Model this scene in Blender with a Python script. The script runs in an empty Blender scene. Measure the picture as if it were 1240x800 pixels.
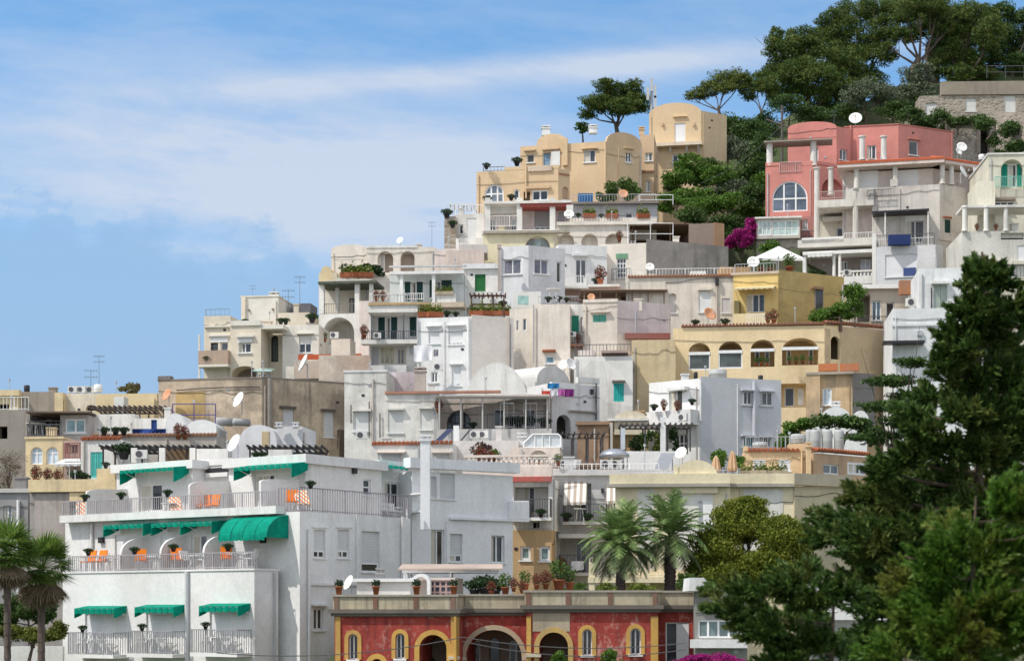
import bpy, bmesh, math, random
import numpy as np
from mathutils import Vector, Matrix
random.seed(7); rng = np.random.default_rng(7)
SC = bpy.context.scene
COL = SC.collection
F = 2200.0; HY = 738.0; CX = 620.0; ZC = 8.0     # focal length in photo pixels, horizon row, centre column, eye height

def X_(px, Y): return (px - CX) / F * Y
def Z_(py, Y): return ZC + (HY - py) / F * Y
def at(px, py, Y): return (X_(px, Y), Y, Z_(py, Y))

# ------------------------------------------------------------------ materials
MATS = {}
def newmat(name):
    m = bpy.data.materials.new(name); m.use_nodes = True
    nt = m.node_tree; b = nt.nodes['Principled BSDF']
    return m, nt, b
def mixc(nt, fac, a, b, mode='MIX'):
    n = nt.nodes.new('ShaderNodeMix'); n.data_type = 'RGBA'; n.blend_type = mode
    for s, v in ((n.inputs[0], fac), (n.inputs[6], a), (n.inputs[7], b)):
        if hasattr(v, 'is_output') or isinstance(v, bpy.types.NodeSocket): nt.links.new(v, s)
        else: s.default_value = v if not isinstance(v, tuple) else (v + (1,))[:4]
    return n.outputs[2]
def noise(nt, vec, scale, detail=4, rough=0.6):
    n = nt.nodes.new('ShaderNodeTexNoise'); n.inputs['Scale'].default_value = scale
    n.inputs['Detail'].default_value = detail; n.inputs['Roughness'].default_value = rough
    if vec is not None: nt.links.new(vec, n.inputs['Vector'])
    return n.outputs['Fac']
def mapr(nt, v, a, b, c=0.0, d=1.0):
    n = nt.nodes.new('ShaderNodeMapRange'); nt.links.new(v, n.inputs[0])
    for i, x in enumerate((a, b, c, d)): n.inputs[i + 1].default_value = x
    return n.outputs[0]
def posn(nt, scale=None):
    g = nt.nodes.new('ShaderNodeNewGeometry').outputs['Position']
    if scale is None: return g
    m = nt.nodes.new('ShaderNodeVectorMath'); m.operation = 'MULTIPLY'
    nt.links.new(g, m.inputs[0]); m.inputs[1].default_value = scale
    return m.outputs[0]
def bump(nt, b, h, strength=0.3, dist=0.02):
    n = nt.nodes.new('ShaderNodeBump'); n.inputs['Strength'].default_value = strength
    n.inputs['Distance'].default_value = dist; nt.links.new(h, n.inputs['Height'])
    nt.links.new(n.outputs[0], b.inputs['Normal'])

def stucco(c, stain=0.35, dirt=(0.22, 0.19, 0.16), blotch=0.10):
    """painted plaster: soft mottling, rain streaks, patches"""
    key = ('stucco', c, stain, dirt, blotch)
    if key in MATS: return MATS[key]
    m, nt, b = newmat('plaster'); MATS[key] = m
    p = posn(nt)
    n1 = mapr(nt, noise(nt, p, 0.45, 6, 0.7), 0.36, 0.66)
    cA = tuple(min(1, x * (1 + blotch * 0.5)) for x in c); cB = tuple(x * (1 - blotch * 1.2) for x in c)
    col = mixc(nt, n1, cA, cB)
    st = mapr(nt, noise(nt, posn(nt, (2.2, 2.2, 0.16)), 1.0, 6, 0.7), 0.47, 0.65, 0, stain)
    mk = nt.nodes.new('ShaderNodeMath'); mk.operation = 'MULTIPLY'; nt.links.new(st, mk.inputs[0]); nt.links.new(mapr(nt, noise(nt, p, .16, 3, .6), .44, .60, .12, 1.1), mk.inputs[1]); st = mk.outputs[0]
    col = mixc(nt, st, col, dirt)
    bl = mapr(nt, noise(nt, p, 0.22, 6, 0.72), 0.49, 0.63, 0, stain * 0.7)
    col = mixc(nt, bl, col, dirt)
    vo = nt.nodes.new('ShaderNodeTexVoronoi'); vo.inputs['Scale'].default_value = .55; nt.links.new(p, vo.inputs['Vector']); sx = nt.nodes.new('ShaderNodeSeparateXYZ'); nt.links.new(vo.outputs['Color'], sx.inputs[0])
    col = mixc(nt, 1.0, col, mapr(nt, sx.outputs[0], .55, 1, 1.0, 1 - min(.10, .03 + stain * .15)), 'MULTIPLY')
    fine = mapr(nt, noise(nt, p, 7.0, 3, 0.6), 0.3, 0.7, 0.93, 1.04)
    col = mixc(nt, 1.0, col, fine, 'MULTIPLY')
    nt.links.new(col, b.inputs['Base Color'])
    b.inputs['Roughness'].default_value = 0.92; b.inputs['Specular IOR Level'].default_value = 0.15
    bump(nt, b, noise(nt, p, 9, 4, 0.6), 0.25, 0.03)
    return m
def peeling(c, under, dark):
    """old limewash: colour flaking off to a pale undercoat, dark run marks"""
    key = ('peel', c)
    if key in MATS: return MATS[key]
    m, nt, b = newmat('flaking_limewash'); MATS[key] = m; p = posn(nt)
    col = mixc(nt, mapr(nt, noise(nt, p, 1.1, 6, .7), .40, .60), c, tuple(x * 1.35 for x in c))
    col = mixc(nt, mapr(nt, noise(nt, posn(nt, (1, 1, .5)), 1.7, 8, .72), .56, .61, 0, .6), col, under)
    col = mixc(nt, mapr(nt, noise(nt, posn(nt, (3, 3, .25)), 1.0, 6, .7), .50, .66, 0, .7), col, dark)
    col = mixc(nt, mapr(nt, noise(nt, p, 5, 5, .7), .55, .68, 0, .35), col, under)
    nt.links.new(col, b.inputs['Base Color']); b.inputs['Roughness'].default_value = .95; bump(nt, b, noise(nt, p, 6, 6, .7), .5, .03)
    return m
def paint(c, rough=0.6, metal=0.0, var=0.08, spec=0.3):
    key = ('paint', c, rough, metal, var)
    if key in MATS: return MATS[key]
    m, nt, b = newmat('paint'); MATS[key] = m
    n = mapr(nt, noise(nt, posn(nt), 3.0, 3), 0.3, 0.7, 1 - var, 1 + var)
    nt.links.new(mixc(nt, 1.0, c, n, 'MULTIPLY'), b.inputs['Base Color'])
    b.inputs['Roughness'].default_value = rough; b.inputs['Metallic'].default_value = metal
    b.inputs['Specular IOR Level'].default_value = spec
    return m
def slats(c, step=0.06):
    key = ('slats', c, step)
    if key in MATS: return MATS[key]
    m, nt, b = newmat('slats'); MATS[key] = m
    s = nt.nodes.new('ShaderNodeSeparateXYZ'); nt.links.new(posn(nt), s.inputs[0])
    mu = nt.nodes.new('ShaderNodeMath'); mu.operation = 'PINGPONG'; mu.inputs[1].default_value = step
    nt.links.new(s.outputs[2], mu.inputs[0])
    h = mapr(nt, mu.outputs[0], 0, step)
    nt.links.new(mixc(nt, mapr(nt, noise(nt, posn(nt), 1.5), .3, .7), c, tuple(x * .88 for x in c)), b.inputs['Base Color'])
    b.inputs['Roughness'].default_value = 0.6
    bump(nt, b, h, 0.25, 0.02)
    return m
def glass(c=(0.025, 0.03, 0.036)):
    key = ('glass', c)
    if key in MATS: return MATS[key]
    m, nt, b = newmat('window_glass'); MATS[key] = m
    n = mapr(nt, noise(nt, posn(nt), 0.9, 3), 0.35, 0.7)
    nt.links.new(mixc(nt, n, c, tuple(x * 2.4 + .01 for x in c)), b.inputs['Base Color'])
    b.inputs['Roughness'].default_value = 0.08; b.inputs['Specular IOR Level'].default_value = 0.5
    return m
def stripes(c1, c2, d, step):
    key = ('stripes', c1, c2, d, step)
    if key in MATS: return MATS[key]
    m, nt, b = newmat('striped_canvas'); MATS[key] = m
    v = nt.nodes.new('ShaderNodeVectorMath'); v.operation = 'DOT_PRODUCT'
    nt.links.new(posn(nt), v.inputs[0]); v.inputs[1].default_value = (d[0], d[1], 0)
    mu = nt.nodes.new('ShaderNodeMath'); mu.operation = 'PINGPONG'; mu.inputs[1].default_value = step
    nt.links.new(v.outputs['Value'], mu.inputs[0])
    nt.links.new(mixc(nt, mapr(nt, mu.outputs[0], step * .45, step * .55), c1, c2), b.inputs['Base Color'])
    b.inputs['Roughness'].default_value = 0.9
    return m
def leafmat(ca, cb, cc=None, trans=0.25):
    key = ('leaf', ca, cb, cc)
    if key in MATS: return MATS[key]
    m, nt, b = newmat('foliage'); MATS[key] = m
    r = nt.nodes.new('ShaderNodeNewGeometry').outputs['Random Per Island']
    col = mixc(nt, r, ca, cb)
    if cc:
        col = mixc(nt, mapr(nt, noise(nt, posn(nt), 0.9, 3), 0.5, 0.68), col, cc)
    nt.links.new(col, b.inputs['Base Color'])
    b.inputs['Roughness'].default_value = 0.55; b.inputs['Specular IOR Level'].default_value = 0.25
    t = nt.nodes.new('ShaderNodeBsdfTranslucent'); nt.links.new(col, t.inputs[0])
    mx = nt.nodes.new('ShaderNodeMixShader'); mx.inputs[0].default_value = trans
    nt.links.new(b.outputs[0], mx.inputs[1]); nt.links.new(t.outputs[0], mx.inputs[2])
    nt.links.new(mx.outputs[0], nt.nodes['Material Output'].inputs[0])
    return m
def stone(c1, c2, scale=2.2, mortar=(0.42, 0.38, 0.32)):
    key = ('stone', c1, c2, scale)
    if key in MATS: return MATS[key]
    m, nt, b = newmat('rubble_stone'); MATS[key] = m
    v = nt.nodes.new('ShaderNodeTexVoronoi'); v.inputs['Scale'].default_value = scale
    nt.links.new(posn(nt, (1, 1, 1.7)), v.inputs['Vector'])
    e = nt.nodes.new('ShaderNodeTexVoronoi'); e.feature = 'DISTANCE_TO_EDGE'; e.inputs['Scale'].default_value = scale
    nt.links.new(posn(nt, (1, 1, 1.7)), e.inputs['Vector'])
    s = nt.nodes.new('ShaderNodeSeparateXYZ'); nt.links.new(v.outputs['Color'], s.inputs[0])
    col = mixc(nt, s.outputs[0], c1, c2)
    col = mixc(nt, mapr(nt, e.outputs['Distance'], 0.02, 0.09), mortar, col)
    col = mixc(nt, mapr(nt, noise(nt, posn(nt), .35, 5, .7), .45, .75, 0, .6), col, (0.13, 0.12, 0.09))
    nt.links.new(col, b.inputs['Base Color']); b.inputs['Roughness'].default_value = 0.95
    bump(nt, b, e.outputs['Distance'], 0.6, 0.15)
    return m
def bark(c=(0.11, 0.08, 0.06)):
    key = ('bark', c)
    if key in MATS: return MATS[key]
    m, nt, b = newmat('bark'); MATS[key] = m
    n = noise(nt, posn(nt, (6, 6, 1.5)), 1.0, 5, .7)
    nt.links.new(mixc(nt, mapr(nt, n, .3, .7), tuple(x * .5 for x in c), tuple(x * 1.5 for x in c)), b.inputs['Base Color'])
    b.inputs['Roughness'].default_value = 0.95; bump(nt, b, n, .8, .06)
    return m

# shared colours (linear)
W = (0.80, 0.78, 0.735); WB = (0.80, 0.80, 0.79); CREAM = (0.78, 0.70, 0.57); BEIGE = (0.72, 0.63, 0.53)
TAN = (0.66, 0.49, 0.32); YEL = (0.80, 0.60, 0.30); MUST = (0.52, 0.40, 0.20); PINKW = (0.74, 0.64, 0.57)
PINK = (0.68, 0.27, 0.25); RED = (0.38, 0.075, 0.06); GREYW = (0.62, 0.62, 0.64); OLD = (0.46, 0.37, 0.27)
TERRA = (0.42, 0.14, 0.07); GREEN = (0.0, 0.30, 0.20); TURQ = (0.10, 0.50, 0.44); DKG = (0.012, 0.055, 0.05)
M_W = lambda: paint((0.80, 0.80, 0.79), 0.5)
M_DK = lambda: paint((0.03, 0.03, 0.035), 0.5)
M_IRON = lambda: paint((0.10, 0.10, 0.11), 0.5)
M_GREYM = lambda: paint((0.42, 0.43, 0.45), 0.5)
M_TERRA = lambda: stucco(TERRA, .3, (0.12, .07, .05), .25)
M_ROOF = lambda: stucco((0.55, 0.50, 0.44), .5)

GLS = [glass(), glass(), glass((.05, .055, .06)), glass((.09, .10, .115)), glass((.035, .03, .026))]
# ------------------------------------------------------------------ mesh building
class MB:
    def __init__(s): s.v = []; s.f = []
    def add(s, vs, fs):
        k = len(s.v); s.v += [tuple(v) for v in vs]; s.f += [tuple(i + k for i in f) for f in fs]
    def quad(s, *p): s.add(p, [tuple(range(len(p)))])
    def hexa(s, a):   # 8 corners: bottom 0-3 (ccw), top 4-7
        s.add(a, [(3, 2, 1, 0), (4, 5, 6, 7), (0, 1, 5, 4), (1, 2, 6, 5), (2, 3, 7, 6), (3, 0, 4, 7)])
    def box(s, x0, x1, y0, y1, z0, z1):
        s.hexa([(x0, y0, z0), (x1, y0, z0), (x1, y1, z0), (x0, y1, z0), (x0, y0, z1), (x1, y0, z1), (x1, y1, z1), (x0, y1, z1)])
    def tube(s, p0, p1, r0, r1=None, n=8, cap=True):
        r1 = r0 if r1 is None else r1
        a, b = Vector(p0), Vector(p1); d = (b - a)
        if d.length < 1e-6: return
        q = d.to_track_quat('Z', 'Y')
        vs = []
        for c, r in ((a, r0), (b, r1)):
            for i in range(n):
                t = 2 * math.pi * i / n
                vs.append(c + q @ Vector((math.cos(t) * r, math.sin(t) * r, 0)))
        fs = [(i, (i + 1) % n, n + (i + 1) % n, n + i) for i in range(n)]
        if cap: fs += [tuple(reversed(range(n))), tuple(range(n, 2 * n))]
        s.add(vs, fs)
    def path(s, pts, rs, n=8):
        for i in range(len(pts) - 1): s.tube(pts[i], pts[i + 1], rs[i], rs[i + 1], n)
    def lathe(s, o, prof, n=14, q=None):
        vs = []
        for r, z in prof:
            for i in range(n):
                t = 2 * math.pi * i / n; p = Vector((r * math.cos(t), r * math.sin(t), z))
                if q is not None: p = q @ p
                vs.append((o[0] + p.x, o[1] + p.y, o[2] + p.z))
        fs = []
        for k in range(len(prof) - 1):
            for i in range(n):
                j = (i + 1) % n
                fs.append((k * n + i, k * n + j, (k + 1) * n + j, (k + 1) * n + i))
        fs.append(tuple(reversed(range(n)))); fs.append(tuple(range((len(prof) - 1) * n, len(prof) * n)))
        s.add(vs, fs)
    def build(s, name, mat, parent=None, smooth=False, org=None, label=None):
        o_ = org if org is not None else (ORG.get(parent.name, (0, 0, 0)) if parent is not None else (0, 0, 0))
        me = bpy.data.meshes.new(name)
        me.from_pydata([(v[0] - o_[0], v[1] - o_[1], v[2] - o_[2]) for v in s.v], [], s.f)
        me.materials.append(mat)
        if smooth: me.shade_smooth()
        me.update()
        ob = bpy.data.objects.new(name, me); COL.objects.link(ob)
        if parent is not None: ob.parent = parent
        ORG[ob.name] = o_
        if label: ob['label'] = label
        return ob
ORG = {}
def empty(name, loc, label, cat, group=None, rz=0):
    o = bpy.data.objects.new(name, None); COL.objects.link(o); o.empty_display_size = .3
    o.location = loc; o.rotation_euler.z = rz
    ORG[o.name] = tuple(loc) if rz == 0 else (0, 0, 0)
    o['label'] = label; o['category'] = cat
    if group: o['group'] = group
    return o
def tag(o, label=None, cat=None, group=None, kind=None):
    if label: o['label'] = label
    if cat: o['category'] = cat
    if group: o['group'] = group
    if kind: o['kind'] = kind
    return o
def single(mb, name, mat, org, label, cat, group=None, smooth=False):
    o = mb.build(name, mat, None, smooth, org=org); o.location = org
    return tag(o, label, cat, group)
KIDS = {}
def kids(o):
    return [c for c in COL.objects if c.parent is o]
def copy_tree(o, loc=None, rz=None, label=None, group=None, scale=None, parent=None):
    c = o.copy(); COL.objects.link(c)
    if parent is not None: c.parent = parent
    for ch in list(o.children): copy_tree(ch, parent=c)
    if loc is not None: c.location = loc
    if rz is not None: c.rotation_euler.z = rz
    if scale is not None: c.scale = (scale,) * 3 if not isinstance(scale, tuple) else scale
    if label: c['label'] = label
    if group: c['group'] = group
    return c

# ------------------------------------------------------------------ facades
class Face:
    def __init__(s, P, d, w):
        s.P = P; s.d = d; s.n = (d[1], -d[0]); s.w = w; s.ops = []
    def pt(s, t, z, o=0.0): return (s.P[0] + s.d[0] * t + s.n[0] * o, s.P[1] + s.d[1] * t + s.n[1] * o, z)
    def pix(s, px, py, o=0.0):
        P = (s.P[0] + s.n[0] * o, s.P[1] + s.n[1] * o); r = ((px - CX) / F, 1.0)
        k = (s.n[0] * P[0] + s.n[1] * P[1]) / (s.n[0] * r[0] + s.n[1] * r[1])
        x, y = r[0] * k, k
        return ((x - P[0]) * s.d[0] + (y - P[1]) * s.d[1], Z_(py, y), y)
    def off(s, o): return Face((s.P[0] + s.n[0] * o, s.P[1] + s.n[1] * o), s.d, s.w)
    def rect(s, x0, y0, x1, y1, o=0.0):
        t0 = s.pix(x0, y0, o)[0]; t1 = s.pix(x1, y0, o)[0]; xm = (x0 + x1) / 2
        return t0, t1, s.pix(xm, y1, o)[1], s.pix(xm, y0, o)[1]
    def box(s, mb, t0, t1, z0, z1, o0, o1):
        mb.hexa([s.pt(t0, z0, o1), s.pt(t1, z0, o1), s.pt(t1, z0, o0), s.pt(t0, z0, o0),
                 s.pt(t0, z1, o1), s.pt(t1, z1, o1), s.pt(t1, z1, o0), s.pt(t0, z1, o0)])
    def prism(s, mb, poly, o0, o1):      # poly: (t, z) counter-clockwise seen from outside
        n = len(poly)
        mb.add([s.pt(t, z, o1) for t, z in poly] + [s.pt(t, z, o0) for t, z in poly],
               [tuple(range(n)), tuple(reversed(range(n, 2 * n)))] + [(i, n + i, n + (i + 1) % n, (i + 1) % n) for i in range(n)])
def archpoly(t0, t1, z0, z1, rise, n=14):
    c = (t0 + t1) / 2; a = (t1 - t0) / 2
    pts = [(t0, z0), (t1, z0)]
    for i in range(n + 1):
        th = math.pi * i / n
        pts.append((c + a * math.cos(th), z1 - rise + rise * math.sin(th)))
    return pts
def arcpts(op, n=14):
    return archpoly(op['t0'], op['t1'], op['z0'], op['z1'], op['rise'], n)[2:]
def panel(mb, f, t0, t1, z0, z1, ops, o=0.0, mbr=None):
    mbr = mbr or mb
    ts = sorted({t0, t1} | {min(max(q[k], t0), t1) for q in ops for k in ('t0', 't1')})
    zs = sorted({z0, z1} | {min(max(q[k], z0), z1) for q in ops for k in ('z0', 'z1')})
    for i in range(len(ts) - 1):
        for j in range(len(zs) - 1):
            a, b, c, d = ts[i], ts[i + 1], zs[j], zs[j + 1]
            if b - a < 1e-5 or d - c < 1e-5: continue
            tm, zm = (a + b) / 2, (c + d) / 2
            if any(q['t0'] < tm < q['t1'] and q['z0'] < zm < q['z1'] for q in ops): continue
            mb.quad(f.pt(a, c, o), f.pt(b, c, o), f.pt(b, d, o), f.pt(a, d, o))
    for q in ops:
        a, b, c, d, dp = q['t0'], q['t1'], q['z0'], q['z1'], q['depth']
        i = o - dp
        if q['rise'] > 0:
            arc = arcpts(q); zs_ = d - q['rise']; k = len(arc) // 2
            for u in range(len(arc) - 1):
                p, r = arc[u], arc[u + 1]
                corner = (b, d) if u < k else (a, d)
                mb.quad(f.pt(*corner, o), f.pt(*r, o), f.pt(*p, o))
                mbr.quad(f.pt(*p, o), f.pt(*r, o), f.pt(*r, i), f.pt(*p, i))
        else:
            zs_ = d
            mbr.quad(f.pt(a, d, o), f.pt(b, d, o), f.pt(b, d, i), f.pt(a, d, i))
        mbr.quad(f.pt(a, c, o), f.pt(a, zs_, o), f.pt(a, zs_, i), f.pt(a, c, i))
        mbr.quad(f.pt(b, c, o), f.pt(b, c, i), f.pt(b, zs_, i), f.pt(b, zs_, o))
        mbr.quad(f.pt(a, c, o), f.pt(a, c, i), f.pt(b, c, i), f.pt(b, c, o))

def glazing(par, f, t0, t1, z0, z1, o, rise=0, mul=1, bars=0, fr=0.07, fmat=None, gmat=None, name='window', curtain=0):
    """a framed window whose back lies at offset o: frame part, pane sub-part"""
    fmat = fmat or M_W()
    if gmat is None:
        gmat = random.choice(GLS)
        if name == 'window' and not curtain and rise == 0 and random.random() < .4: curtain = random.choice((.3, .42, .5))
    mb = MB(); d = 0.06
    if rise > 0:
        P = archpoly(t0, t1, z0, z1, rise); Q = archpoly(t0 + fr, t1 - fr, z0 + fr, z1 - fr, max(rise - fr, .02))
        n = len(P)
        for i in range(n):
            j = (i + 1) % n
            mb.hexa([f.pt(*P[i], o + d), f.pt(*P[j], o + d), f.pt(*P[j], o), f.pt(*P[i], o),
                     f.pt(*Q[i], o + d), f.pt(*Q[j], o + d), f.pt(*Q[j], o), f.pt(*Q[i], o)])
    else:
        f.box(mb, t0, t0 + fr, z0, z1, o, o + d); f.box(mb, t1 - fr, t1, z0, z1, o, o + d)
        f.box(mb, t0 + fr, t1 - fr, z0, z0 + fr, o, o + d); f.box(mb, t0 + fr, t1 - fr, z1 - fr, z1, o, o + d)
    zt = z1 - fr
    for k in range(mul):
        c = t0 + (t1 - t0) * (k + 1) / (mul + 1)
        zz = zt - (rise * (1 - math.sqrt(max(0, 1 - ((c - (t0 + t1) / 2) / ((t1 - t0) / 2)) ** 2))) if rise else 0)
        f.box(mb, c - fr * .55, c + fr * .55, z0 + fr, zz, o + .002, o + d - .003)
    for k in range(bars):
        c = z0 + (z1 - rise - z0) * (k + 1) / (bars + (0 if rise else 1))
        f.box(mb, t0 + fr, t1 - fr, c - fr * .5, c + fr * .5, o + .004, o + d - .006)
    w = mb.build(name, fmat, par)
    g = MB()
    if rise > 0: f.prism(g, archpoly(t0 + fr * .5, t1 - fr * .5, z0 + fr * .5, z1 - fr * .5, max(rise - fr * .5, .02)), o + .005, o + .02)
    else: f.box(g, t0 + fr * .5, t1 - fr * .5, z0 + fr * .5, z1 - fr * .5, o + .005, o + .02)
    g.build('pane', gmat, w)
    if curtain:
        c = MB(); wd = (t1 - t0) * curtain
        for q in range(6):
            a = t0 + fr + (wd - fr) * q / 6; b = t0 + fr + (wd - fr) * (q + 1) / 6
            f.box(c, a, b, z0 + fr, z1 - fr, o + .021, o + .026 + .012 * (q % 2))
        c.build('curtain', paint((.62, .58, .50), .9), w)
    return w

class Block:
    def __init__(s, h, C, th, wl, wr, z0, z1, mat, ground=True, thr=None):
        s.h = h; s.mat = mat; s.z0, s.z1 = z0, z1; s.C = C; s.th = th; s.wl, s.wr = wl, wr
        dl = (-math.cos(th), math.sin(th)); thr = th if thr is None else thr; s.dr = dr = (math.sin(thr), math.cos(thr)); s.dl = dl
        s.L = Face((C[0] + dl[0] * wl, C[1] + dl[1] * wl), (-dl[0], -dl[1]), wl)
        s.R = Face(C, dr, wr)
        s.par = 0.45; BLOCKS.append(s)
        if not ground: return
        TPTS.append((C[0], C[1], z0)); TPTS.append((C[0] + dl[0] * wl + dr[0] * wr * .6, C[1] + dl[1] * wl + dr[1] * wr * .6, z0))
        TPTS.append((C[0] + dl[0] * wl, C[1] + dl[1] * wl, z0)); TPTS.append((C[0] + dr[0] * wr * .8, C[1] + dr[1] * wr * .8, z0))
    def c4(s, e=0.0):   # corners expanded by e : near, right, back, left
        C, a, b = s.C, s.dl, s.dr
        def q(u, v): return (C[0] + a[0] * u + b[0] * v, C[1] + a[1] * u + b[1] * v)
        return [q(-e, -e), q(-e, s.wr + e), q(s.wl + e, s.wr + e), q(s.wl + e, -e)]
    def ring(s, mb, e0, e1, z0, z1):
        A, B = s.c4(e0), s.c4(e1)
        for i in range(4):
            j = (i + 1) % 4
            mb.hexa([A[i] + (z0,), A[j] + (z0,), B[j] + (z0,), B[i] + (z0,), A[i] + (z1,), A[j] + (z1,), B[j] + (z1,), B[i] + (z1,)])
    def slab(s, name, e, z0, z1, mat):
        A = s.c4(e); mb = MB(); mb.hexa([p + (z0,) for p in A] + [p + (z1,) for p in A]); return mb.build(name, mat, s.h)
    def coping(s, mat=None, e=0.06, hgt=0.12, name='coping'):
        mb = MB(); s.ring(mb, e, -0.24, s.z1, s.z1 + hgt); mb.build(name, mat or s.mat, s.h)
    def band(s, py, hgt, e, mat=None, name='string_course', face=None):
        f = face or s.L
        z = f.pix(f_px(f, .5), py)[1]
        mb = MB(); s.ring(mb, e, 0.005, z, z + hgt); return mb.build(name, mat or s.mat, s.h)
    def finish(s, roofmat=None, flat=True):
        mb = MB()
        for f in (s.L, s.R): panel(mb, f, 0, f.w, s.z0, s.z1, f.ops)
        c = s.c4(0)
        for i, j in ((1, 2), (2, 3)):
            mb.quad(c[i] + (s.z0,), c[j] + (s.z0,), c[j] + (s.z1,), c[i] + (s.z1,))
        A, B = s.c4(0), s.c4(-0.22); zr = s.z1 - s.par
        for i in range(4):
            j = (i + 1) % 4
            mb.quad(A[i] + (s.z1,), A[j] + (s.z1,), B[j] + (s.z1,), B[i] + (s.z1,))
            mb.quad(B[i] + (s.z1,), B[j] + (s.z1,), B[j] + (zr,), B[i] + (zr,))
        mb.build('wall', s.mat, s.h)
        r = MB(); r.quad(*[p + (zr,) for p in B]); r.build('roof', roofmat or M_ROOF(), s.h)
        return s
    def open(s, f, x0, y0, x1, y1, depth=.2, rise=0):
        if isinstance(f, str): f = s.L if f == 'L' else s.R
        t0, t1, z0, z1 = f.rect(x0, y0, x1, y1)
        op = dict(t0=max(t0, .02), t1=min(t1, f.w - .02), z0=z0, z1=z1, depth=depth, rise=min(rise * (t1 - t0), z1 - z0 - .05) if rise else 0)
        f.ops.append(op); return f, op
    # ---- things that fill openings
    def win(s, f, x0, y0, x1, y1, mul=1, bars=0, rise=0, depth=.18, sill=True, fmat=None, gmat=None, fr=.07, hood=0, curtain=0, name='window', surround=None):
        f, q = s.open(f, x0, y0, x1, y1, depth, rise)
        w = glazing(s.h, f, q['t0'], q['t1'], q['z0'], q['z1'], -depth, q['rise'], mul, bars, fr, fmat, gmat, name, curtain)
        if sill:
            mb = MB(); f.box(mb, q['t0'] - .08, q['t1'] + .08, q['z0'] - .07, q['z0'], -.1, .09); mb.build('sill', M_W(), w)
        if hood:
            mb = MB(); f.box(mb, q['t0'] - .18, q['t1'] + .18, q['z1'] + .1, q['z1'] + .18, -.05, hood); mb.build('hood', s.mat, w)
        if surround: s.surround(f, q, surround, w)
        return q
    def surround(s, f, q, mat, par, wd=.16, pr=.035):
        mb = MB(); a, b, c, d = q['t0'], q['t1'], q['z0'], q['z1']
        if q['rise']:
            P = archpoly(a - wd, b + wd, c, d + wd, q['rise'] + wd); Q = archpoly(a, b, c, d, q['rise'])
            for i in range(1, len(P)):
                j = (i + 1) % len(P)
                if i == len(P) - 0: continue
                mb.hexa([f.pt(*P[i], pr), f.pt(*P[j], pr), f.pt(*P[j], -.01), f.pt(*P[i], -.01),
                         f.pt(*Q[i], pr), f.pt(*Q[j], pr), f.pt(*Q[j], -.01), f.pt(*Q[i], -.01)])
        else:
            f.box(mb, a - wd, a, c, d + wd, -.01, pr); f.box(mb, b, b + wd, c, d + wd, -.01, pr)
            f.box(mb, a, b, d, d + wd, -.01, pr - .003)
        return mb.build('surround', mat, par)
    def shut(s, f, x0, y0, x1, y1, frac=1.0, depth=.16, col=(.76, .76, .76), panes=2, sill=True, hood=0, name='roller_shutter', rise=0):
        f, q = s.open(f, x0, y0, x1, y1, depth, rise); a, b, c, d = q['t0'], q['t1'], q['z0'], q['z1']
        zs = d - (d - c) * frac
        mb = MB()
        if q['rise']: f.prism(mb, archpoly(a, b, zs, d, q['rise']), -depth, -depth + .05)
        else: f.box(mb, a, b, zs, d, -depth, -depth + .05)
        w = mb.build(name, slats(col), s.h)
        if frac < 1:
            glazing(s.h, f, a, b, c, zs, -depth, 0, panes - 1, 0, .06)
        if sill:
            mb = MB(); f.box(mb, a - .07, b + .07, c - .06, c, -.1, .08); mb.build('sill', M_W(), w)
        if hood:
            mb = MB(); f.box(mb, a - .15, b + .15, d + .08, d + .16, -.05, hood); mb.build('hood', s.mat, w)
        return q
    def louv(s, f, x0, y0, x1, y1, col=DKG, leaves=2, depth=.1, sill=True, rise=0, frame=None):
        """closed louvred shutters: each leaf a frame with slats"""
        f, q = s.open(f, x0, y0, x1, y1, depth, rise); a, b, c, d = q['t0'], q['t1'], q['z0'], q['z1']
        for k in range(leaves):
            u = a + (b - a) * k / leaves + .012; v = a + (b - a) * (k + 1) / leaves - .012
            mb = MB(); o = -depth
            f.box(mb, u, u + .07, c, d, o, o + .05); f.box(mb, v - .07, v, c, d, o, o + .05)
            f.box(mb, u + .07, v - .07, c, c + .08, o, o + .05); f.box(mb, u + .07, v - .07, d - .08, d, o, o + .05)
            f.box(mb, u + .07, v - .07, c + .08, d - .08, o, o + .01)
            n = max(4, int((d - c) / .13))
            for i in range(n):
                z = c + .08 + (d - c - .16) * i / n
                f.box(mb, u + .07, v - .07, z, z + (d - c) / n * .55, o + .012, o + .04)
            mb.build('shutter', paint(col, .55), s.h)
        return q
    def deep(s, f, x0, y0, x1, y1, depth=1.5, rise=0, mat=None):
        """an open loggia: real recess with a back wall; returns the back Face for more openings"""
        f, q = s.open(f, x0, y0, x1, y1, depth, rise)
        bf = f.off(-depth); bf.q = q; bf.bm = mat or s.mat
        s.backs = getattr(s, 'backs', []) + [bf]
        return bf
    def fin(s, **k):
        s.finish(**k)
        for bf in getattr(s, 'backs', []):
            mb = MB(); q = bf.q
            panel(mb, bf, q['t0'], q['t1'], q['z0'], q['z1'], bf.ops); mb.build('loggia_wall', bf.bm, s.h)
        return s
def f_px(f, k):
    p = f.pt(f.w * k, 0); return CX + p[0] / p[1] * F
TPTS = []; BLOCKS = []
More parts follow.
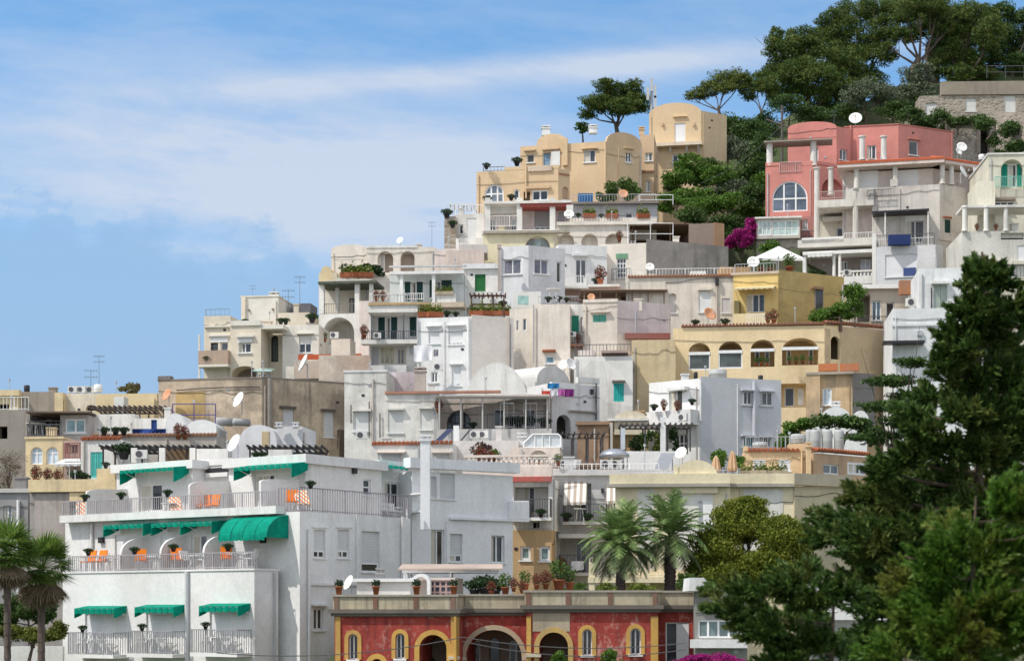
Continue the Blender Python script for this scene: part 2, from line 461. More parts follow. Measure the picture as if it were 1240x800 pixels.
class House:
    def __init__(s, name, label, cat, px, py, Y):
        s.e = empty(name, at(px, py, Y), label, cat)
    def block(s, cx, Y, Lx, Rx, top, bot, th, mat, wl=None, wr=None, C=None, thr=None):
        th = math.radians(th)
        given = C is not None; C = C or (X_(cx, Y), Y)
        thr = th if thr is None else math.radians(thr)
        dl = (-math.cos(th), math.sin(th)); dr = (math.sin(thr), math.cos(thr))
        def solve(d, px):
            u = (px - CX) / F; return (u * C[1] - C[0]) / (d[0] - u * d[1])
        if wl is None: wl = solve(dl, Lx)
        if wr is None: wr = solve(dr, Rx)
        return Block(s.e, C, th, wl, wr, Z_(bot, C[1]), Z_(top, C[1]), mat, not given, thr)
    # ---- generic parts
    def fbox(s, f, x0, y0, x1, y1, o0, o1, mat, name='ledge', par=None):
        t0, t1, z0, z1 = f.rect(x0, y0, x1, y1, max(o0, o1) if abs(o1) < 4 else 0)
        mb = MB(); f.box(mb, t0, t1, z0, z1, o0, o1); return mb.build(name, mat, par or s.e)
    def pipe(s, f, px, y0, y1, r=.06, mat=None, o=.1, name='drainpipe'):
        t, z1, _ = f.pix(px, y0, o); z0 = f.pix(px, y1, o)[1]
        mb = MB(); mb.tube(f.pt(t, z0, o), f.pt(t, z1, o), r)
        for k in range(3):
            z = z0 + (z1 - z0) * (k + .5) / 3; mb.tube(f.pt(t, z, o), f.pt(t, z, 0), .02)
        return mb.build(name, mat or M_W(), s.e)
    def rail(s, f, t0, t1, z0, hgt, o, mat=None, step=.13, par=None, name='railing', r=.012, ends=None):
        mb = MB()
        f.box(mb, t0, t1, z0 + hgt - .04, z0 + hgt, o - .025, o + .025)
        f.box(mb, t0, t1, z0 + .06, z0 + .09, o - .015, o + .015)
        n = max(1, int((t1 - t0) / step))
        for i in range(n + 1):
            t = t0 + (t1 - t0) * i / n; w = r if i % 9 else r * 2.2
            f.box(mb, t - w, t + w, z0, z0 + hgt - .04, o - w, o + w)
        if ends:
            for t in (t0, t1):
                k = int(ends / step)
                for i in range(k + 1):
                    oo = o - ends * i / max(k, 1); f.box(mb, t - r, t + r, z0, z0 + hgt - .04, oo - r, oo + r)
                f.box(mb, t - .025, t + .025, z0 + hgt - .04, z0 + hgt, o - ends, o - .025)
        return mb.build(name, mat or M_IRON(), par or s.e)
    def balcony(s, f, x0, x1, yf, depth=1.0, hgt=1.0, style='metal', mat=None, rmat=None, th=.16, name='balcony', step=.13):
        t0 = f.pix(x0, yf, depth)[0]; t1 = f.pix(x1, yf, depth)[0]; z = f.pix((x0 + x1) / 2, yf, depth)[1]
        mb = MB(); f.box(mb, t0, t1, z - th, z, -.05, depth); b = mb.build(name, mat or M_W(), s.e)
        if style == 'metal': s.rail(f, t0 + .05, t1 - .05, z, hgt, depth - .06, rmat, step, b, ends=depth - .08)
        elif style == 'solid':
            mb = MB(); f.box(mb, t0, t1, z, z + hgt, depth - .12, depth); f.box(mb, t0, t0 + .12, z, z + hgt, 0, depth - .12); f.box(mb, t1 - .12, t1, z, z + hgt, 0, depth - .12)
            mb.build('parapet', rmat or mat or M_W(), b)
        elif style == 'baluster':
            s.balus(f, t0, t1, z, hgt, depth - .15, rmat or M_W(), b)
        return b, (t0, t1, z)
    def balus(s, f, t0, t1, z, hgt, o, mat, par=None, step=.26):
        mb = MB(); f.box(mb, t0, t1, z + hgt - .12, z + hgt, o - .1, o + .1); f.box(mb, t0, t1, z, z + .1, o - .09, o + .09)
        n = max(2, int((t1 - t0) / step)); H = hgt - .22
        for i in range(n):
            t = t0 + (t1 - t0) * (i + .5) / n; p = f.pt(t, z + .1, o)
            mb.lathe(p, [(.05, 0), (.045, H * .1), (.085, H * .3), (.045, H * .7), (.06, H)], 6)
        return mb.build('balustrade', mat, par or s.e, smooth=False)
    def awning(s, f, x0, x1, ytop, proj, drop, mat, val=.25, flap=0, par=None, name='awning', o=0, sides=True):
        t0 = f.pix(x0, ytop, proj + o)[0]; t1 = f.pix(x1, ytop, proj + o)[0]; z = f.pix((x0 + x1) / 2, ytop, o)[1]
        mb = MB(); n = 8
        def sag(k): return -.03 * math.sin(k * math.pi)
        mb.hexa([f.pt(t0, z - .02, o + .01), f.pt(t1, z - .02, o + .01), f.pt(t1, z - drop - .02, o + proj), f.pt(t0, z - drop - .02, o + proj),
                 f.pt(t0, z, o + .01), f.pt(t1, z, o + .01), f.pt(t1, z - drop, o + proj), f.pt(t0, z - drop, o + proj)])
        if val:   # scalloped valance
            m = max(6, int((t1 - t0) / .18))
            for i in range(m):
                a = t0 + (t1 - t0) * i / m; b = t0 + (t1 - t0) * (i + 1) / m; e = .03 * (i % 2)
                f.box(mb, a, b, z - drop - val + e, z - drop - .021, o + proj - .012 - .02 * (i % 2), o + proj + .005 - .02 * (i % 2))
        if flap:
            for t in (t0, t1):
                f_ = [(0, z), (proj, z - drop), (proj, z - drop - flap), (proj * .55, z - drop - flap * .75), (.05, z - drop - flap * .35)]
                mb.add([f.pt(t - .012, zz, o + oo) for oo, zz in f_] + [f.pt(t + .012, zz, o + oo) for oo, zz in f_],
                       [(0, 1, 2, 3, 4), (9, 8, 7, 6, 5)] + [(i, 5 + i, 5 + (i + 1) % 5, (i + 1) % 5) for i in range(5)])
        w = mb.build(name, mat, par or s.e)
        mb = MB(); zf = z - drop - .03
        for t in (t0 + .06, t1 - .06): mb.tube(f.pt(t, z - drop - .35 if not flap else zf - .3, o + .02), f.pt(t, zf, o + proj - .03), .018)
        mb.tube(f.pt(t0, zf, o + proj - .03), f.pt(t1, zf, o + proj - .03), .02)
        mb.build('awning_arm', M_W(), w)
        return w
    def vault(s, b, f, t0, t1, z, rise, length, mat, o0=0.0, name='vaulted_roof', n=16, thick=.0):
        """barrel vault: curved end on face f between t0,t1, running back by length"""
        P = [(t0, z)] + [((t0 + t1) / 2 - (t1 - t0) / 2 * math.cos(math.pi * i / n), z + rise * math.sin(math.pi * i / n)) for i in range(1, n)] + [(t1, z)]
        P = list(reversed(P)); mb = MB(); f.prism(mb, P, o0 - length, o0); return mb.build(name, mat, s.e)
    def gable(s, f, x0, x1, ybase, ytop, mat, thick=.25, o=0.003, name='gable', n=16, flatk=1.0):
        o = o if abs(o) > .002 else .006; t0, t1 = f.pix(x0, ybase)[0], f.pix(x1, ybase)[0]; z0 = f.pix((x0 + x1) / 2, ybase)[1]; z1 = f.pix((x0 + x1) / 2, ytop)[1]
        P = [(t0, z0 - .9), (t1, z0 - .9)] + [((t0 + t1) / 2 + (t1 - t0) / 2 * math.cos(math.pi * i / n), z0 - .08 + (z1 - z0 + .08) * math.sin(math.pi * i / n) ** flatk) for i in range(0, n + 1)]
        mb = MB(); f.prism(mb, P, o - thick, o); return mb.build(name, mat, s.e)
    def column(s, px, y0, y1, Y, r=.16, mat=None, name='column', sq=False):
        X = X_(px, Y); z1 = Z_(y0, Y); z0 = Z_(y1, Y); H = z1 - z0; mb = MB()
        if sq: mb.box(X - r, X + r, Y - r, Y + r, z0, z1)
        else: mb.lathe((X, Y, z0), [(r * 1.25, 0), (r * 1.25, .08), (r, .12), (r * .92, H - .2), (r * .95, H - .15), (r * 1.3, H - .1), (r * 1.3, H)], 12)
        return mb.build(name, mat or M_W(), s.e)
    def chimney(s, px, y0, y1, Y, w=.3, mat=None, pots=True, name='chimney'):
        X = X_(px, Y); z1 = Z_(y0, Y); z0 = Z_(y1, Y); mb = MB()
        mb.box(X - w, X + w, Y - w, Y + w, z0, z1 - .28); mb.box(X - w - .06, X + w + .06, Y - w - .06, Y + w + .06, z1 - .28, z1 - .2)
        for i in (-.6, .6):
            for j in (-.6, .6): mb.box(X + i * w - .06, X + i * w + .06, Y + j * w - .06, Y + j * w + .06, z1 - .2, z1 - .08)
        mb.box(X - w - .04, X + w + .04, Y - w - .04, Y + w + .04, z1 - .08, z1)
        return mb.build(name, mat or stucco(W), s.e)
def tiles(h, f, x0, x1, y, mat=None, o=.12, hgt=.12, name='tile_edge', n=None):
    """a row of roof tiles seen end on along the top of a wall"""
    t0, t1 = f.pix(x0, y, 0)[0], f.pix(x1, y, 0)[0]; z = f.pix((x0 + x1) / 2, y)[1]
    mb = MB(); m = n or max(4, int((t1 - t0) / .22))
    f.box(mb, t0, t1, z - .02, z + .03, -.35, o - .04)
    for i in range(m):
        t = t0 + (t1 - t0) * (i + .5) / m
        mb.tube(f.pt(t, z + .05, o), f.pt(t, z + .16, -.45), .09, .09, 7)
    return mb.build(name, mat or M_TERRA(), h.e if isinstance(h, House) else h)

def front(h, x0, x1, top, bot, Y, th, mat, dep=6.0, C=None):
    """a block seen mostly from its front: x0..x1 at its right corner depth Y, running back by dep"""
    return h.block(x1, Y, x0, None, top, bot, th, mat, wr=dep, C=C)
# ------------------------------------------------------------------ foliage
def leafmesh(name, C, size, mat, parent=None, org=(0, 0, 0), aspect=.45, up=0.0, dirs=None, dirw=0.0, bend=.25):
    """many small leaf faces (each a bent pair of triangles) at points C"""
    C = np.asarray(C, float) - np.asarray(org); n = len(C)
    a = rng.normal(size=(n, 3)); a[:, 2] += up
    if dirs is not None: a = a / np.linalg.norm(a, axis=1, keepdims=True) * (1 - dirw) + dirs * dirw
    a /= np.linalg.norm(a, axis=1, keepdims=True) + 1e-9
    b = np.cross(a, rng.normal(size=(n, 3))); b /= np.linalg.norm(b, axis=1, keepdims=True) + 1e-9
    nn = np.cross(a, b)
    s = size * (0.6 + 0.8 * rng.random((n, 1)))
    A = C - a * s * .5; B = C + b * s * aspect * .5 + nn * s * bend * .3; D = C - b * s * aspect * .5 + nn * s * bend * .3; E = C + a * s * .5
    V = np.stack([A, B, E, D], 1).reshape(-1, 3)
    me = bpy.data.meshes.new(name); me.vertices.add(4 * n); me.vertices.foreach_set('co', V.ravel())
    me.loops.add(4 * n); me.loops.foreach_set('vertex_index', np.arange(4 * n))
    me.polygons.add(n); me.polygons.foreach_set('loop_start', np.arange(n) * 4)
    me.polygons.foreach_set('loop_total', np.full(n, 4)); me.update(calc_edges=True)
    me.materials.append(mat)
    o = bpy.data.objects.new(name, me); COL.objects.link(o)
    if parent is not None: o.parent = parent
    ORG[o.name] = tuple(org)
    return o
def ball(c, r, n, shell=.55):
    """n points in an ellipsoid, denser towards its skin"""
    d = rng.normal(size=(n, 3)); d /= np.linalg.norm(d, axis=1, keepdims=True)
    q = shell + (1 - shell) * rng.random((n, 1)) ** .6
    k = rng.random((n, 1)) < .25
    q = np.where(k, rng.random((n, 1)) ** .5, q)
    return np.asarray(c) + d * q * np.asarray(r), d
def lumpy(c, r, n, k=14, sub=.42, flat=.8, seed=None):
    """an uneven crown: k smaller balls spread over an ellipsoid"""
    P = []; D = []
    c = np.asarray(c, float); r = np.asarray(r, float) * np.ones(3)
    for i in range(k):
        d = rng.normal(size=3); d /= np.linalg.norm(d)
        cc = c + d * r * (.35 + .42 * rng.random())
        s = sub * (.65 + .7 * rng.random())
        p, dd = ball(cc, r * s * np.array([1, 1, flat]), n // k); P.append(p); D.append(dd)
    return np.concatenate(P), np.concatenate(D)

LEAF = leafmat((0.045, 0.10, 0.02), (0.12, 0.19, 0.04))
LEAFD = leafmat((0.018, 0.045, 0.016), (0.05, 0.09, 0.03))
LEAFY = leafmat((0.08, 0.13, 0.02), (0.22, 0.25, 0.05))
LEAFG = leafmat((0.10, 0.13, 0.09), (0.19, 0.22, 0.16))
FLOWER = leafmat((0.25, 0.01, 0.12), (0.42, 0.02, 0.22))
FRED = leafmat((0.06, 0.10, 0.03), (0.35, 0.05, 0.06))

# ------------------------------------------------------------------ small things: prototypes at the origin, then copies
def chair_proto(name, col, fcol, label, cat, group, sling=False):
    e = empty(name, (0, 0, 0), label, cat, group)
    lm = paint(fcol, .5)
    for x in (-.22, .22):
        for y in (-.2, .2):
            mb = MB(); mb.tube((x, y, 0), (x * .95, y, .44), .022, .02, 6); mb.build('leg', lm, e)
    mb = MB(); mb.box(-.26, .26, -.26, .24, .44, .49); mb.build('seat', paint(col, .7), e)
    mb = MB(); mb.hexa([(-.25, .2, .5), (.25, .2, .5), (.25, .25, .5), (-.25, .25, .5), (-.25, .32, 1.0 if sling else .88), (.25, .32, 1.0 if sling else .88), (.25, .37, 1.0 if sling else .88), (-.25, .37, 1.0 if sling else .88)])
    mb.build('backrest', paint(col, .7), e)
    mb = MB()
    for x in (-.27, .27): mb.tube((x, -.22, .66), (x, .24, .68), .02, .02, 6)
    mb.build('armrest', lm, e)
    return e
def table_proto(name, col, label, group, r=.42):
    e = empty(name, (0, 0, 0), label, 'table', group)
    mb = MB(); mb.lathe((0, 0, .70), [(r * .95, 0), (r, .015), (r, .03), (r * .97, .04)], 18); mb.build('tabletop', paint(col, .5), e)
    for i in range(4):
        a = math.pi * (i + .5) / 2; mb = MB(); mb.tube((math.cos(a) * r * .8, math.sin(a) * r * .8, 0), (math.cos(a) * r * .5, math.sin(a) * r * .5, .70), .02, .02, 6); mb.build('leg', paint(col, .5), e)
    return e
def lounger_proto():
    e = empty('sun_lounger', (0, 0, 0), 'reclining orange and white striped sun lounger with pale frame', 'sun lounger', 'sun loungers on the hotel terraces')
    fm = paint((.7, .68, .62), .5)
    for x in (-.28, .28):
        mb = MB(); mb.tube((x, -.7, .05), (x, .45, .85), .025, .02, 6); mb.build('leg', fm, e)
        mb = MB(); mb.tube((x, .55, .02), (x, -.35, .62), .025, .02, 6); mb.build('leg', fm, e)
    mb = MB(); mb.hexa([(-.26, -.55, .33), (.26, -.55, .33), (.26, -.5, .29), (-.26, -.5, .29), (-.26, .55, 1.0), (.26, .55, 1.0), (.26, .6, .96), (-.26, .6, .96)])
    mb.build('sling', stripes((.80, .22, .02), (.75, .70, .60), (.7, .7), .09), e)
    return e
def pot_proto(name, leaf, label, group, r=.2, hgt=.34, lr=.34, lh=.4, n=260, potm=None, ls=.13):
    e = empty(name, (0, 0, 0), label, 'potted plant', group)
    mb = MB(); mb.lathe((0, 0, 0), [(r * .65, 0), (r * .95, hgt * .85), (r * 1.1, hgt * .86), (r * 1.1, hgt), (r * .9, hgt)], 12); mb.build('pot', potm or M_TERRA(), e, True)
    P, D = ball((0, 0, hgt + lh * .8), (lr, lr, lh), n, .3); leafmesh('foliage', P, ls, leaf, e, up=.5)
    return e
def box_proto(name, leaf, label, group, w=.9, n=160, col=None):
    e = empty(name, (0, 0, 0), label, 'planter', group)
    mb = MB(); mb.hexa([(-w / 2, -.16, 0), (w / 2, -.16, 0), (w / 2, .16, 0), (-w / 2, .16, 0), (-w / 2 - .03, -.2, .3), (w / 2 + .03, -.2, .3), (w / 2 + .03, .2, .3), (-w / 2 - .03, .2, .3)]); mb.build('box', col or M_TERRA(), e)
    P = np.stack([rng.uniform(-w / 2, w / 2, n), rng.normal(0, .12, n), .3 + abs(rng.normal(0, .2, n))], 1); leafmesh('foliage', P, .2, leaf, e, up=.8)
    return e
def dish_proto(name, col, label, group):
    e = empty(name, (0, 0, 0), label, 'satellite dish', group)   # faces -y, tilted up
    q = Vector((0, -1, .45)).to_track_quat('Z', 'Y')
    mb = MB(); R = .45
    mb.lathe((0, -.05, .75), [(.02, .0), (R * .4, .02), (R * .75, .075), (R, .14), (R, .155), (R * .75, .09), (R * .4, .035), (.02, .02)], 20, q); mb.build('reflector', paint(col, .5), e, True)
    mb = MB(); mb.tube((0, .05, 0), (0, .05, .75), .03, .03, 6); mb.tube((0, .05, .7), (0, -.06, .74), .03, .03, 6); mb.build('mast', M_GREYM(), e)
    mb = MB(); mb.tube((0, -.25, .45), (0, -.58, .85), .014, .014, 5); mb.tube((0, -.58, .82), (0, -.5, .9), .035, .03, 6); mb.build('feed_arm', M_GREYM(), e)
    return e
def ac_proto():
    e = empty('air_conditioner', (0, 0, 0), 'white outdoor air conditioning unit', 'air conditioner', 'air conditioning units')
    mb = MB(); mb.box(-.42, .42, -.16, .16, .05, .65); mb.build('casing', paint((.66, .65, .62), .5), e)
    mb = MB(); mb.lathe((-.12, -.161, .35), [(.23, 0), (.23, .02), (.19, .02), (.19, .005), (.06, .008), (.06, .022), (.02, .02)], 16, Vector((0, -1, 0)).to_track_quat('Z', 'Y')); mb.build('fan_grille', paint((.10, .10, .11), .5), e)
    mb = MB(); mb.box(-.36, -.3, -.15, .15, 0, .05); mb.box(.3, .36, -.15, .15, 0, .05); mb.build('foot', M_GREYM(), e)
    return e
def antenna_proto(name, hgt, rods, label, group):
    e = empty(name, (0, 0, 0), label, 'antenna', group)
    mb = MB(); mb.tube((0, 0, 0), (0, 0, hgt), .025, .018, 6); mb.build('mast', paint((.20, .21, .22), .5, .5), e)
    for k in range(2):
        z = hgt - .1 - .5 * k; mb = MB(); mb.tube((-.5, 0, z), (.5, 0, z), .014, .014, 5)
        for i in range(rods): x = -.45 + .9 * i / (rods - 1); mb.tube((x, -.28, z), (x, .28, z + .0), .009, .009, 4); mb.tube((x, 0, z - .12), (x, 0, z + .12), .008, .008, 4)
        mb.build('aerial', paint((.20, .21, .22), .5, .5), e)
    return e
USED = set(); SMALLER = {'potted_plant': .72, 'potted_shrub': .72, 'flower_pot': .62, 'satellite_dish': .9, 'air_conditioner': .68}
def put(proto, px, py, Y, label=None, group=None, rz=0.0, s=1.0, face=None):
    """first call moves the prototype itself, later calls copy it; (px, py) is where its foot stands"""
    loc = at(px, py, Y)
    if proto.name in SMALLER: s *= SMALLER[proto.name]
    if proto.name not in USED:
        USED.add(proto.name); proto.location = loc; proto.rotation_euler.z = rz; proto.scale = (s,) * 3 if not isinstance(s, tuple) else s
        if label: proto['label'] = label
        if group: proto['group'] = group
        return proto
    return copy_tree(proto, loc, rz, label, group, s)
def puts(proto, spots, Y, label=None, group=None, s=1.0, rz=0.0):
    for q in spots:
        put(proto, q[0], q[1], q[2] if len(q) > 2 and q[2] else Y, (q[3] if len(q) > 3 and q[3] else label), group, rz + random.uniform(-.3, .3), q[4] if len(q) > 4 else s)

ORANGE = chair_proto('deck_chair', (.85, .22, .015), (.5, .5, .5), 'orange upright deck chair on hotel terrace', 'chair', 'orange deck chairs on the hotel terraces', True)
WCHAIR = chair_proto('garden_chair', (.78, .78, .77), (.75, .75, .75), 'white plastic garden chair', 'chair', 'white garden chairs on the terraces')
WTABLE = table_proto('garden_table', (.78, .78, .77), 'white garden table', 'white garden tables')
LOUNGE = lounger_proto()
POTG = pot_proto('potted_plant', LEAF, 'green plant in terracotta pot', 'potted plants on roofs and terraces')
POTD = pot_proto('potted_shrub', LEAFD, 'dark bushy plant', 'dark bushy pot plants along the railings', .16, .2, .34, .16, 260, M_DK(), .11)
POTR = pot_proto('flower_pot', FRED, 'red flowering plant in terracotta pot', 'flowering pot plants', .18, .3, .35, .42, 330)
POTU = pot_proto('urn_planter', LEAFD, 'small plant in reddish urn on the parapet', 'urns along the red palazzo parapet', .2, .45, .26, .2, 160)
BOXT = box_proto('planter_box', LEAFY, 'long terracotta planter box with yellow-green plants', 'terracotta planter boxes')
DISHW = dish_proto('satellite_dish', (.78, .77, .74), 'white satellite dish', 'satellite dishes')
DISHT = dish_proto('rusty_satellite_dish', (.62, .30, .16), 'rust coloured satellite dish', 'satellite dishes')
AC = ac_proto()
ANT = antenna_proto('antenna', 3.4, 7, 'tall thin television antenna', 'television antennas')
ANTS = antenna_proto('roof_aerial', 1.8, 5, 'short television aerial', 'television antennas')
def big_tank(px0, px1, y0, y1, Y, label, group, mat=None):
    X = X_((px0 + px1) / 2, Y); r = abs(X_(px1, Y) - X_(px0, Y)) / 2; z0, z1 = Z_(y1, Y), Z_(y0, Y); H = z1 - z0
    e = empty('water_tank', (X, Y, z0), label, 'water tank', group)
    mb = MB(); mb.lathe((X, Y, z0), [(r * .96, 0), (r, .05), (r, H * .45), (r * 1.02, H * .47), (r, H * .5), (r, H * .85), (r * .85, H * .95), (r * .3, H * .97)], 18); mb.build('tank', mat or paint((.40, .41, .40), .55), e, True)
    mb = MB(); mb.lathe((X, Y, z0 + H * .95), [(r * .32, 0), (r * .34, H * .05), (r * .1, H * .07)], 12); mb.build('lid', M_DK(), e)
    return e
def umbrella_closed(px, y0, y1, Y, label):
    X = X_(px, Y); z0, z1 = Z_(y1, Y), Z_(y0, Y); H = z1 - z0
    e = empty('folded_parasol', (X, Y, z0), label, 'parasol', 'folded parasols on the yellow terrace')
    mb = MB(); mb.tube((X, Y, z0), (X, Y, z1), .03); mb.build('pole', M_GREYM(), e)
    mb = MB(); n = 16; prof = [(.20, .18), (.24, .28), (.19, .55), (.12, .85), (.04, .97)]; vs = []
    for r, k in prof:
        for i in range(n):
            a = 2 * math.pi * i / n; rr = r * (1.15 if i % 2 else .8); vs.append((X + rr * math.cos(a), Y + rr * math.sin(a), z0 + H * k))
    mb.add(vs, [(k * n + i, k * n + (i + 1) % n, (k + 1) * n + (i + 1) % n, (k + 1) * n + i) for k in range(len(prof) - 1) for i in range(n)])
    mb.build('canopy', paint((.55, .36, .22), .9), e)
    return e
def post_pergola(name, label, cat, x0, x1, yt, yb, Y, depth, mat, n=4, roofm=None, slat=True, th=.12, posts=True, nx=None, group=None, sl=0.0):
    """free standing pergola: posts, beams, roof of slats; x0..x1 at depth Y, running back by depth"""
    a, b = X_(x0, Y), X_(x1, Y); z1 = Z_(yt, Y); z0 = Z_(yb, Y)
    e = empty(name, ((a + b) / 2, Y, z0), label, cat, group)
    if posts:
        for i in range(n):
            for y in (Y + .1, Y + depth - .1):
                x = a + .1 + (b - a - .2) * i / (n - 1); mb = MB(); mb.tube((x, y, z0), (x, y, z1 - th), .05, .05, 8); mb.build('post', mat, e)
    for y in (Y, Y + depth): mb = MB(); mb.box(a, b, y - .06, y + .06, z1 - th, z1); mb.build('beam', mat, e)
    mb = MB()
    if slat:
        k = max(4, int((b - a) / .3))
        for i in range(k + 1):
            x = a + (b - a) * i / k; mb.hexa([(x - .04, Y - .3, z1), (x + .04, Y - .3, z1), (x + .04, Y + depth + .3, z1 + sl), (x - .04, Y + depth + .3, z1 + sl), (x - .04, Y - .3, z1 + .1), (x + .04, Y - .3, z1 + .1), (x + .04, Y + depth + .3, z1 + .1 + sl), (x - .04, Y + depth + .3, z1 + .1 + sl)])
    else: mb.hexa([(a - .15, Y - .2, z1), (b + .15, Y - .2, z1), (b + .15, Y + depth + .2, z1 + sl), (a - .15, Y + depth + .2, z1 + sl), (a - .15, Y - .2, z1 + .07), (b + .15, Y - .2, z1 + .07), (b + .15, Y + depth + .2, z1 + .07 + sl), (a - .15, Y + depth + .2, z1 + .07 + sl)])
    mb.build('roof', roofm or mat, e)
    return e
def railing_thing(px0, px1, yt, yb, Y, label, mat=None, group=None, bars=True, Y1=None, step=.2):
    Y1 = Y1 or Y; a, b = at(px0, yb, Y), at(px1, yb, Y1); H = Z_(yt, Y) - Z_(yb, Y); A, B = Vector(a), Vector(b)
    b2 = Vector((B.x, B.y, A.z)) if Y1 == Y else B
    e = empty('terrace_railing', a, label, 'railing', group); mb = MB()
    up = Vector((0, 0, 1))
    for k in (1.0, .5) if not bars else (1.0, .08): mb.tube(A + up * H * k, b2 + up * H * k, .03, .03, 6)
    mb.build('rail', mat or M_W(), e); mb = MB(); L = (b2 - A).length
    n = max(2, int(L / (step if bars else 1.6)))
    for i in range(n + 1): p = A.lerp(b2, i / n); mb.tube(p, p + up * H, .014 if bars else .03, None, 5)
    mb.build('baluster' if bars else 'post', mat or M_W(), e)
    return e
def low_wall(name, label, cat, px0, px1, yt, yb, Y, th, mat, Y1=None):
    Y1 = Y1 or Y; A = Vector(at(px0, yb, Y)); B = Vector(at(px1, yb, Y1)); z0 = min(A.z, B.z); za = Z_(yt, Y); zb = Z_(yt, Y1)
    d = Vector((B.x - A.x, B.y - A.y, 0)).normalized(); n = Vector((-d.y, d.x, 0)) * th
    mb = MB(); mb.hexa([(A.x, A.y, z0), (B.x, B.y, z0), (B.x + n.x, B.y + n.y, z0), (A.x + n.x, A.y + n.y, z0), (A.x, A.y, za), (B.x, B.y, zb), (B.x + n.x, B.y + n.y, zb), (A.x + n.x, A.y + n.y, za)])
    return single(mb, name, mat, tuple(A), label, cat)
def cloth(name, label, x0, x1, yt, yb, Y, col, cat='laundry', group=None, wav=.06):
    a, b = X_(x0, Y), X_(x1, Y); z1, z0 = Z_(yt, Y), Z_(yb, Y); mb = MB(); n = 12; m = 5; vs = []
    for s_ in (0, .015):
        for j in range(m + 1):
            for i in range(n + 1):
                u = i / n; v = j / m; vs.append((a + (b - a) * u, Y + s_ + wav * math.sin(u * 9 + v) * v, z1 + (z0 - z1) * v * (1 + .06 * math.sin(u * 5))))
    q = (n + 1) * (m + 1); fs = []
    for j in range(m):
        for i in range(n):
            k = j * (n + 1) + i; fs.append((k, k + n + 1, k + n + 2, k + 1)); fs.append((q + k, q + k + 1, q + k + n + 2, q + k + n + 1))
    mb.add(vs, fs); return single(mb, name, paint(col, .9), ((a + b) / 2, Y, z1), label, cat, group, True)
# ================================================================== white hotel with green awnings (lower left)
HW = stucco((0.78, 0.77, 0.755), .30, (.44, .42, .39), .07)
M_AWN = paint((.002, .235, .16), .85, 0, .22, .1)
def divider(h, f, t, depth, z, hw, he):
    """partition wall between terraces: rounded outer top corner"""
    P = [(0, z), (depth, z), (depth, z + he)] + [(depth - depth * .75 * (1 - math.cos(a)), z + he + (hw - he) * math.sin(a)) for a in [math.pi / 2 * i / 8 for i in range(1, 9)]] + [(0, z + hw + .06)]
    n = len(P); mb = MB()
    mb.add([f.pt(t - .06, zz, o) for o, zz in P] + [f.pt(t + .06, zz, o) for o, zz in P], [tuple(range(n)), tuple(reversed(range(n, 2 * n)))] + [(i, n + i, n + (i + 1) % n, (i + 1) % n) for i in range(n)])
    return mb.build('partition', HW, h.e)
h = House('hotel_building', 'large white hotel with green awnings and terraces, lower left', 'building', 308, 850, 77)
B0 = h.block(308, 77, 76, 337, 690, 870, 36, HW)
for i, (a, b, aw0, aw1, b0, b1) in enumerate([(103, 129, 90, 138, 81, 137), (177, 202, 163, 210, 153, 209), (254, 279, 241, 288, 230, 287)]):
    B0.shut('L', a, 741 - i * .7, b, 792 - i, .97, .14, (.74, .74, .75), 2, False)
    h.awning(B0.L, aw0, aw1, 733 - i * 1.5, .75, .12, M_AWN, .26, .45)
    bal, (t0, t1, z) = h.balcony(B0.L, b0, b1, 792 - i, .9, 1.0, 'metal', HW, paint((.32, .32, .33), .5))
    B = B0.L
    def spot(proto, px, lab, grp=None, o=.5, s=1.0, zz=None, rz=0, dz=0):
        t = B.pix(px, 700, o)[0]; p = B.pt(t, z + dz, o)
        q = put(proto, CX, HY, 1.0, lab, grp, rz, s); q.location = p; return q
    words = ['leftmost', 'middle', 'right'][i]
    spot(WTABLE, (b0 + b1) / 2 + 6, 'white table on the %s lower balcony of the hotel' % words, s=.9)
    spot(WCHAIR, (b0 + b1) / 2 - 9, 'white chair left of the table on the %s lower hotel balcony' % words, rz=-1.2)
    spot(WCHAIR, (b0 + b1) / 2 + 19, 'white chair right of the table on the %s lower hotel balcony' % words, rz=1.2)
    spot(POTD, b0 + 19, 'dark plant on the rail of the %s lower hotel balcony' % words, o=.84, s=.95, dz=1.0)
h.pipe(B0.L, 226, 691, 860, .09, paint((.60, .60, .61), .6))
h.pipe(B0.R, 333, 692, 850, .05, paint((.45, .45, .46), .6))
B0.par = .12; B0.coping(HW, .05, .08); B0.fin(roofmat=stucco((.55, .45, .38), .3))
T1 = B0.L.off(-1.75); zt1 = B0.z1 + .08
t_, _, y_ = T1.pix(363, 650); C1 = T1.pt(t_, 0)[:2]
B1 = h.block(0, 0, 79, 497, 619, 870, 36, HW, C=C1)
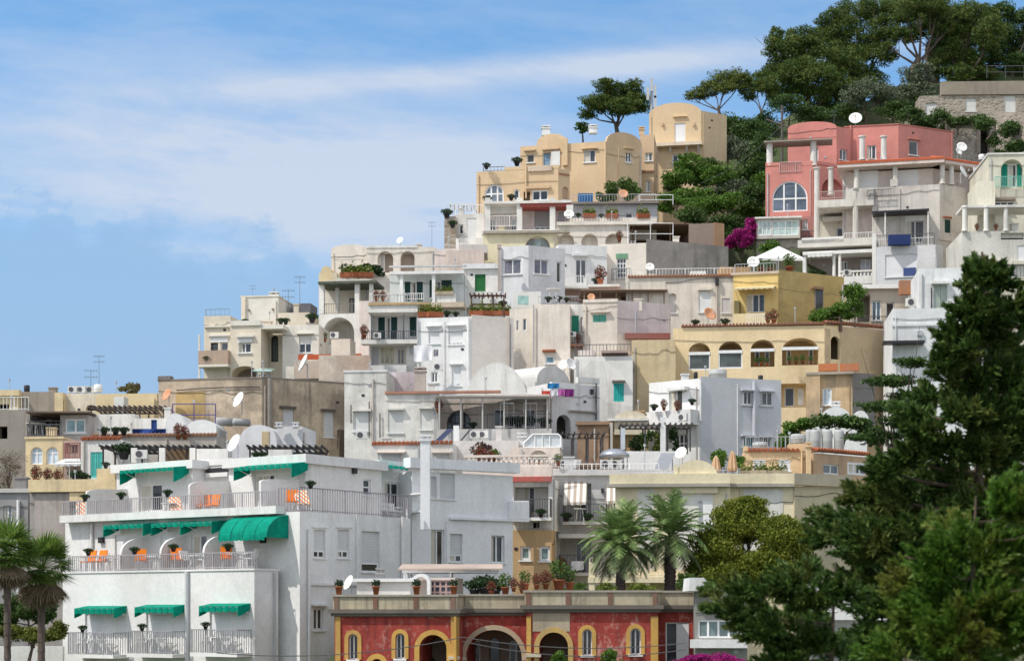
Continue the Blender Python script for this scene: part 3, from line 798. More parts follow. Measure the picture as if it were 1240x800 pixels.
# level one facade
B1.shut('L', 139, 647, 165, 690, .97, .14, (.76, .76, .77), 2, False)
B1.shut('L', 194, 644, 214, 690, .97, .14, (.76, .76, .77), 2, False)
B1.win('L', 231, 647, 250, 690, 1, 0, 0, .18, False, curtain=.45)
B1.shut('L', 280, 645, 306, 690, .98, .14, (.70, .70, .71), 2, False)
h.awning(B1.L, 125, 173, 634, 1.0, .1, M_AWN, .2, .55)
h.awning(B1.L, 183, 218, 632, 1.0, .1, M_AWN, .2, .55)
h.awning(B1.L, 218.5, 256, 631, 1.0, .1, M_AWN, .2, .55)
def dome_awning(f, x0, x1, yt, yb, proj):
    t0, t1 = f.pix(x0, yt, proj)[0], f.pix(x1, yt, proj)[0]; z1 = f.pix(x0, yt)[1]; z0 = f.pix(x0, yb, proj)[1]; n = 10; vs = []; fs = []
    for t in (t0, t1):
        for i in range(n + 1):
            a = math.pi / 2 * i / n; vs.append(f.pt(t, z0 + (z1 - z0) * math.cos(a), .01 + proj * math.sin(a)))
        vs.append(f.pt(t, z0, .01))
    k = n + 2
    for i in range(n): fs.append((i, i + 1, k + i + 1, k + i))
    fs += [tuple(reversed(range(k))), tuple(range(k, 2 * k))]
    mb = MB(); mb.add(vs, fs)
    for i in range(int((t1 - t0) / .16)): f.box(mb, t0 + .16 * i, t0 + .16 * i + .155, z0 - .12 + .03 * (i % 2), z0 - .002, proj - .004, proj + .012)
    w = mb.build('rounded_awning', M_AWN, h.e)
    for q in range(5): mb = MB(); t = t0 + (t1 - t0) * q / 4; mb.path([f.pt(t, z0 + (z1 - z0) * math.cos(math.pi / 2 * i / 6), .02 + (proj + .01) * math.sin(math.pi / 2 * i / 6)) for i in range(7)], [.016] * 7, 5); mb.build('awning_rib', paint((0, .22, .15), .7), w)
dome_awning(B1.L, 265, 323, 627, 652, 1.35)
for px in (121, 317): h.fbox(B1.L, px - 2.5, 650, px + 2.5, 657, .0, .16, M_DK(), 'wall_lamp')
h.pipe(B1.L, 111, 634, 689, .07, HW)
for k, px in enumerate((177, 225, 277)): divider(h, B1.L, B1.L.pix(px, 660)[0], 1.55, zt1, 1.5, .75)
tA, tB = B0.L.pix(82, 690)[0], B0.wl - .05
h.rail(B0.L, tA, tB, zt1, .72, -.06, paint((.38, .36, .38), .5))
# level two: terrace edge
h.fbox(B1.L, 72, 618, 334, 627, -.2, .55, HW, 'terrace_edge')
TZ = B1.z1 + .02
h.rail(B1.L, B1.L.pix(76, 620, .45)[0], B1.L.pix(333, 620, .45)[0], TZ + .05, .85, .45, paint((.38, .36, .38), .5))
h.rail(B1.R, .05, B1.wr - .1, TZ, 1.05, -.06, paint((.30, .28, .31), .5), .16)
h.rail(B1.L, B1.L.pix(336, 620)[0], B1.wl - .05, TZ, 1.05, -.06, paint((.30, .28, .31), .5), .16)
# right side facade
B1.shut('R', 380, 641, 394, 675, .74, .14, (.62, .62, .61), 2, hood=.06)
B1.shut('R', 409, 641, 423, 675, .74, .14, (.62, .62, .61), 2, hood=.06)
B1.shut('R', 438, 643, 460, 692, .78, .16, (.60, .60, .60), 1, True)
B1.win('R', 380, 736, 392, 762, 1, 0, 0, .16, True, hood=.35)
h.fbox(B1.R, 374, 706, 492, 709, -.05, .1, HW, 'string_course')
h.pipe(B1.R, 374.5, 640, 840, .07, HW); h.pipe(B1.R, 432, 622, 700, .03, HW, .06); h.pipe(B1.R, 488, 625, 830, .09, HW, .12)
B1.par = .05
B1.fin(roofmat=stucco((.5, .42, .36), .3))
# penthouse
T2 = B1.L.off(-2.5)
def corner_on(f, px): t = f.pix(px, 600)[0]; return f.pt(t, 0)[:2]
P2 = h.block(0, 0, 277, 462, 561, 640, 36, HW, C=corner_on(T2, 370))
P1 = h.block(0, 0, 141, 0, 567, 640, 36, HW, wr=5, C=corner_on(T2, 233))
PM = h.block(0, 0, 229, 0, 562, 640, 36, HW, wr=4, C=corner_on(T2.off(-.9), 281))
P2.win('L', 308, 574, 332, 613, 2, 0, 0, .18, False, curtain=.6)
P1.win('L', 168, 586, 196, 619, 1, 0, 0, .18, False, curtain=.48)
h.fbox(PM.L, 249, 566, 279, 571, 0, .12, M_DK(), 'ledge'); h.fbox(PM.L, 249, 572, 275, 577, 0, .2, HW, 'ledge')
h.awning(P1.L, 145, 210, 567, 1.0, .12, M_AWN, .18, .7)
h.awning(P2.L, 283, 353, 562, 1.1, .18, M_AWN, .18, .6)
P2.win('R', 440, 580, 449, 599, 0, 1, 0, .14, True, fr=.06)
h.fbox(P2.R, 429, 565, 433, 573, 0, .16, M_DK(), 'wall_lamp')
P2.fin(); P2.slab('roof_slab', .22, P2.z1 + .003, P2.z1 + .42, HW)
P1.fin(); P1.slab('roof_slab', .2, P1.z1 + .003, P1.z1 + .4, HW)
PM.fin(); PM.slab('roof_slab', .05, PM.z1 + .003, PM.z1 + .3, HW)
P3 = h.block(0, 0, 0, 508, 563, 640, 36, HW, wl=1.0, C=corner_on(P2.R.off(-1.1), 459))
P3.win('R', 466, 584, 484, 622, 1, 0, 0, .16, False, curtain=.3)
h.awning(P3.R, 459, 494, 563, .9, .12, paint((.0, .42, .32), .7), .16, 0); P3.fin(); P3.slab('roof_slab', .12, P3.z1 + .003, P3.z1 + .25, HW)
for k, (px, hw, he) in enumerate(((153, 1.55, 1.3), (277, 1.65, 1.35), (362, 1.55, 1.35))): divider(h, T2, T2.pix(px, 600)[0], 2.5, TZ, hw, he)
# terrace furniture
def tplace(f, px, o, z, proto, lab, rz=0, s=1.0, dz=0, grp=None):
    t = f.pix(px, 680, o)[0]; p = f.pt(t, z + dz, o); q = put(proto, CX, HY, 1, lab, grp, rz, s); q.location = p; return q
fa = -math.radians(36)
for px, lab in ((106, 'orange deck chair furthest left on the lower hotel terrace'), (119, 'orange deck chair beside the leftmost one on the lower hotel terrace'), (171, 'orange deck chair behind the rail in the second terrace bay'), (214, 'orange deck chair next to the third partition of the lower terrace'), (275, 'orange deck chair under the rounded green awning')):
    tplace(B1.L, px, 1.15, zt1, ORANGE, lab, fa + (0 if px < 150 else .9))
for px, lab in ((244.5, 'left one of two orange deck chairs against the upper partition'), (256, 'right one of two orange deck chairs against the upper partition')):
    tplace(T2, px, 1.9, TZ, ORANGE, lab, fa)
tplace(T2, 354, 2.0, TZ, ORANGE, 'orange deck chair at the corner of the upper hotel terrace', fa + .8)
for px, o, lab in ((212, 1.6, 'striped lounger in front of the upper terrace curtained door'), (100, 1.4, 'striped lounger at the far left end of the upper hotel terrace'), (366, 1.7, 'striped lounger at the upper terrace corner beside a dark plant')):
    tplace(T2, px, o, TZ, LOUNGE, lab, fa + .9)
for px, lab in ((134, 'white table right of the leftmost orange chairs on the hotel terrace'), (182, 'white table in the second bay of the hotel terrace'), (236, 'white table before the curtained door of the hotel terrace'), (292, 'white table under the rounded green awning')):
    tplace(B1.L, px, .9, zt1, WTABLE, lab, 0, .85)
for px, lab, rz in ((128, 'white chair beside the table at the left end of the hotel terrace', 1), (188, 'white chair in the second bay of the hotel terrace', -1), (228, 'white chair left of the table before the curtained door', 1.5), (246, 'white chair right of the table before the curtained door', -1.5), (284, 'white chair left of the table under the rounded awning', 1.4), (303, 'white chair right of the table under the rounded awning', -1.2)):
    tplace(B1.L, px, .75, zt1, WCHAIR, lab, fa + rz)
tplace(T2, 204, 1.9, TZ, WTABLE, 'white table by the upper terrace curtained door', 0, .9)
for px, lab in ((470, 'white chair left in the recess at the far end of the hotel roof terrace'), (479, 'white chair right in the recess at the far end of the hotel roof terrace')):
    tplace(P3.R, px, .6, TZ, WCHAIR, lab, .9)
for f, px, o, z, lab in ((B1.L, 107, 1.62, zt1 + .72, 'dark plant hanging above the leftmost orange chairs'), (B1.L, 163, 1.62, zt1 + .72, 'dark plant on the rail of the second terrace bay'), (B1.L, 210, 1.62, zt1 + .8, 'dark plant on the rail of the third terrace bay'), (B1.L, 276, 1.62, zt1 + .75, 'dark plant on the rail below the rounded awning'),
                         (B1.L, 103, .45, TZ + .85, 'dark plant at the left end of the upper hotel rail'), (B1.L, 147, .45, TZ + .85, 'dark plant on the upper rail before the left partition'), (B1.L, 203, .45, TZ + .85, 'dark plant on the upper rail before the curtained door'), (T2, 376, 2.3, TZ + .95, 'dark plant at the corner of the upper hotel rail')):
    tplace(f, px, o, z, POTD, lab, 0, 1.05)
# ================================================================== white annexe right of the hotel
h = House('annexe_building', 'pale grey flat roofed block joined to the right side of the hotel', 'building', 500, 850, 87)
AG = stucco((0.83, 0.83, 0.84), .22, (.4, .4, .41), .05)
A = h.block(499, 87, 497, 621, 570, 870, 56, AG, wl=2.0)
A.shut('R', 533, 573, 551, 604, .97, .16, (.62, .63, .63), 2); A.shut('R', 522, 577, 529, 603, .9, .16, (.6, .6, .6), 1)
A.win('R', 522, 641, 538, 690, 1, 0, 0, .18, False, curtain=.4); A.shut('R', 545, 646, 560, 680, .74, .16, (.62, .63, .63), 2)
A.win('R', 595, 648, 611, 681, 1, 0, 0, .22, True, curtain=.3)
h.fbox(A.R, 546, 627, 641, 630, -.03, .18, AG, 'string_course'); h.fbox(A.R, 617, 607, 641, 628, -1.2, .15, AG, 'corner_balcony')
h.fbox(A.R, 497, 557, 630, 569, -.3, .35, AG, 'roof_slab')
h.pipe(A.R, 541, 630, 700, .03, AG, .06)
A.fin()
h.chimney(515, 527, 641, 84.5, .22, AG, name='flue'); h.fbox(A.R, 509, 596, 521, 598, 0, 1.2, AG, 'flue_bracket'); h.fbox(A.R, 509, 618, 521, 620, 0, 1.2, AG, 'flue_bracket')
# ================================================================== red palazzo (bottom centre)
REDM = peeling((.27, .040, .030), (.58, .36, .29), (.14, .025, .025)); YM = stucco((.62, .37, .10), .4, (.40, .26, .14), .2); PARM = peeling((.36, .31, .22), (.52, .47, .38), (.14, .12, .09))
CORN = stucco((.16, .14, .12), .4); REDPOST = stucco((.22, .12, .09), .4)
h = House('red_palazzo', 'weathered red palazzo with yellow arches and grey parapet, bottom centre', 'building', 552, 850, 72)
b1 = front(h, 405, 552, 742, 900, 72, 9, REDM, 6)
b3 = front(h, 545, 640, 741, 900, 73.4, 3, REDM, 5)
b2 = front(h, 637, 797, 737, 900, 71.4, 4, REDM, 6)
b4 = front(h, 790, 880, 737, 900, 72.6, 3, REDM, 5)
def slit(b, x0, y0, x1, y1, g=None): return b.win('L', x0, y0, x1, y1, 1, 0, .5, .22, True, fr=.05, surround=YM, curtain=0)
slit(b1, 422, 767, 433, 798); slit(b1, 479, 766, 490, 797); slit(b2, 705, 761, 717, 793); slit(b2, 763, 760, 776, 792)
def arcade(b, x0, x1, y0, y1, sm, dep=2.5):
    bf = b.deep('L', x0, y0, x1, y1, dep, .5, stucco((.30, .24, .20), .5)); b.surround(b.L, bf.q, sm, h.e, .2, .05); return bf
arcade(b1, 508, 541, 768, 880, YM); arcade(b1, 449, 464, 797, 880, YM)
bf = arcade(b3, 564, 632, 762, 880, stucco((.50, .40, .28), .4)); 
b3.win(bf, 572, 775, 582, 820, 0, 0, .5, .2, False); b3.win(bf, 592, 770, 606, 840, 0, 0, .5, .2, False, fmat=paint((.2, .13, .08))); b3.win(bf, 616, 775, 626, 820, 0, 0, .5, .2, False)
arcade(b2, 653, 688, 765, 880, stucco((.55, .36, .13), .4))
h.fbox(b2.L, 645, 741, 690, 764, 0.001, .02, stucco((.44, .36, .26), .5), 'bare_plaster')
b4.win('L', 806, 753, 834, 803, 1, 0, 0, .15, False, curtain=0, fr=.05); h.fbox(b4.L, 819, 755, 834, 802, -.03, .0, paint((.70, .70, .70), .6), 'white_shutter')
for b, x0, x1 in ((b1, 406, 412), (b1, 546, 552), (b2, 637.5, 643), (b2, 788, 797)): h.fbox(b.L, x0, 746, x1, 860, -.02, .07, YM, 'pilaster')
h.fbox(b1.R, 552.3, 746, 556.5, 860, -.02, .07, YM, 'pilaster')
for b, x0, x1, y in ((b1, 543, 556, 794), (b3, 558, 565, 795), (b3, 632, 637, 795), (b2, 636, 655, 791)): h.fbox(b.L, x0, y, x1, y + 4, -.05, .16, stucco((.6, .52, .4), .3), 'impost')
for b in (b1, b2, b3, b4):
    b.par = .1; b.finish(); mb = MB(); b.ring(mb, .22, -.2, b.z1, b.z1 + .16); b.ring(mb, .12, -.2, b.z1 - .12, b.z1); mb.build('cornice', CORN, h.e)
    mb = MB(); b.ring(mb, .05, -.15, b.z1 + .16, b.z1 + .66); mb.build('roof_parapet', PARM, h.e)
    mb = MB(); b.ring(mb, .12, -.22, b.z1 + .66, b.z1 + .74); mb.build('coping', stucco((.40, .36, .31), .5), h.e)
for bf in [x for b in (b1, b2, b3, b4) for x in getattr(b, 'backs', [])]:
    mb = MB(); q = bf.q; panel(mb, bf, q['t0'], q['t1'], q['z0'], q['z1'], bf.ops); mb.build('loggia_wall', bf.bm, h.e)
for b, pxs in ((b1, (408, 455, 504, 549)), (b2, (640, 688, 739, 793))):
    for px in pxs:
        t = b.L.pix(px, 730)[0]; mb = MB(); b.L.box(mb, t - .09, t + .09, b.z1 + .163, b.z1 + .655, .0, .1); mb.build('parapet_post', REDPOST, h.e)
zT = b1.z1 + .74
for b, px, lab in ((b1, 410, 'urn at the left corner of the red palazzo parapet'), (b1, 455, 'second urn along the red palazzo parapet'), (b1, 504, 'urn before the white roof arch of the red palazzo'), (b1, 549, 'urn at the right corner of the left palazzo wing')):
    t = b.L.pix(px, 720)[0]; p = b.L.pt(t, b.z1 + .74, -.05); q = put(POTU, CX, HY, 1, lab, None, 0, .75); q.location = p
puts(POTR, [(622, 716, 72.5, 'red flowering pot plant left of the right palazzo wing', .9), (632, 718, 72.8, 'pot plant with red flowers in the palazzo roof gap', .8), (650, 713, 72.3, 'red flowering pot plant on the right palazzo wing', 1), (661, 713, 72.5, 'tall red pot plant on the right palazzo wing', 1.2)], 73)
puts(POTG, [(612, 719, 74.2, 'green pot plant right of the palazzo pergola', 1.2), (636, 714, 73.8, 'bright green pot plant behind the palazzo parapet', 1.1), (677, 714, 72.6, 'round green shrub in a pot on the right palazzo wing', 1.7), (690, 714, 72.9, 'green pot plant beside the round shrub', 1.3)], 73)
# roof kiosk with arch on the red palazzo
h = House('roof_kiosk', 'white roof pavilion with round arch on top of the red palazzo', 'pavilion', 497, 724, 75)
k1 = front(h, 432, 497, 704, 726, 75, 9, stucco(W, .2), 3); k1.par = .05; k1.fin(); k1.slab('roof_slab', .18, k1.z1 + .003, k1.z1 + .14, stucco(WB, .1))
k2 = front(h, 497, 551, 699, 726, 75.6, 5, stucco(PINKW, .3), 3); k2.win('L', 519, 702, 547, 724, 3, 2, 0, .12, False, fmat=paint((.45, .30, .28))); k2.par = .02; k2.fin()
f = k2.L.off(.5)
t0, t1 = f.pix(498, 710)[0], f.pix(521, 710)[0]; z0, z1 = f.pix(509, 726)[1], f.pix(509, 694)[1]
op = dict(t0=t0 + .14, t1=t1 - .14, z0=z0, z1=z1 - .14, rise=(t1 - t0 - .28) / 2, depth=.3)
mb = MB(); P = archpoly(t0, t1, z0, z1, (t1 - t0) / 2); Q = archpoly(op['t0'], op['t1'], z0, op['z1'], op['rise'])
for i in range(1, len(P) - 1 + 1):
    j = (i + 1) % len(P)
    mb.hexa([f.pt(*P[i], 0), f.pt(*P[j], 0), f.pt(*P[j], -.4), f.pt(*P[i], -.4), f.pt(*Q[i], 0), f.pt(*Q[j], 0), f.pt(*Q[j], -.4), f.pt(*Q[i], -.4)])
mb.build('arch', stucco(WB, .1), h.e)
mb = MB(); ta = f.pix(474, 720)[0]; f.prism(mb, [(ta, z0), (t0, z0), (t0, z0 + .68), (t0 - .25, z0 + .58)], -.4, -.05); mb.build('sloping_wing', stucco(WB, .1), h.e)
h.chimney(461, 687, 704, 76, .16, stucco((.35, .34, .33), .3))
post_pergola('pergola', 'thin flat pergola on white posts behind the palazzo roof arch', 'pergola', 487, 604, 690, 722, 76.5, 2.2, M_W(), 3, stucco((.5, .40, .34), .4), False, .1, sl=.25)
put(DISHW, 425, 722, 74.2, 'small white satellite dish at the left end of the palazzo roof', rz=-1.0, s=.8)
puts(POTD, [(575, 722, 75.8, 'dark shrub under the palazzo pergola', 2.1), (588, 722, 75.4, 'tall dark shrub at the right end of the palazzo pergola', 2.6), (600, 722, 75.8, 'bushy dark shrub beside the palazzo pergola post', 1.9)], 75)
puts(POTR, [(595, 721, 74.8, 'red flowering pot plant under the palazzo pergola', 1)], 75)
# ================================================================== ochre and white narrow house right of the annexe
h = House('narrow_house', 'narrow house with ochre base, two small windows and balcony, right of the annexe', 'building', 668, 800, 93)
OCH = stucco((.52, .36, .20), .2); WM = stucco(W, .25); PWM = stucco(PINKW, .25)
a = front(h, 560, 668, 641, 860, 93, 8, OCH, 2.0)
a.win('L', 630, 661, 642.5, 678, 0, 0, 0, .15, True, fr=.12, gmat=glass((.10, .14, .14))); a.win('L', 653, 661, 666, 679, 0, 0, 0, .15, True, fr=.12, gmat=glass((.10, .15, .14))); a.par = .02; a.fin()
c = front(h, 560, 669, 578, 641.3, 93.3, 8, WM, 6, )
bf = c.deep('L', 622, 584, 664, 630, 1.3, 0, WM); c.win(bf, 633, 587, 648, 629, 1, 0, 0, .12, False)
c.open('L', 645, 632, 653, 640, .3); c.fin()
h.fbox(c.L, 560, 577, 667, 583, -.3, .35, stucco((.50, .12, .10), .3), 'red_eaves'); h.fbox(c.L, 560, 565, 668, 577, -.3, .25, PWM, 'terrace_edge')
h.balcony(c.L, 640, 667, 626, .8, .95, 'metal'); h.fbox(c.L, 618, 606, 640, 631, 0, .9, AG, 'balcony_parapet')
h.balus(c.L, c.L.pix(548, 565)[0] if False else .1, c.L.pix(666, 565)[0], c.L.pix(640, 565)[1], .62, .1, PWM)
put(POTD, 655, 626, 92.6, 'dark pot plant on the narrow balcony beside the annexe', s=1.3)
puts(POTR, [(582, 566, 95.5, 'left one of two reddish shrubs on the terrace behind the annexe roof', 1.8), (594, 566, 95.8, 'right one of two reddish shrubs on the terrace behind the annexe roof', 1.5)], 95); puts(POTG, [(600, 566, 96, 'small green pot plant behind the annexe roof', 1.3), (651, 564, 96, 'small pot plant left of the pink roof house', .9), (676, 564, 96, 'small pot plant right of the pink roof house', .9)], 95)
# ---- pale house with striped awnings
h = House('pale_apartment_house', 'pale grey apartment house with two striped awnings and balconies', 'building', 790, 800, 96)
GW = stucco((.66, .65, .645), .25); a = front(h, 669, 800, 574, 860, 96, 4, GW, 7)
bf = a.deep('L', 690, 585, 716, 632, .5); a.win(bf, 694, 592, 712, 631, 1, 0, 0, .1, False, curtain=.4)
bf = a.deep('L', 678, 652, 716, 694, 1.2); a.win(bf, 697, 654, 710, 694, 1, 0, 0, .12, False)
a.win('L', 735, 588, 750, 632, 1, 0, 0, .12, False)
STR = stripes((.70, .68, .64), (.40, .33, .27), a.L.d, .16)
h.awning(a.L, 682, 710, 583, 1.3, 1.15, STR, .16, 0, sides=False); h.awning(a.L, 734, 752, 585, 1.3, 1.0, STR, .16, 0)
h.balcony(a.L, 681, 735, 631, 1.0, .95, 'metal', GW); h.balcony(a.L, 676, 720, 693, 1.0, .95, 'metal', GW)
h.fbox(a.L, 668, 568, 800, 575, -.2, .3, GW, 'roof_edge'); h.fbox(a.L, 676, 646, 720, 651, -.05, .9, GW, 'canopy'); h.pipe(a.L, 671, 578, 700, .05, GW); h.fbox(a.L, 728, 591, 731, 596, 0, .12, M_DK(), 'wall_lamp')
a.par = .1; a.fin()
puts(POTD, [(686, 631, 95.2, 'dark pot plant left on the striped awning balcony', 1.4), (712, 631, 95.2, 'dark pot plant right on the striped awning balcony', 1.3)], 95); put(POTR, 681, 692, 95.2, 'tall red pot plant on the lower pale balcony', s=1.2)
cloth('laundry', 'white and lilac laundry hung on the lower pale balcony', 692, 707, 679, 690, 94.7, (.72, .72, .78))
put(WTABLE, 702, 631, 95.3, 'white table under the wide striped awning', s=.9)
# roof clutter of the pale house
puts(AC, [(685, 568, 97.5, 'air conditioner left on the pale house roof'), (734, 568, 97.5, 'air conditioner beside the folded brown parasols'), (745, 568, 98, 'air conditioner under the silver canopy')], 97, s=1.15)
cloth('sheet', 'white sheet hanging beside the roof air conditioner', 690, 704, 556, 567, 97.8, (.78, .78, .78))
e = empty('roof_canopy', at(744, 553, 99), 'silver domed canopy on the pale house roof', 'canopy'); mb = MB(); x, y, z = at(744, 553, 99); mb.lathe((x, y, z), [(.85, 0), (.8, .16), (.6, .32), (.3, .42), (.05, .45)], 16); mb.build('cover', paint((.42, .43, .46), .35, .6), e, True)
mb = MB(); mb.tube((x - .7, y, z - .6), (x - .7, y, z), .03); mb.build('post', M_GREYM(), e); mb = MB(); mb.tube((x + .7, y, z - .6), (x + .7, y, z), .03); mb.build('post', M_GREYM(), e)
def zig(px, lab):
    X, Y, Z = at(px, 568, 97.6); mb = MB(); mb.lathe((X, Y, Z), [(.24, 0), (.28, .12), (.1, .55), (.02, .7)], 8); single(mb, 'furled_cover', paint((.16, .10, .07), .9), (X, Y, Z), lab, 'cover', 'brown furled covers on the pale roof')
for px, w_ in ((707, 'left'), (716, 'middle'), (725, 'right')): zig(px, '%s one of three brown furled covers on the pale roof' % w_)
def solar(px0, px1, y0, y1, Y, label, col=(.05, .06, .10), tilt=1.0, skew=0.5):
    a, b = X_(px0, Y), X_(px1, Y); z0, z1 = Z_(y1, Y), Z_(y0, Y); e = empty('solar_panel', (a, Y, z0), label, 'solar panel', 'solar panels on roofs')
    mb = MB(); mb.hexa([(a, Y, z0), (b - skew, Y, z0), (b - skew, Y + .05, z0), (a, Y + .05, z0), (a + skew, Y + tilt, z1), (b, Y + tilt, z1), (b, Y + tilt + .05, z1), (a + skew, Y + tilt + .05, z1)]); mb.build('panel', paint(col, .25, .2, .05, .5), e)
    for x in (a + skew + .1, b - .15): mb = MB(); mb.tube((x, Y + tilt, z0), (x, Y + tilt, z1), .03); mb.build('leg', M_GREYM(), e)
solar(792, 820, 546, 568, 98, 'pale grey solar panel on the roof left of the yellow gable', (.30, .31, .33), 1.2, .5)
# ================================================================== yellow house behind the palms
h = House('yellow_villa', 'long pale yellow villa behind the palms with balustrade and roof terrace', 'building', 895, 800, 90)
YV = stucco((.82, .72, .50), .25); YW = stucco((.74, .72, .66), .25)
a = front(h, 745, 884, 588, 820, 90, 5, YV, 8); c = front(h, 884, 962, 587, 820, 90.5, 3, YV, 8); d = h.block(962, 90.4, 955, 1032, 588, 820, 62, stucco((.60, .52, .36), .4))
for b, x0, x1 in ((a, 772, 792), (a, 818, 864)): h.fbox(b.L, x0, 592, x1, 690, -.02, .03, YW, 'white_bay')
h.fbox(c.L, 900, 592, 948, 690, -.02, .03, YW, 'white_bay')
a.louv('L', 824, 605, 837, 640, (.45, .46, .48), 1, .05); 
h.fbox(a.L, 846, 606, 850, 640, 0, .08, paint((.35, .36, .38)), 'shutter'); h.fbox(a.L, 851, 607, 863, 640, 0, .06, M_W(), 'shutter')
a.shut('L', 776, 612, 789, 650, 1, .02); c.shut('L', 915, 610, 932, 640, 1, .02)
h.fbox(a.L, 735, 585, 884, 589, -.2, .42, stucco((.42, .39, .34), .4), 'cornice'); h.fbox(c.L, 884, 585, 962, 589, -.2, .34, stucco((.42, .39, .34), .4), 'cornice')
h.fbox(a.L, 738, 573, 884, 586, -.2, .35, YV, 'roof_parapet'); h.fbox(c.L, 884, 573, 964, 586, -.2, .28, YV, 'roof_parapet'); h.fbox(d.R, 962, 574, 1032, 588, -.2, .22, stucco((.55, .48, .36), .4), 'roof_parapet')
h.fbox(a.L, 712, 698, 862, 705, -.1, 1.3, YV, 'balcony_slab')
t0, t1 = a.L.pix(714, 698, 1.2)[0], a.L.pix(860, 698, 1.2)[0]; h.rail(a.L, t0, t1, a.L.pix(780, 698, 1.2)[1], .95, 1.15, paint((.55, .50, .42), .6), .14)
for px in (716, 783): h.fbox(a.L, px - 3, 680, px + 4, 722, .9, 1.25, YV, 'pillar')
for px, w_ in ((728, 0), (770, 0)): h.fbox(a.L, px, 705, px + 9, 722, .5, .8, YV, 'pillar')
h.gable(a.L, 817, 869, 575, 557, YV, 2.5, .2); h.fbox(a.L, 816, 563, 821, 575, -.2, .25, YV, 'gable_pier')
for b in (a, c, d): b.par = .1; b.fin()
umbrella_closed(867, 551, 576, 91.5, 'shorter folded tan parasol beside the yellow gable'); umbrella_closed(887, 545, 576, 91.5, 'taller folded tan parasol on the yellow villa terrace')
put(DISHW, 826, 562, 91, 'white satellite dish beside the yellow curved gable', rz=-.6, s=.8)
# house on the yellow villa terrace, with tanks
h = House('terrace_house', 'peach house with white windows and tanks on its roof, above the yellow villa', 'building', 975, 590, 96)
PE = stucco((.74, .53, .32), .25); a = front(h, 901, 975, 546, 592, 96, 4, PE, 4); c = h.block(985, 97, 976, 1052, 548, 592, 50, stucco((.62, .42, .27), .3), wl=.6)
a.shut('L', 912, 556, 927, 569, 1, .06); a.shut('L', 943, 556, 957, 570, 1, .06)
c.win('R', 997, 562, 1016, 574, 1, 0, 0, .12, False); c.win('R', 1026, 560, 1048, 575, 2, 0, 0, .05, False, fr=.12)
tiles(h, a.L, 905, 968, 546, None, .15); tiles(h, c.R, 988, 1052, 548, None, .15); h.fbox(a.L, 955, 537, 975, 546, -1, .05, PE, 'parapet'); h.fbox(a.L, 901, 540, 906, 546, -1, .05, PE, 'parapet')
h.chimney(979, 535, 575, 95.6, .12, PE); a.fin(); c.fin()
for i, (p0, p1) in enumerate(((975, 985), (981, 993.5), (995.5, 1008), (1010, 1022))):
    big_tank(p0, p1, 519, 547, 99.5 + (1 if i == 0 else 0), ['grey water tank half hidden behind the round tank', 'left tall grey water tank of the row in full view', 'middle tall grey water tank in the row', 'right tall grey water tank in the row'][i], 'row of tall grey water tanks')
big_tank(957, 976, 525, 537, 97.5, 'round dark grey water tank on the peach house roof', 'round roof tanks'); big_tank(911, 930, 535, 543, 99, 'low round grey tank before the lavender wall', 'round roof tanks')
BOXG = box_proto('hedge_planter', LEAFY, 'low green planter box along the peach house', 'low green planters', 1.6, 220, paint((.5, .42, .3), .8))
puts(BOXG, [(912, 575, 92, 'low green planter left below the peach house', .8), (938, 575, 92, 'low green planter right below the peach house', .8)], 92)
# ================================================================== low cluster at the left
h = House('grey_garage_house', 'grey garage house with yellow parapet left of the hotel', 'building', 139, 720, 89)
a = front(h, 36, 139, 594, 900, 89, 6, stucco((.38, .35, .33), .5), 5); YP = stucco((.80, .64, .39), .3)
h.fbox(a.L, 34, 580, 140, 595, -.3, .3, YP, 'roof_parapet'); h.fbox(a.L, 117, 567, 139, 581, -.3, .2, YP, 'raised_parapet'); h.fbox(a.L, 84, 596, 115, 606, -.1, .2, YP, 'yellow_lintel')
h.fbox(a.L, 42, 597, 84, 660, 0, .12, stucco((.44, .39, .36), .5), 'garage_door'); a.shut('L', 19 + 68, 612, 112, 660, 1, .15, (.5, .49, .48)); a.fin()
h = House('grey_stone_house', 'low grey weathered house at the left edge above the left palms', 'building', 32, 760, 92)
a = front(h, -20, 34, 595, 920, 92, 5, stucco((.34, .33, .33), .6), 5); a.win('L', 4, 612, 14, 640, 1); h.pipe(a.L, 22, 605, 720, .08); h.fbox(a.L, -20, 591, 35, 596, -.2, .15, stucco((.55, .53, .5), .4), 'coping'); a.fin()
low_wall('garden_wall', 'low white garden wall at bottom left behind the palm trunks', 'wall', -15, 76, 782, 830, 80, .3, stucco(W, .2))
h = House('white_cottage', 'small white cottage with turquoise door and terracotta roof edge', 'building', 146, 640, 96)
a = front(h, 98, 148, 532, 640, 96, 6, stucco(W, .25), 4); a.louv('L', 109.5, 547, 124, 578, TURQ, 2, .08); tiles(h, a.L, 98, 145, 532); a.fin()
h = House('arched_house', 'small yellow house with two round arched white windows at the left', 'building', 76, 640, 103)
a = front(h, 31, 76, 531, 640, 103, 5, YP, 4)
a.win('L', 37, 541, 51.5, 562, 1, 1, .5, .15, False, gmat=glass((.35, .40, .45))); a.win('L', 56, 541, 70.5, 562, 1, 1, .5, .15, False, gmat=glass((.35, .40, .45))); a.coping(YP); a.fin()
h.balus(a.L, .1, a.L.w - .1, a.z1 + .1, .5, .0, stucco((.5, .45, .4), .4)) if False else h.rail(a.L, .1, a.L.w - .1, a.z1 + .1, .75, -.1)
c = front(h, 77, 99, 533, 640, 102.5, 5, stucco((.52, .38, .33), .4), 4); c.win('L', 80, 538, 95, 549, 2, 0, 0, .12, False, fmat=paint((.3, .17, .14))); h.balcony(c.L, 77, 97, 555, .8, .9, 'metal', None, paint((.28, .12, .10))); c.fin()
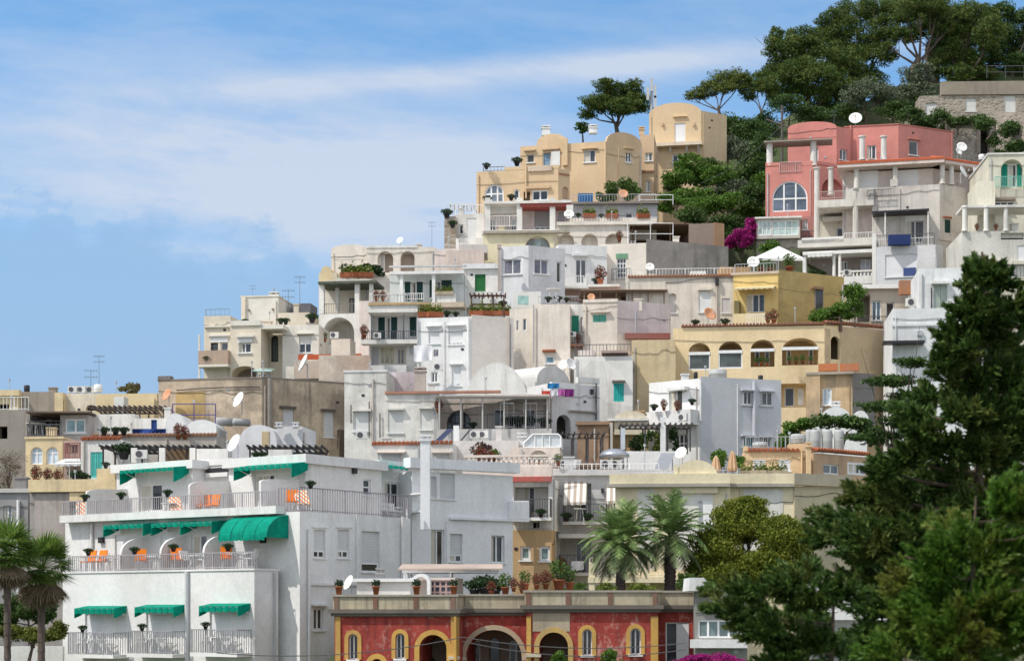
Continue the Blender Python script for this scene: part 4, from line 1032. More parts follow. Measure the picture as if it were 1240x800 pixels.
h.awning(c.L, 66, 97, 556, 1.2, .35, paint((.62, .62, .6)), .14)
puts(POTR, [(44, 586, 92, 'dark red flowering plant left on the yellow parapet terrace', 1.5), (58, 586, 92.5, 'red flowering plant below the arched windows', 1.3), (70, 586, 92, 'red plant in the middle of the yellow parapet terrace', 1.2)], 92); puts(POTD, [(93, 585, 92, 'dark shrub beside the white cottage', 2), (102, 585, 92.4, 'dark shrub left of the turquoise door', 1.5), (128, 567, 92, 'small dark plant right of the turquoise door', 1)], 92)
h = House('flat_roof_house', 'grey flat roofed house with wide blue window behind the arched house', 'building', 106, 600, 109)
GL = stucco((.50, .46, .44), .4); a = front(h, 73, 107, 502, 600, 109, 4, GL, 5); a.win('L', 79, 507, 103.5, 524, 1, 0, 0, .12, True, fr=.1, gmat=glass((.16, .24, .27))); a.fin()
c = front(h, -25, 36, 496, 600, 109.5, 4, stucco((.33, .30, .27), .6), 5); c.open('L', -3, 516, 9, 531, .8); c.fin()
d = front(h, 33, 76, 527, 600, 108.7, 4, stucco((.55, .45, .38), .4), 5); d.fin(); e_ = front(h, 36, 74, 500, 530, 112, 4, stucco((.10, .11, .09), .3), 1); e_.fin()
mb = MB(); mb.box(X_(32, 108.5), X_(109, 108.5), 108.3, 112, Z_(500, 108.5), Z_(498, 108.5)); mb.build('flat_roof', stucco((.16, .12, .10), .3), h.e)
h.rail(d.L, .1, d.L.w - .1, d.z1, .9, -.1, None, .3)
puts(WTABLE, [(40, 527, 109.4, 'white box table under the dark flat roof at the left', 1), (47, 527, 109.6, 'second white table under the dark flat roof at the left', 1)], 109)
# skyline houses far left
h = House('skyline_house', 'low yellow and grey house on the skyline at the far left', 'building', 110, 560, 126)
a = front(h, -30, 22, 474, 560, 126, 4, YP, 6); a.open('L', -10, 489, 11, 496, .6); h.fbox(a.L, -30, 472, 23, 479, -.3, .3, YP, 'eaves'); a.fin()
c = front(h, 23, 66, 474, 560, 126.3, 4, stucco((.40, .34, .28), .5), 6); c.fin(); d = front(h, 66, 76, 475, 560, 126.1, 4, YP, 6); d.fin(); e_ = front(h, 76, 116, 476, 560, 126.6, 4, stucco(CREAM, .35), 6); e_.open('L', 104, 490, 116, 497, .5, .4); e_.fin()
h = House('yellow_skyline_house', 'low yellow house with white boxes on its flat roof, left of the brown building', 'building', 185, 560, 124)
a = front(h, 116, 190, 476, 560, 124, 5, YP, 6); a.fin(); c = front(h, 138, 150, 480, 500, 122, 5, stucco(W, .2), 1); c.fin()
puts(AC, [(88, 476, 127.5, 'left of three air conditioners on the cream skyline house'), (99, 476, 127.5, 'middle of three air conditioners on the cream skyline house'), (110, 476, 127.8, 'right of three air conditioners on the cream skyline house')], 127, s=1.1)
big_tank(29, 36, 466, 474, 128, 'small dark tank on the far left skyline roof', 'small roof tanks', M_DK()); big_tank(114, 124, 465, 475, 127, 'white round tank below the left antenna', 'small roof tanks', M_W())
put(ANT, 120, 474, 127.5, 'tall double television antenna on the left skyline', s=.75); put(ANTS, 110, 475, 127.2, 'short aerial left of the white tank', s=.9)
P_, D_ = lumpy(at(158, 471, 127.5), (.9, .6, .5), 500, 6); tag(leafmesh('shrub', P_, .3, leafmat((.12, .11, .05), (.22, .20, .09)), None, (0, 0, 0)), 'round dry shrub on the left skyline roof', 'shrub')
# terraces with tarps
h = House('terrace_building', 'white terrace building with blue door and clutter, left of the brown building', 'building', 262, 600, 106)
WM = stucco(W, .3)
a = front(h, 110, 262, 527, 600, 106, 4, stucco((.55, .50, .45), .4), 8); a.fin(); tiles(h, a.L, 110, 262, 528, stucco((.36, .20, .13), .4))
c = front(h, 112, 163, 501, 528, 110, 4, WM, 1.5); c.fin(); d = front(h, 163, 205, 506, 528, 109, 4, WM, 3); d.win('L', 183, 508, 190, 526, 0, 0, 0, .1, False, gmat=paint((.02, .06, .22)), fmat=paint((.02, .06, .22))); d.fin()
g = front(h, 199, 262, 516, 530, 108, 4, stucco(WB, .15), 3); h.gable(g.L, 200, 224, 516, 500, stucco(WB, .15), 2.5); h.gable(g.L, 226, 262, 516, 508, stucco(WB, .15), 2.5); g.fin()
cloth('tarpaulin', 'dark blue tarpaulin heaped on the cluttered terrace', 160, 201, 519, 529, 107, (.02, .05, .20), 'tarpaulin', None, .35)
railing_thing(209, 261, 489, 515, 109, 'thin blue painted pole frame before the brown building', paint((.06, .05, .22), .5), None, False)
post_pergola('pergola', 'dark thin pergola roof above the cluttered left terrace', 'pergola', 108, 200, 493, 527, 111, 3, paint((.12, .09, .08), .7), 4, None, True, .1)
for i, (px, l) in enumerate(((126, 'left'), (140, 'middle'), (150, 'right'))): put(POTD, px, 527, 105.8, '%s dark plant on the cluttered left terrace edge' % l, s=1.5)
puts(POTR, [(216, 532, 105.5, 'left one of two reddish plants before the white vaults', 1.5), (224, 532, 105.7, 'reddish plant right of its twin before the white vaults', 1.3)], 105)
def barrel(px0, px1, y0, y1, Y, label):
    a, b = X_(px0, Y), X_(px1, Y); r = (Z_(y0, Y) - Z_(y1, Y)) / 2; z = Z_(y1, Y) + r; mb = MB(); mb.tube((a, Y, z), (b, Y + .6, z), r, r, 16)
    return single(mb, 'water_barrel', paint((.34, .34, .34), .5), (a, Y, z), label, 'water tank', 'lying water barrels', True)
barrel(262, 279, 505, 515, 110, 'left lying grey water barrel before the brown building'); barrel(283, 300, 506, 515, 109.5, 'right lying grey water barrel before the brown building')
# white vaulted house behind the hotel roof
h = House('vaulted_house', 'small white vaulted house before the dark grey wall', 'building', 335, 600, 99)
GV = stucco((.70, .70, .71), .15); a = front(h, 274, 335, 536, 600, 99, 8, GV, 4); a.fin(); h.gable(a.L, 290, 335, 537, 514, GV, 4, .0, flatk=.7); h.fbox(a.L, 317, 522, 326, 541, 0, .04, stucco((.58, .46, .28), .3), 'door')
c = front(h, 335, 366, 516, 600, 99.5, 8, GV, 3); c.fin(); h.chimney(338, 511, 518, 99.2, .16, GV); h.chimney(358, 511, 518, 99.2, .14, GV)
# hotel roof pergola strip
post_pergola('pergola', 'long dark flat pergola with pale posts behind the hotel roof left', 'pergola', 122, 262, 541, 560, 93, 3, paint((.05, .045, .045), .7), 5, None, True, .12)
post_pergola('pergola', 'dark flat pergola on the hotel roof right of the big dish', 'pergola', 300, 390, 541, 560, 93.5, 3, paint((.05, .045, .045), .7), 4, None, True, .12)
low_wall('roof_wall', 'low white wall behind the hotel roof left of the big dish', 'wall', 238, 276, 543, 565, 92, .6, stucco(W, .2)); low_wall('roof_wall', 'low white wall behind the hotel roof right of the big dish', 'wall', 325, 353, 544, 565, 92, .6, stucco(W, .2))
low_wall('reed_screen', 'brown reed screen under the dark pergola behind the hotel', 'screen', 200, 232, 543, 560, 95, .1, stucco((.25, .16, .09), .5))
put(AC, 171, 556, 92.5, 'air conditioner under the dark pergola behind the hotel', s=1.1); put(DISHW, 287, 557, 88, 'large white satellite dish on the hotel roof', rz=-.9, s=1.15)
puts(POTD, [(310, 556, 92.5, 'dark plant left under the right roof pergola', 1.2), (318, 556, 92.7, 'dark plant beside the low wall under the right roof pergola', 1.2), (150, 556, 93, 'dark climbing shrub at the left end of the dark pergola', 2.5)], 92)
for px in (162, 196, 233): low_wall('pier', '%s of three white piers under the long dark pergola' % {162: 'leftmost', 196: 'middle', 233: 'rightmost'}[px], 'pier', px - 3.5, px + 3.5, 542, 560, 92.6, .25, stucco(W, .2))
# ================================================================== brown building
h = House('brown_building', 'old brown building with a dark grey side wall and two shuttered windows', 'building', 317, 620, 112)
BRN = stucco((.58, .47, .35), .75, (.12, .10, .085), .3)
a = h.block(317, 112, 192, 419, 458, 620, 12, BRN, thr=60); a.par = .2
a.shut('R', 343, 495, 355.5, 515, 1, .1, (.58, .58, .60), 2); a.shut('R', 392, 498, 404, 529, 1, .1, (.62, .62, .63), 2)
for x0, x1, y in ((340, 359, 491.5), (389.5, 407, 495)): h.fbox(a.R, x0, y, x1, y + 3, -.05, .22, stucco((.12, .10, .09), .3), 'hood')
h.fbox(a.L, 213, 474, 248, 506, 0, .02, stucco((.52, .37, .17), .6, (.2, .14, .08), .25), 'ochre_patch'); h.fbox(a.L, 191, 455, 206, 460, -.5, .05, stucco((.2, .18, .17), .4), 'corner_block')
h.pipe(a.R, 327, 458, 560, .16, stucco((.28, .25, .22), .5), .2); h.fbox(a.R, 398, 543, 419, 600, 0, .2, stucco((.45, .36, .26), .5), 'buttress'); h.fbox(a.R, 411, 520, 419, 600, 0, .3, stucco((.13, .10, .08), .4), 'buttress')
mb = MB(); mb.path([a.L.pt(a.L.w * k, a.L.pix(213 + 104 * k, 474 - 5 * k - 2 * math.sin(k * 3))[1], .08) for k in (.18, .4, .6, .8, .99)], [.03] * 5, 5); mb.build('cable', M_DK(), h.e)
a.coping(stucco((.24, .20, .17), .5), .04, .1); a.fin()
put(DISHW, 292, 502, 109.5, 'white satellite dish against the brown wall', rz=-.9, s=1.25); put(DISHT, 204, 492, 112.6, 'small satellite dish at the left end of the brown wall', rz=-.8, s=.9)
# ================================================================== cream skyline house
h = House('cream_house', 'cream house with arched dark door on the left skyline', 'building', 316, 520, 124)
CR = stucco((.76, .68, .55), .25); CRW = stucco((.78, .74, .66), .22)
a = front(h, 247, 279, 382, 520, 125, 9, CR, 8)
a.win('L', 255, 415, 264, 438, 0, 0, 0, .2, False, fmat=M_DK()); a.win('L', 267, 414, 276, 428, 0, 0, 0, .2, True); h.fbox(a.L, 255, 408, 276, 414, 0, .03, M_W(), 'shutter_box')
h.balcony(a.L, 240, 276, 441, 1.0, .95, 'solid', CRW, stucco((.50, .37, .28), .3)); h.fbox(a.L, 247, 394, 279, 396, -.1, .15, CRW, 'string_course'); h.fbox(a.L, 252, 405, 278, 407, -.1, .15, CRW, 'hood')
b = front(h, 279, 316, 393, 520, 124.2, 9, CR, 8)
b.win('L', 289, 415, 304, 427, 1, 0, 0, .18, True, surround=None); h.fbox(b.L, 288, 409, 305, 414.5, 0, .04, M_W(), 'shutter_box'); h.fbox(b.L, 286, 405.5, 307, 408, -.1, .2, CRW, 'hood')
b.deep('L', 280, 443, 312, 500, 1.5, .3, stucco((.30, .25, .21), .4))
c = front(h, 316, 343, 398, 520, 126.2, 9, CR, 7); c.win('L', 328, 406, 337, 438, 0, 0, .5, .2, False, fmat=M_DK(), gmat=glass((.04, .05, .05)))
h.fbox(b.L, 316, 393, 343, 398, -2.0, .0, CRW, 'canopy')
d = front(h, 342, 386, 393, 520, 124.8, 7, CRW, 8); d.shut('L', 362, 406, 377, 427, .45, .16, (.74, .73, .70), 2, hood=.2)
h.fbox(d.L, 361, 429, 400, 435, .9, 1.0, paint((.50, .10, .04), .7), 'red_railing'); h.fbox(d.L, 356, 437, 412, 458, .3, 1.0, stucco((.58, .48, .40), .4), 'terrace_wall')
e1 = front(h, 292, 337, 359, 396, 128, 8, CRW, 4); e1.coping(CRW, .05, .1); h.fbox(e1.L, 292, 358, 297, 394, 0, .15, CR, 'pilaster'); e1.fin()
for px, y in ((301, 374), (330, 373)): h.fbox(e1.L, px - 1.2, y, px + 1.2, y + 2, 0, .12, stucco((.3, .25, .2)), 'vent')
e2 = front(h, 337, 374, 378, 396, 127, 8, CR, 3); e2.fin(); e3 = front(h, 352, 376, 367, 380, 130, 8, stucco((.16, .16, .19), .3), 2); e3.fin()
h.fbox(b.L, 279, 388, 316, 394, -.2, .1, CRW, 'parapet'); h.chimney(332, 354, 360, 128.5, .3, WM)
h.fbox(a.L, 240, 405, 242, 458, .85, .95, CRW, 'post')
for q in (a, b, c, d): q.par = .3; q.fin()
h.rail(a.L, .1, a.wl - .1, a.z1, .5, -.1, paint((.25, .32, .38), .4), .3)
puts(POTD, [(297, 393, 125, 'dark plant on the cream house roof edge', 1.2), (340, 393, 126, 'bushy plant above the arched door', 1.4), (346, 393, 126, 'bushy plant right of the one above the arched door', 1.4), (378, 391, 126, 'dark bushy plant at the right end of the cream house roof', 2), (251, 440, 124.4, 'plant on the left balcony of the cream house', 1.6)], 125)
put(ANT, 363, 378, 128, 'tall antenna behind the cream house roof', s=.75); put(ANTS, 349, 378, 128.5, 'thin aerial left of the tall cream house antenna', s=.9); put(ANTS, 306, 359, 129, 'aerial on the cream house penthouse', s=.45)
put(DISHW, 371, 459, 119, 'tilted white satellite dish above the dark grey wall', rz=-1.2, s=1.5)
post_pergola('skylight', 'pale glass canopy at the foot of the arched door', 'canopy', 309, 326, 450, 456, 118, 1.2, M_GREYM(), 3, glass((.25, .36, .33)), False, .05, sl=.35)
# ================================================================== middle of the hill
WM = stucco(W, .3); WBm = stucco(WB, .2); OLDW = stucco((.76, .74, .69), .5, (.20, .18, .16), .15); BEI = stucco((.80, .72, .63), .25); BEI2 = stucco((.82, .75, .66), .22)
PKW = stucco((.78, .68, .63), .25); SHG = stucco((.70, .64, .58), .3); PLUM = stucco((.68, .59, .58), .2)
# ---- loggia tower and skyline house behind it
h = House('loggia_tower', 'white house with tall open loggia and big round arch, right of the cream house', 'building', 450, 500, 128)
a = front(h, 386, 448, 379, 500, 127, 8, WM, 7)
bf = a.deep('L', 391, 384, 429, 417, 2.0, .5, stucco((.66, .62, .56), .35)); a.par = .05; a.fin()
zf = a.z1; w_ = front(h, 392, 448, 338, 381, 129.5, 8, stucco((.76, .70, .60), .3), 4); w_.win('L', 423, 361, 430, 379, 0, 0, 0, .1, False, fmat=M_DK()); w_.fin()
for px0, px1 in ((386, 392), (429.5, 435), (447, 451)): h.fbox(a.L, px0, 341, px1, 380, -.35, .0, WM, 'pillar')
h.fbox(a.L, 406, 342, 410, 380, -1.6, -1.3, WM, 'pillar'); h.fbox(a.L, 385, 340, 455, 343, -2.6, .3, stucco((.10, .12, .09), .3), 'canopy')
h.rail(a.L, a.L.pix(392, 379)[0], a.L.pix(429, 379)[0], a.z1, .75, -.15, paint((.25, .22, .18)), .16)
c = front(h, 435, 449, 364, 500, 126.6, 8, PKW, 4); c.fin()
d = front(h, 401, 424, 410, 510, 122, 8, stucco((.74, .64, .54), .35), 1.6); d.fin()
puts(AC, [(405, 410, 122.6, 'air conditioner on the beige pier below the round arch')], 122); put(POTR, 441, 410, 122.5, 'dry reddish plant right of the round arch', s=1.5); put(POTG, 393, 414, 126.5, 'small plant at the left foot of the round arch', s=1)
low_wall('terrace_wall', 'rust stained terrace wall with red rail above the dark grey wall', 'wall', 386, 448, 430, 480, 120.5, .4, stucco((.70, .60, .50), .6, (.36, .20, .13), .25))
h.fbox(a.L, 424, 428, 437, 436, .7, .9, paint((.5, .12, .05), .7), 'red_railing')
h = House('skyline_terrace_house', 'long cream skyline house with two arched niches and planted terrace', 'building', 528, 400, 140)
a = front(h, 401, 466, 300, 400, 141, 3, BEI2, 6); n_ = a.deep('L', 454, 304, 466.2 + 9, 323, .7, .5) if False else None
b = front(h, 444, 527, 299, 400, 140.4, 2, BEI2, 6)
b.deep('L', 457, 304, 476, 330, .8, .5, stucco((.50, .40, .33), .3)); b.deep('L', 485, 304, 502, 330, .8, .5, stucco((.54, .43, .36), .3)); 
b.fin(); a.fin(); h.gable(a.L, 403, 444, 300, 296, BEI2, 3, .02); h.fbox(b.L, 443, 297, 505, 300, -.3, .05, WBm, 'coping')
c = front(h, 386, 408, 330, 400, 139, 6, stucco((.76, .66, .48), .3), 5); h.gable(c.L, 388, 402, 330, 322, YP, 2.5); c.fin()
d = front(h, 408, 450, 336, 400, 138, 3, WM, 6); d.fin(); e_ = front(h, 450, 474, 332, 400, 138.5, 3, BEI, 5); e_.fin()
f_ = front(h, 526, 566, 301, 400, 140, 5, PKW, 5); f_.fin()
puts(BOXT, [(421, 336, 137.5, 'left red planter box on the skyline terrace', 1.2), (432, 336, 137.5, 'middle red planter box on the skyline terrace', 1.2), (443, 336, 137.5, 'right red planter box on the skyline terrace', 1.2)], 137)
for i, (px, py, rx) in enumerate(((424, 328, 1.0), (440, 327, .9), (459, 326, .8))):
    P_, D_ = lumpy(at(px, py, 138.3), (rx, .5, .6), 700, 8); tag(leafmesh('hedge', P_, .24, LEAFD, None), ['left dark green bush on the skyline terrace', 'middle dark green bush on the skyline terrace', 'dark green bush below the left arched niche'][i], 'bush', 'bushes on the skyline terrace')
put(ANT, 523, 300, 142, 'tall antenna at the right end of the skyline terrace house', s=.6); put(DISHW, 485, 299, 141.5, 'satellite dish on the skyline terrace house roof', rz=-.5, s=.7)
# ---- white house with green shutters, two storeys
h = House('green_shutter_house', 'white two storey house with dark green shutters and balconies', 'building', 506, 520, 124)
a = front(h, 447, 507, 370, 500, 124, 4, WM, 6)
bf = a.deep('L', 449, 380, 505, 411, 1.4, 0, WBm)
a.louv(bf, 458, 383, 466, 410.5, DKG, 1, .06); a.win(bf, 466.5, 384, 473, 410.5, 0, 0, 0, .1, False, curtain=.5); a.louv(bf, 473.5, 383, 481, 410.5, DKG, 1, .06); a.louv(bf, 496, 383, 504, 407, DKG, 1, .06)
h.fbox(a.L, 445, 369, 508, 378, -.1, .35, WM, 'fascia'); h.balcony(a.L, 437, 507, 411, .8, .6, 'metal', WM, M_IRON(), .28)
for px in (449, 488): h.fbox(a.L, px, 380, px + 1.3, 411, .6, .68, M_IRON(), 'post')
bf2 = a.deep('L', 443 + 6, 418, 492, 445, .8, 0, WM); a.shut(bf2, 450, 421, 459, 444, 1, .05, (.55, .55, .57)); a.win(bf2, 460, 420, 478, 441, 2, 0, 0, .06, True, gmat=glass((.30, .27, .20)), fmat=paint((.7, .64, .48))); a.win(bf2, 481, 422, 490, 441, 1, 0, 0, .06, True, fmat=paint((.7, .64, .48)))
a.shut('L', 496, 418, 503, 429, 1, .1, (.6, .6, .6)); a.par = .1; a.fin()
h.fbox(a.L, 437, 442, 492, 452, -.2, .6, WBm, 'lower_terrace'); h.fbox(a.L, 446, 366, 520, 369, -.8, .45, stucco((.55, .40, .22), .4), 'terracotta_edge')
put(AC, 457, 410, 123.2, 'air conditioner on the lower green shutter balcony', s=.9)
c = front(h, 472, 561, 329, 500, 130, 4, stucco((.76, .80, .78), .15), 6)
c.louv('L', 490, 341, 497, 365, DKG, 1, .08); c.win('L', 497.5, 342, 504, 365, 0, 0, 0, .14, False, curtain=.5); c.louv('L', 504.5, 341, 512, 365, DKG, 1, .08)
c.louv('L', 520, 339, 526, 360, DKG, 1, .08); c.win('L', 526.5, 340, 534, 360, 0, 0, 0, .14, False, curtain=.5); c.louv('L', 534.5, 339, 547, 360, DKG, 1, .08); c.fin()
h.fbox(c.L, 472, 328, 562, 331.5, 1.0, 1.35, WBm, 'fascia')
t0, t1 = c.L.pix(471, 326, 1.3)[0], c.L.pix(563, 326, 1.3)[0]; mb = MB(); n = 40; z = c.L.pix(500, 327)[1]
for i in range(n): mb.tube(c.L.pt(t0 + (t1 - t0) * (i + .5) / n, z, 1.4), c.L.pt(t0 + (t1 - t0) * (i + .5) / n, z + .3, -.3), (t1 - t0) / n * .56, None, 6)
mb.build('corrugated_roof', stucco(WB, .2), h.e)
for px in (486, 525): h.fbox(c.L, px - 2, 331, px + 2, 366, .9, 1.2, WBm, 'pillar')
h.rail(c.L, c.L.pix(489, 365, .9)[0], c.L.pix(513, 365, .9)[0], c.L.pix(500, 366)[1], .5, .95, M_W(), .14); h.fbox(c.L, 528, 356, 552, 368, .7, 1.1, WM, 'planter_parapet'); h.fbox(c.L, 474, 366, 562, 372, -.2, 1.2, stucco((.62, .52, .40), .5), 'floor_slab')
puts(BOXG, [(538, 357, 129, 'green planter on the white parapet before the shutters', .8)], 129)
puts(POTR, [(456, 365, 126, 'dry pot plant left of the upper green shutters', 1.2), (464, 365, 126.2, 'reddish pot plant left of the upper green shutters', 1.2)], 126)
# ---- bright white house with laundry
h = House('white_corner_house', 'bright white corner house with roller shutters and beige side wall', 'building', 570, 560, 118)
a = h.block(570, 118, 505, 621, 383, 540, 13, WBm, thr=64)
a.shut('L', 519, 397, 532, 416, 1, .14, (.78, .78, .78), 2, hood=.2); a.shut('L', 543, 396, 560.5, 417, .85, .14, (.78, .78, .78), 4, hood=.2); a.shut('L', 547, 443, 558, 467, 1, .14, (.76, .77, .78), hood=.2); a.win('L', 522, 450, 530, 463, 1, 0, 0, .12)
h.fbox(a.R, 571, 383, 622, 520, 0, .03, stucco((.80, .72, .65), .25, (.4, .35, .3)), 'side_render'); a.fin()
h.pipe(a.R, 616, 384, 470, .07, stucco((.5, .44, .4), .3)); h.pipe(a.L, 567, 384, 470, .09, WBm); h.pipe(a.L, 506, 386, 440, .05, M_GREYM())
q = put(AC, 531, 449, 116.8, 'air conditioner on the white wall below the roller shutters', s=1.1)
cloth('laundry', 'white laundry sheets hanging beside the roller shutters', 501, 523, 418, 437, 117.4, (.80, .80, .82), wav=.15); cloth('towel', 'dark small towel on the line beside the white sheets', 525, 531, 423, 431, 117.5, (.25, .25, .28))
puts(BOXT, [(577, 382, 119, 'first terracotta planter on the beige wall top', 1.0), (589, 382, 121, 'second terracotta planter on the beige wall top', 1.0), (600, 382, 123, 'third terracotta planter on the beige wall top', 1.0), (612, 382, 125, 'fourth terracotta planter on the beige wall top', 1.0), (515, 384, 120.5, 'left terracotta planter on the white corner house', 1.1), (527, 384, 120, 'right terracotta planter on the white corner house', 1.1)], 120)
post_pergola('pergola', 'dark brown slatted pergola roof above the terracotta planters', 'pergola', 569, 612, 357, 382, 124, 3.5, paint((.11, .06, .045), .7), 4, None, True, .12, sl=.4)
puts(POTD, [(541, 384, 121, 'dark shrub left on the white corner house roof', 1.3), (552, 384, 121, 'dark shrub right on the white corner house roof', 1.1), (609, 372, 127, 'dark round pot at the right end of the brown pergola', 1.4)], 120)
# ---- beige block with green door balcony
h = House('beige_block', 'plain beige block with slit windows, right of the white corner house', 'building', 690, 560, 121)
a = front(h, 617, 647, 373, 560, 122, 8, BEI2, 6); a.win('L', 625, 388, 628, 400, 0, 0, 0, .12, False, fr=.04); a.win('L', 633, 386, 637.5, 400, 0, 0, 0, .12, False, fr=.05); a.fin()
b = front(h, 645, 690, 368, 560, 121, 6, BEI, 6); b.win('L', 660.5, 431, 671, 440, 0, 0, 0, .12, True, gmat=glass((.12, .22, .26))); tiles(h, b.L, 657, 673, 426, None, .25, n=5); b.fin()
c = front(h, 690, 709, 368, 560, 122.6, 4, WM, 5); c.louv('L', 692, 382, 701, 402, (.03, .30, .20), 1, .1); c.win('L', 702, 384, 706, 402, 0, 0, 0, .12, False, curtain=.5); h.balcony(c.L, 687, 707, 416, .9, .8, 'metal', stucco((.45, .2, .12), .3)); c.fin()
d = h.block(747, 121.5, 706, 812, 366, 560, 9, BEI, thr=66); d.louv('L', 718, 381, 734, 390, (.10, .36, .28), 2, .08); h.fbox(d.L, 714, 376, 738, 378, -.1, .25, BEI, 'hood'); h.fbox(d.R, 748, 366, 812, 405, 0, .03, PLUM, 'side_render'); d.fin()
h.fbox(d.L, 706, 362, 748, 366, -.3, .06, BEI, 'parapet'); h.pipe(b.L, 646, 369, 440, .04, M_GREYM())
puts(POTR, [(700, 416, 122, 'pot plant hanging over the green door balcony', 1.1)], 122); puts(AC, [(693, 408, 121.8, 'white unit under the green door')], 122, s=.8)
puts(POTD, [(664, 366, 124, 'dark shrub on the beige block roof edge', 1.2), (676, 366, 124.5, 'dark plant right on the beige block roof', 1.3), (686, 366, 124.3, 'dark plant at the right roof corner of the beige block', 1.0)], 124); puts(WTABLE, [(670, 366, 124.2, 'white table on the beige block roof terrace', 1.2)], 124)
railing_thing(652, 700, 359, 367, 124.8, 'thin pale railing on the beige block roof', M_GREYM())
post_pergola('reed_pergola', 'long brown reed pergola above the pinkish side wall', 'pergola', 706, 806, 352, 368, 128, 3, stucco((.28, .19, .14), .5), 6, stucco((.30, .20, .15), .5), False, .1)
low_wall('reed_screen', 'brown reed screen behind the long reed pergola', 'screen', 745, 810, 354, 372, 131.5, .2, stucco((.36, .24, .20), .6))
put(DISHT, 716, 368, 127, 'rust coloured small dish on the beige roof', s=.6)
# ---- white domes and wall below
h = House('domed_house', 'white house with rounded vault gables and clothes lines below the beige block', 'building', 690, 560, 113)
DW = stucco((.72, .72, .69), .3); a = front(h, 566, 640, 475, 560, 113, 5, DW, 5); a.fin(); h.gable(a.L, 566, 637, 475, 439, DW, 5, .003, flatk=1.25)
b = h.block(648, 114, 637, 690, 462, 560, 40, DW, wl=3.0); b.fin(); h.gable(b.R, 650, 690, 462, 443, stucco((.64, .63, .61), .3), 4, .003)
c = h.block(668, 110.5, 663, 726, 463, 560, 60, stucco((.68, .68, .68), .35), wl=3); c.open('R', 674, 502, 691, 530, .6, .5); h.fbox(c.R, 668, 463, 697, 470, -.2, .02, WBm, 'lower_parapet'); c.fin()
h.fbox(c.R, 700, 457, 726, 464, -.3, 0, DW, 'parapet'); h.fbox(c.R, 716, 471, 719, 477, 0, .15, M_DK(), 'vent'); h.pipe(c.R, 722, 464, 508, .05, M_IRON()); h.fbox(c.R, 690, 497, 724, 499, -.02, .2, stucco((.3, .28, .26), .3), 'ledge')
for n_, (x0, x1, y0, y1, col, l) in enumerate(((656, 666, 473, 480, (.5, .06, .04), 'red laundry at the left end of the clothes line'), (663, 677, 464, 470, (.02, .16, .36), 'blue towel on the upper clothes line'), (666, 676, 471, 479, (.6, .6, .64), 'pale laundry in the middle of the clothes line'), (675, 684, 471, 479, (.40, .10, .32), 'violet towel left of the dark purple one'), (684, 695, 471, 480, (.16, .02, .14), 'dark purple towel at the right end of the clothes line'))): cloth('laundry', l, x0, x1, y0, y1, 110, col)
# ---- white wall with turquoise window and tan wall
h = House('white_slab_house', 'tall blank white house with one small turquoise shuttered window', 'building', 765, 600, 117)
a = front(h, 695, 766, 431, 600, 117, 5, stucco((.78, .76, .72), .45, (.35, .31, .27)), 6); a.louv('L', 743, 464, 755.5, 486, (.03, .42, .38), 2, .06); h.fbox(a.L, 741, 460, 757, 462, 0, .35, stucco((.2, .18, .16)), 'hood'); a.fin()
h.fbox(a.L, 700, 424, 720, 432, -2, -.1, PKW, 'raised_parapet'); h.fbox(a.L, 728, 424, 760, 427, -2, .2, stucco((.4, .3, .26), .4), 'ledge')
put(DISHW, 690, 455, 112, 'grey white dish before the blank white wall', rz=.7, s=1.0); put(DISHW, 683, 453, 112.5, 'small tilted dish beside the grey white one', rz=-.4, s=.8)
h = House('tan_wall_house', 'plain tan windowless wall house left of the yellow arcade', 'building', 815, 600, 119)
a = front(h, 765, 818, 411, 600, 119, 5, stucco((.66, .53, .33), .3), 6); h.pipe(a.L, 771, 440, 490, .04, stucco((.4, .3, .18))); a.fin()
# ---- pergola terrace house and old wall
h = House('old_plaster_house', 'old peeling grey white house with dark pipes, left of the pergola terrace', 'building', 467, 600, 108)
a = front(h, 417, 468, 450, 600, 108, 5, OLDW, 5); a.shut('L', 428, 499, 446, 522, 1, .08, (.68, .68, .66)); h.fbox(a.L, 426, 495, 449, 497.5, -.05, .25, OLDW, 'hood'); 
for px, y0, y1 in ((425, 490, 512), (447, 486, 530), (460, 500, 530)): h.pipe(a.L, px, y0, y1, .035, stucco((.15, .13, .12)), .12)
a.coping(WBm, .05, .1); a.fin()
b = front(h, 467, 530, 475, 600, 107.5, 5, OLDW, 5); b.shut('L', 470, 497, 488, 524, 1, .1, (.66, .66, .63)); b.shut('L', 509, 496, 522, 520, 1, .1, (.70, .70, .66)); h.fbox(b.L, 469, 493.5, 489, 496, -.05, .25, OLDW, 'hood'); h.fbox(b.L, 507, 492, 524, 494.5, -.05, .25, OLDW, 'hood'); b.fin()
c = front(h, 467, 505, 450, 476, 111, 4, stucco((.56, .48, .50), .25), 4); c.fin(); h.chimney(509, 445, 476, 109, .33, stucco((.60, .52, .46), .4))
h.fbox(b.L, 466, 473, 606, 476, -.2, .15, stucco((.45, .22, .16), .5), 'terracotta_edge'); q = put(AC, 438, 532, 106.8, 'air conditioner on the old peeling wall', s=1.1)
h = House('pergola_terrace_house', 'white house with long covered terrace and barred windows in the centre', 'building', 668, 600, 106)
a = front(h, 530, 665, 477, 600, 109, 4, stucco((.68, .60, .55), .4), 5)
a.win('L', 541, 497, 570, 524, 2, 2, .5, .2, False, fmat=M_IRON()); a.win('L', 598, 495, 612, 524, 0, 0, 0, .15, False); a.win('L', 636, 495, 648, 522, 0, 0, 0, .15, False); a.fin()
h.fbox(a.L, 528, 519, 668, 600, 0, 3.0, stucco((.58, .56, .54), .4), 'terrace'); h.rail(a.L, a.L.pix(590, 519, 3)[0], a.L.pix(666, 519, 3)[0], a.L.pix(620, 519, 3)[1], .9, 2.9, M_IRON(), .14)
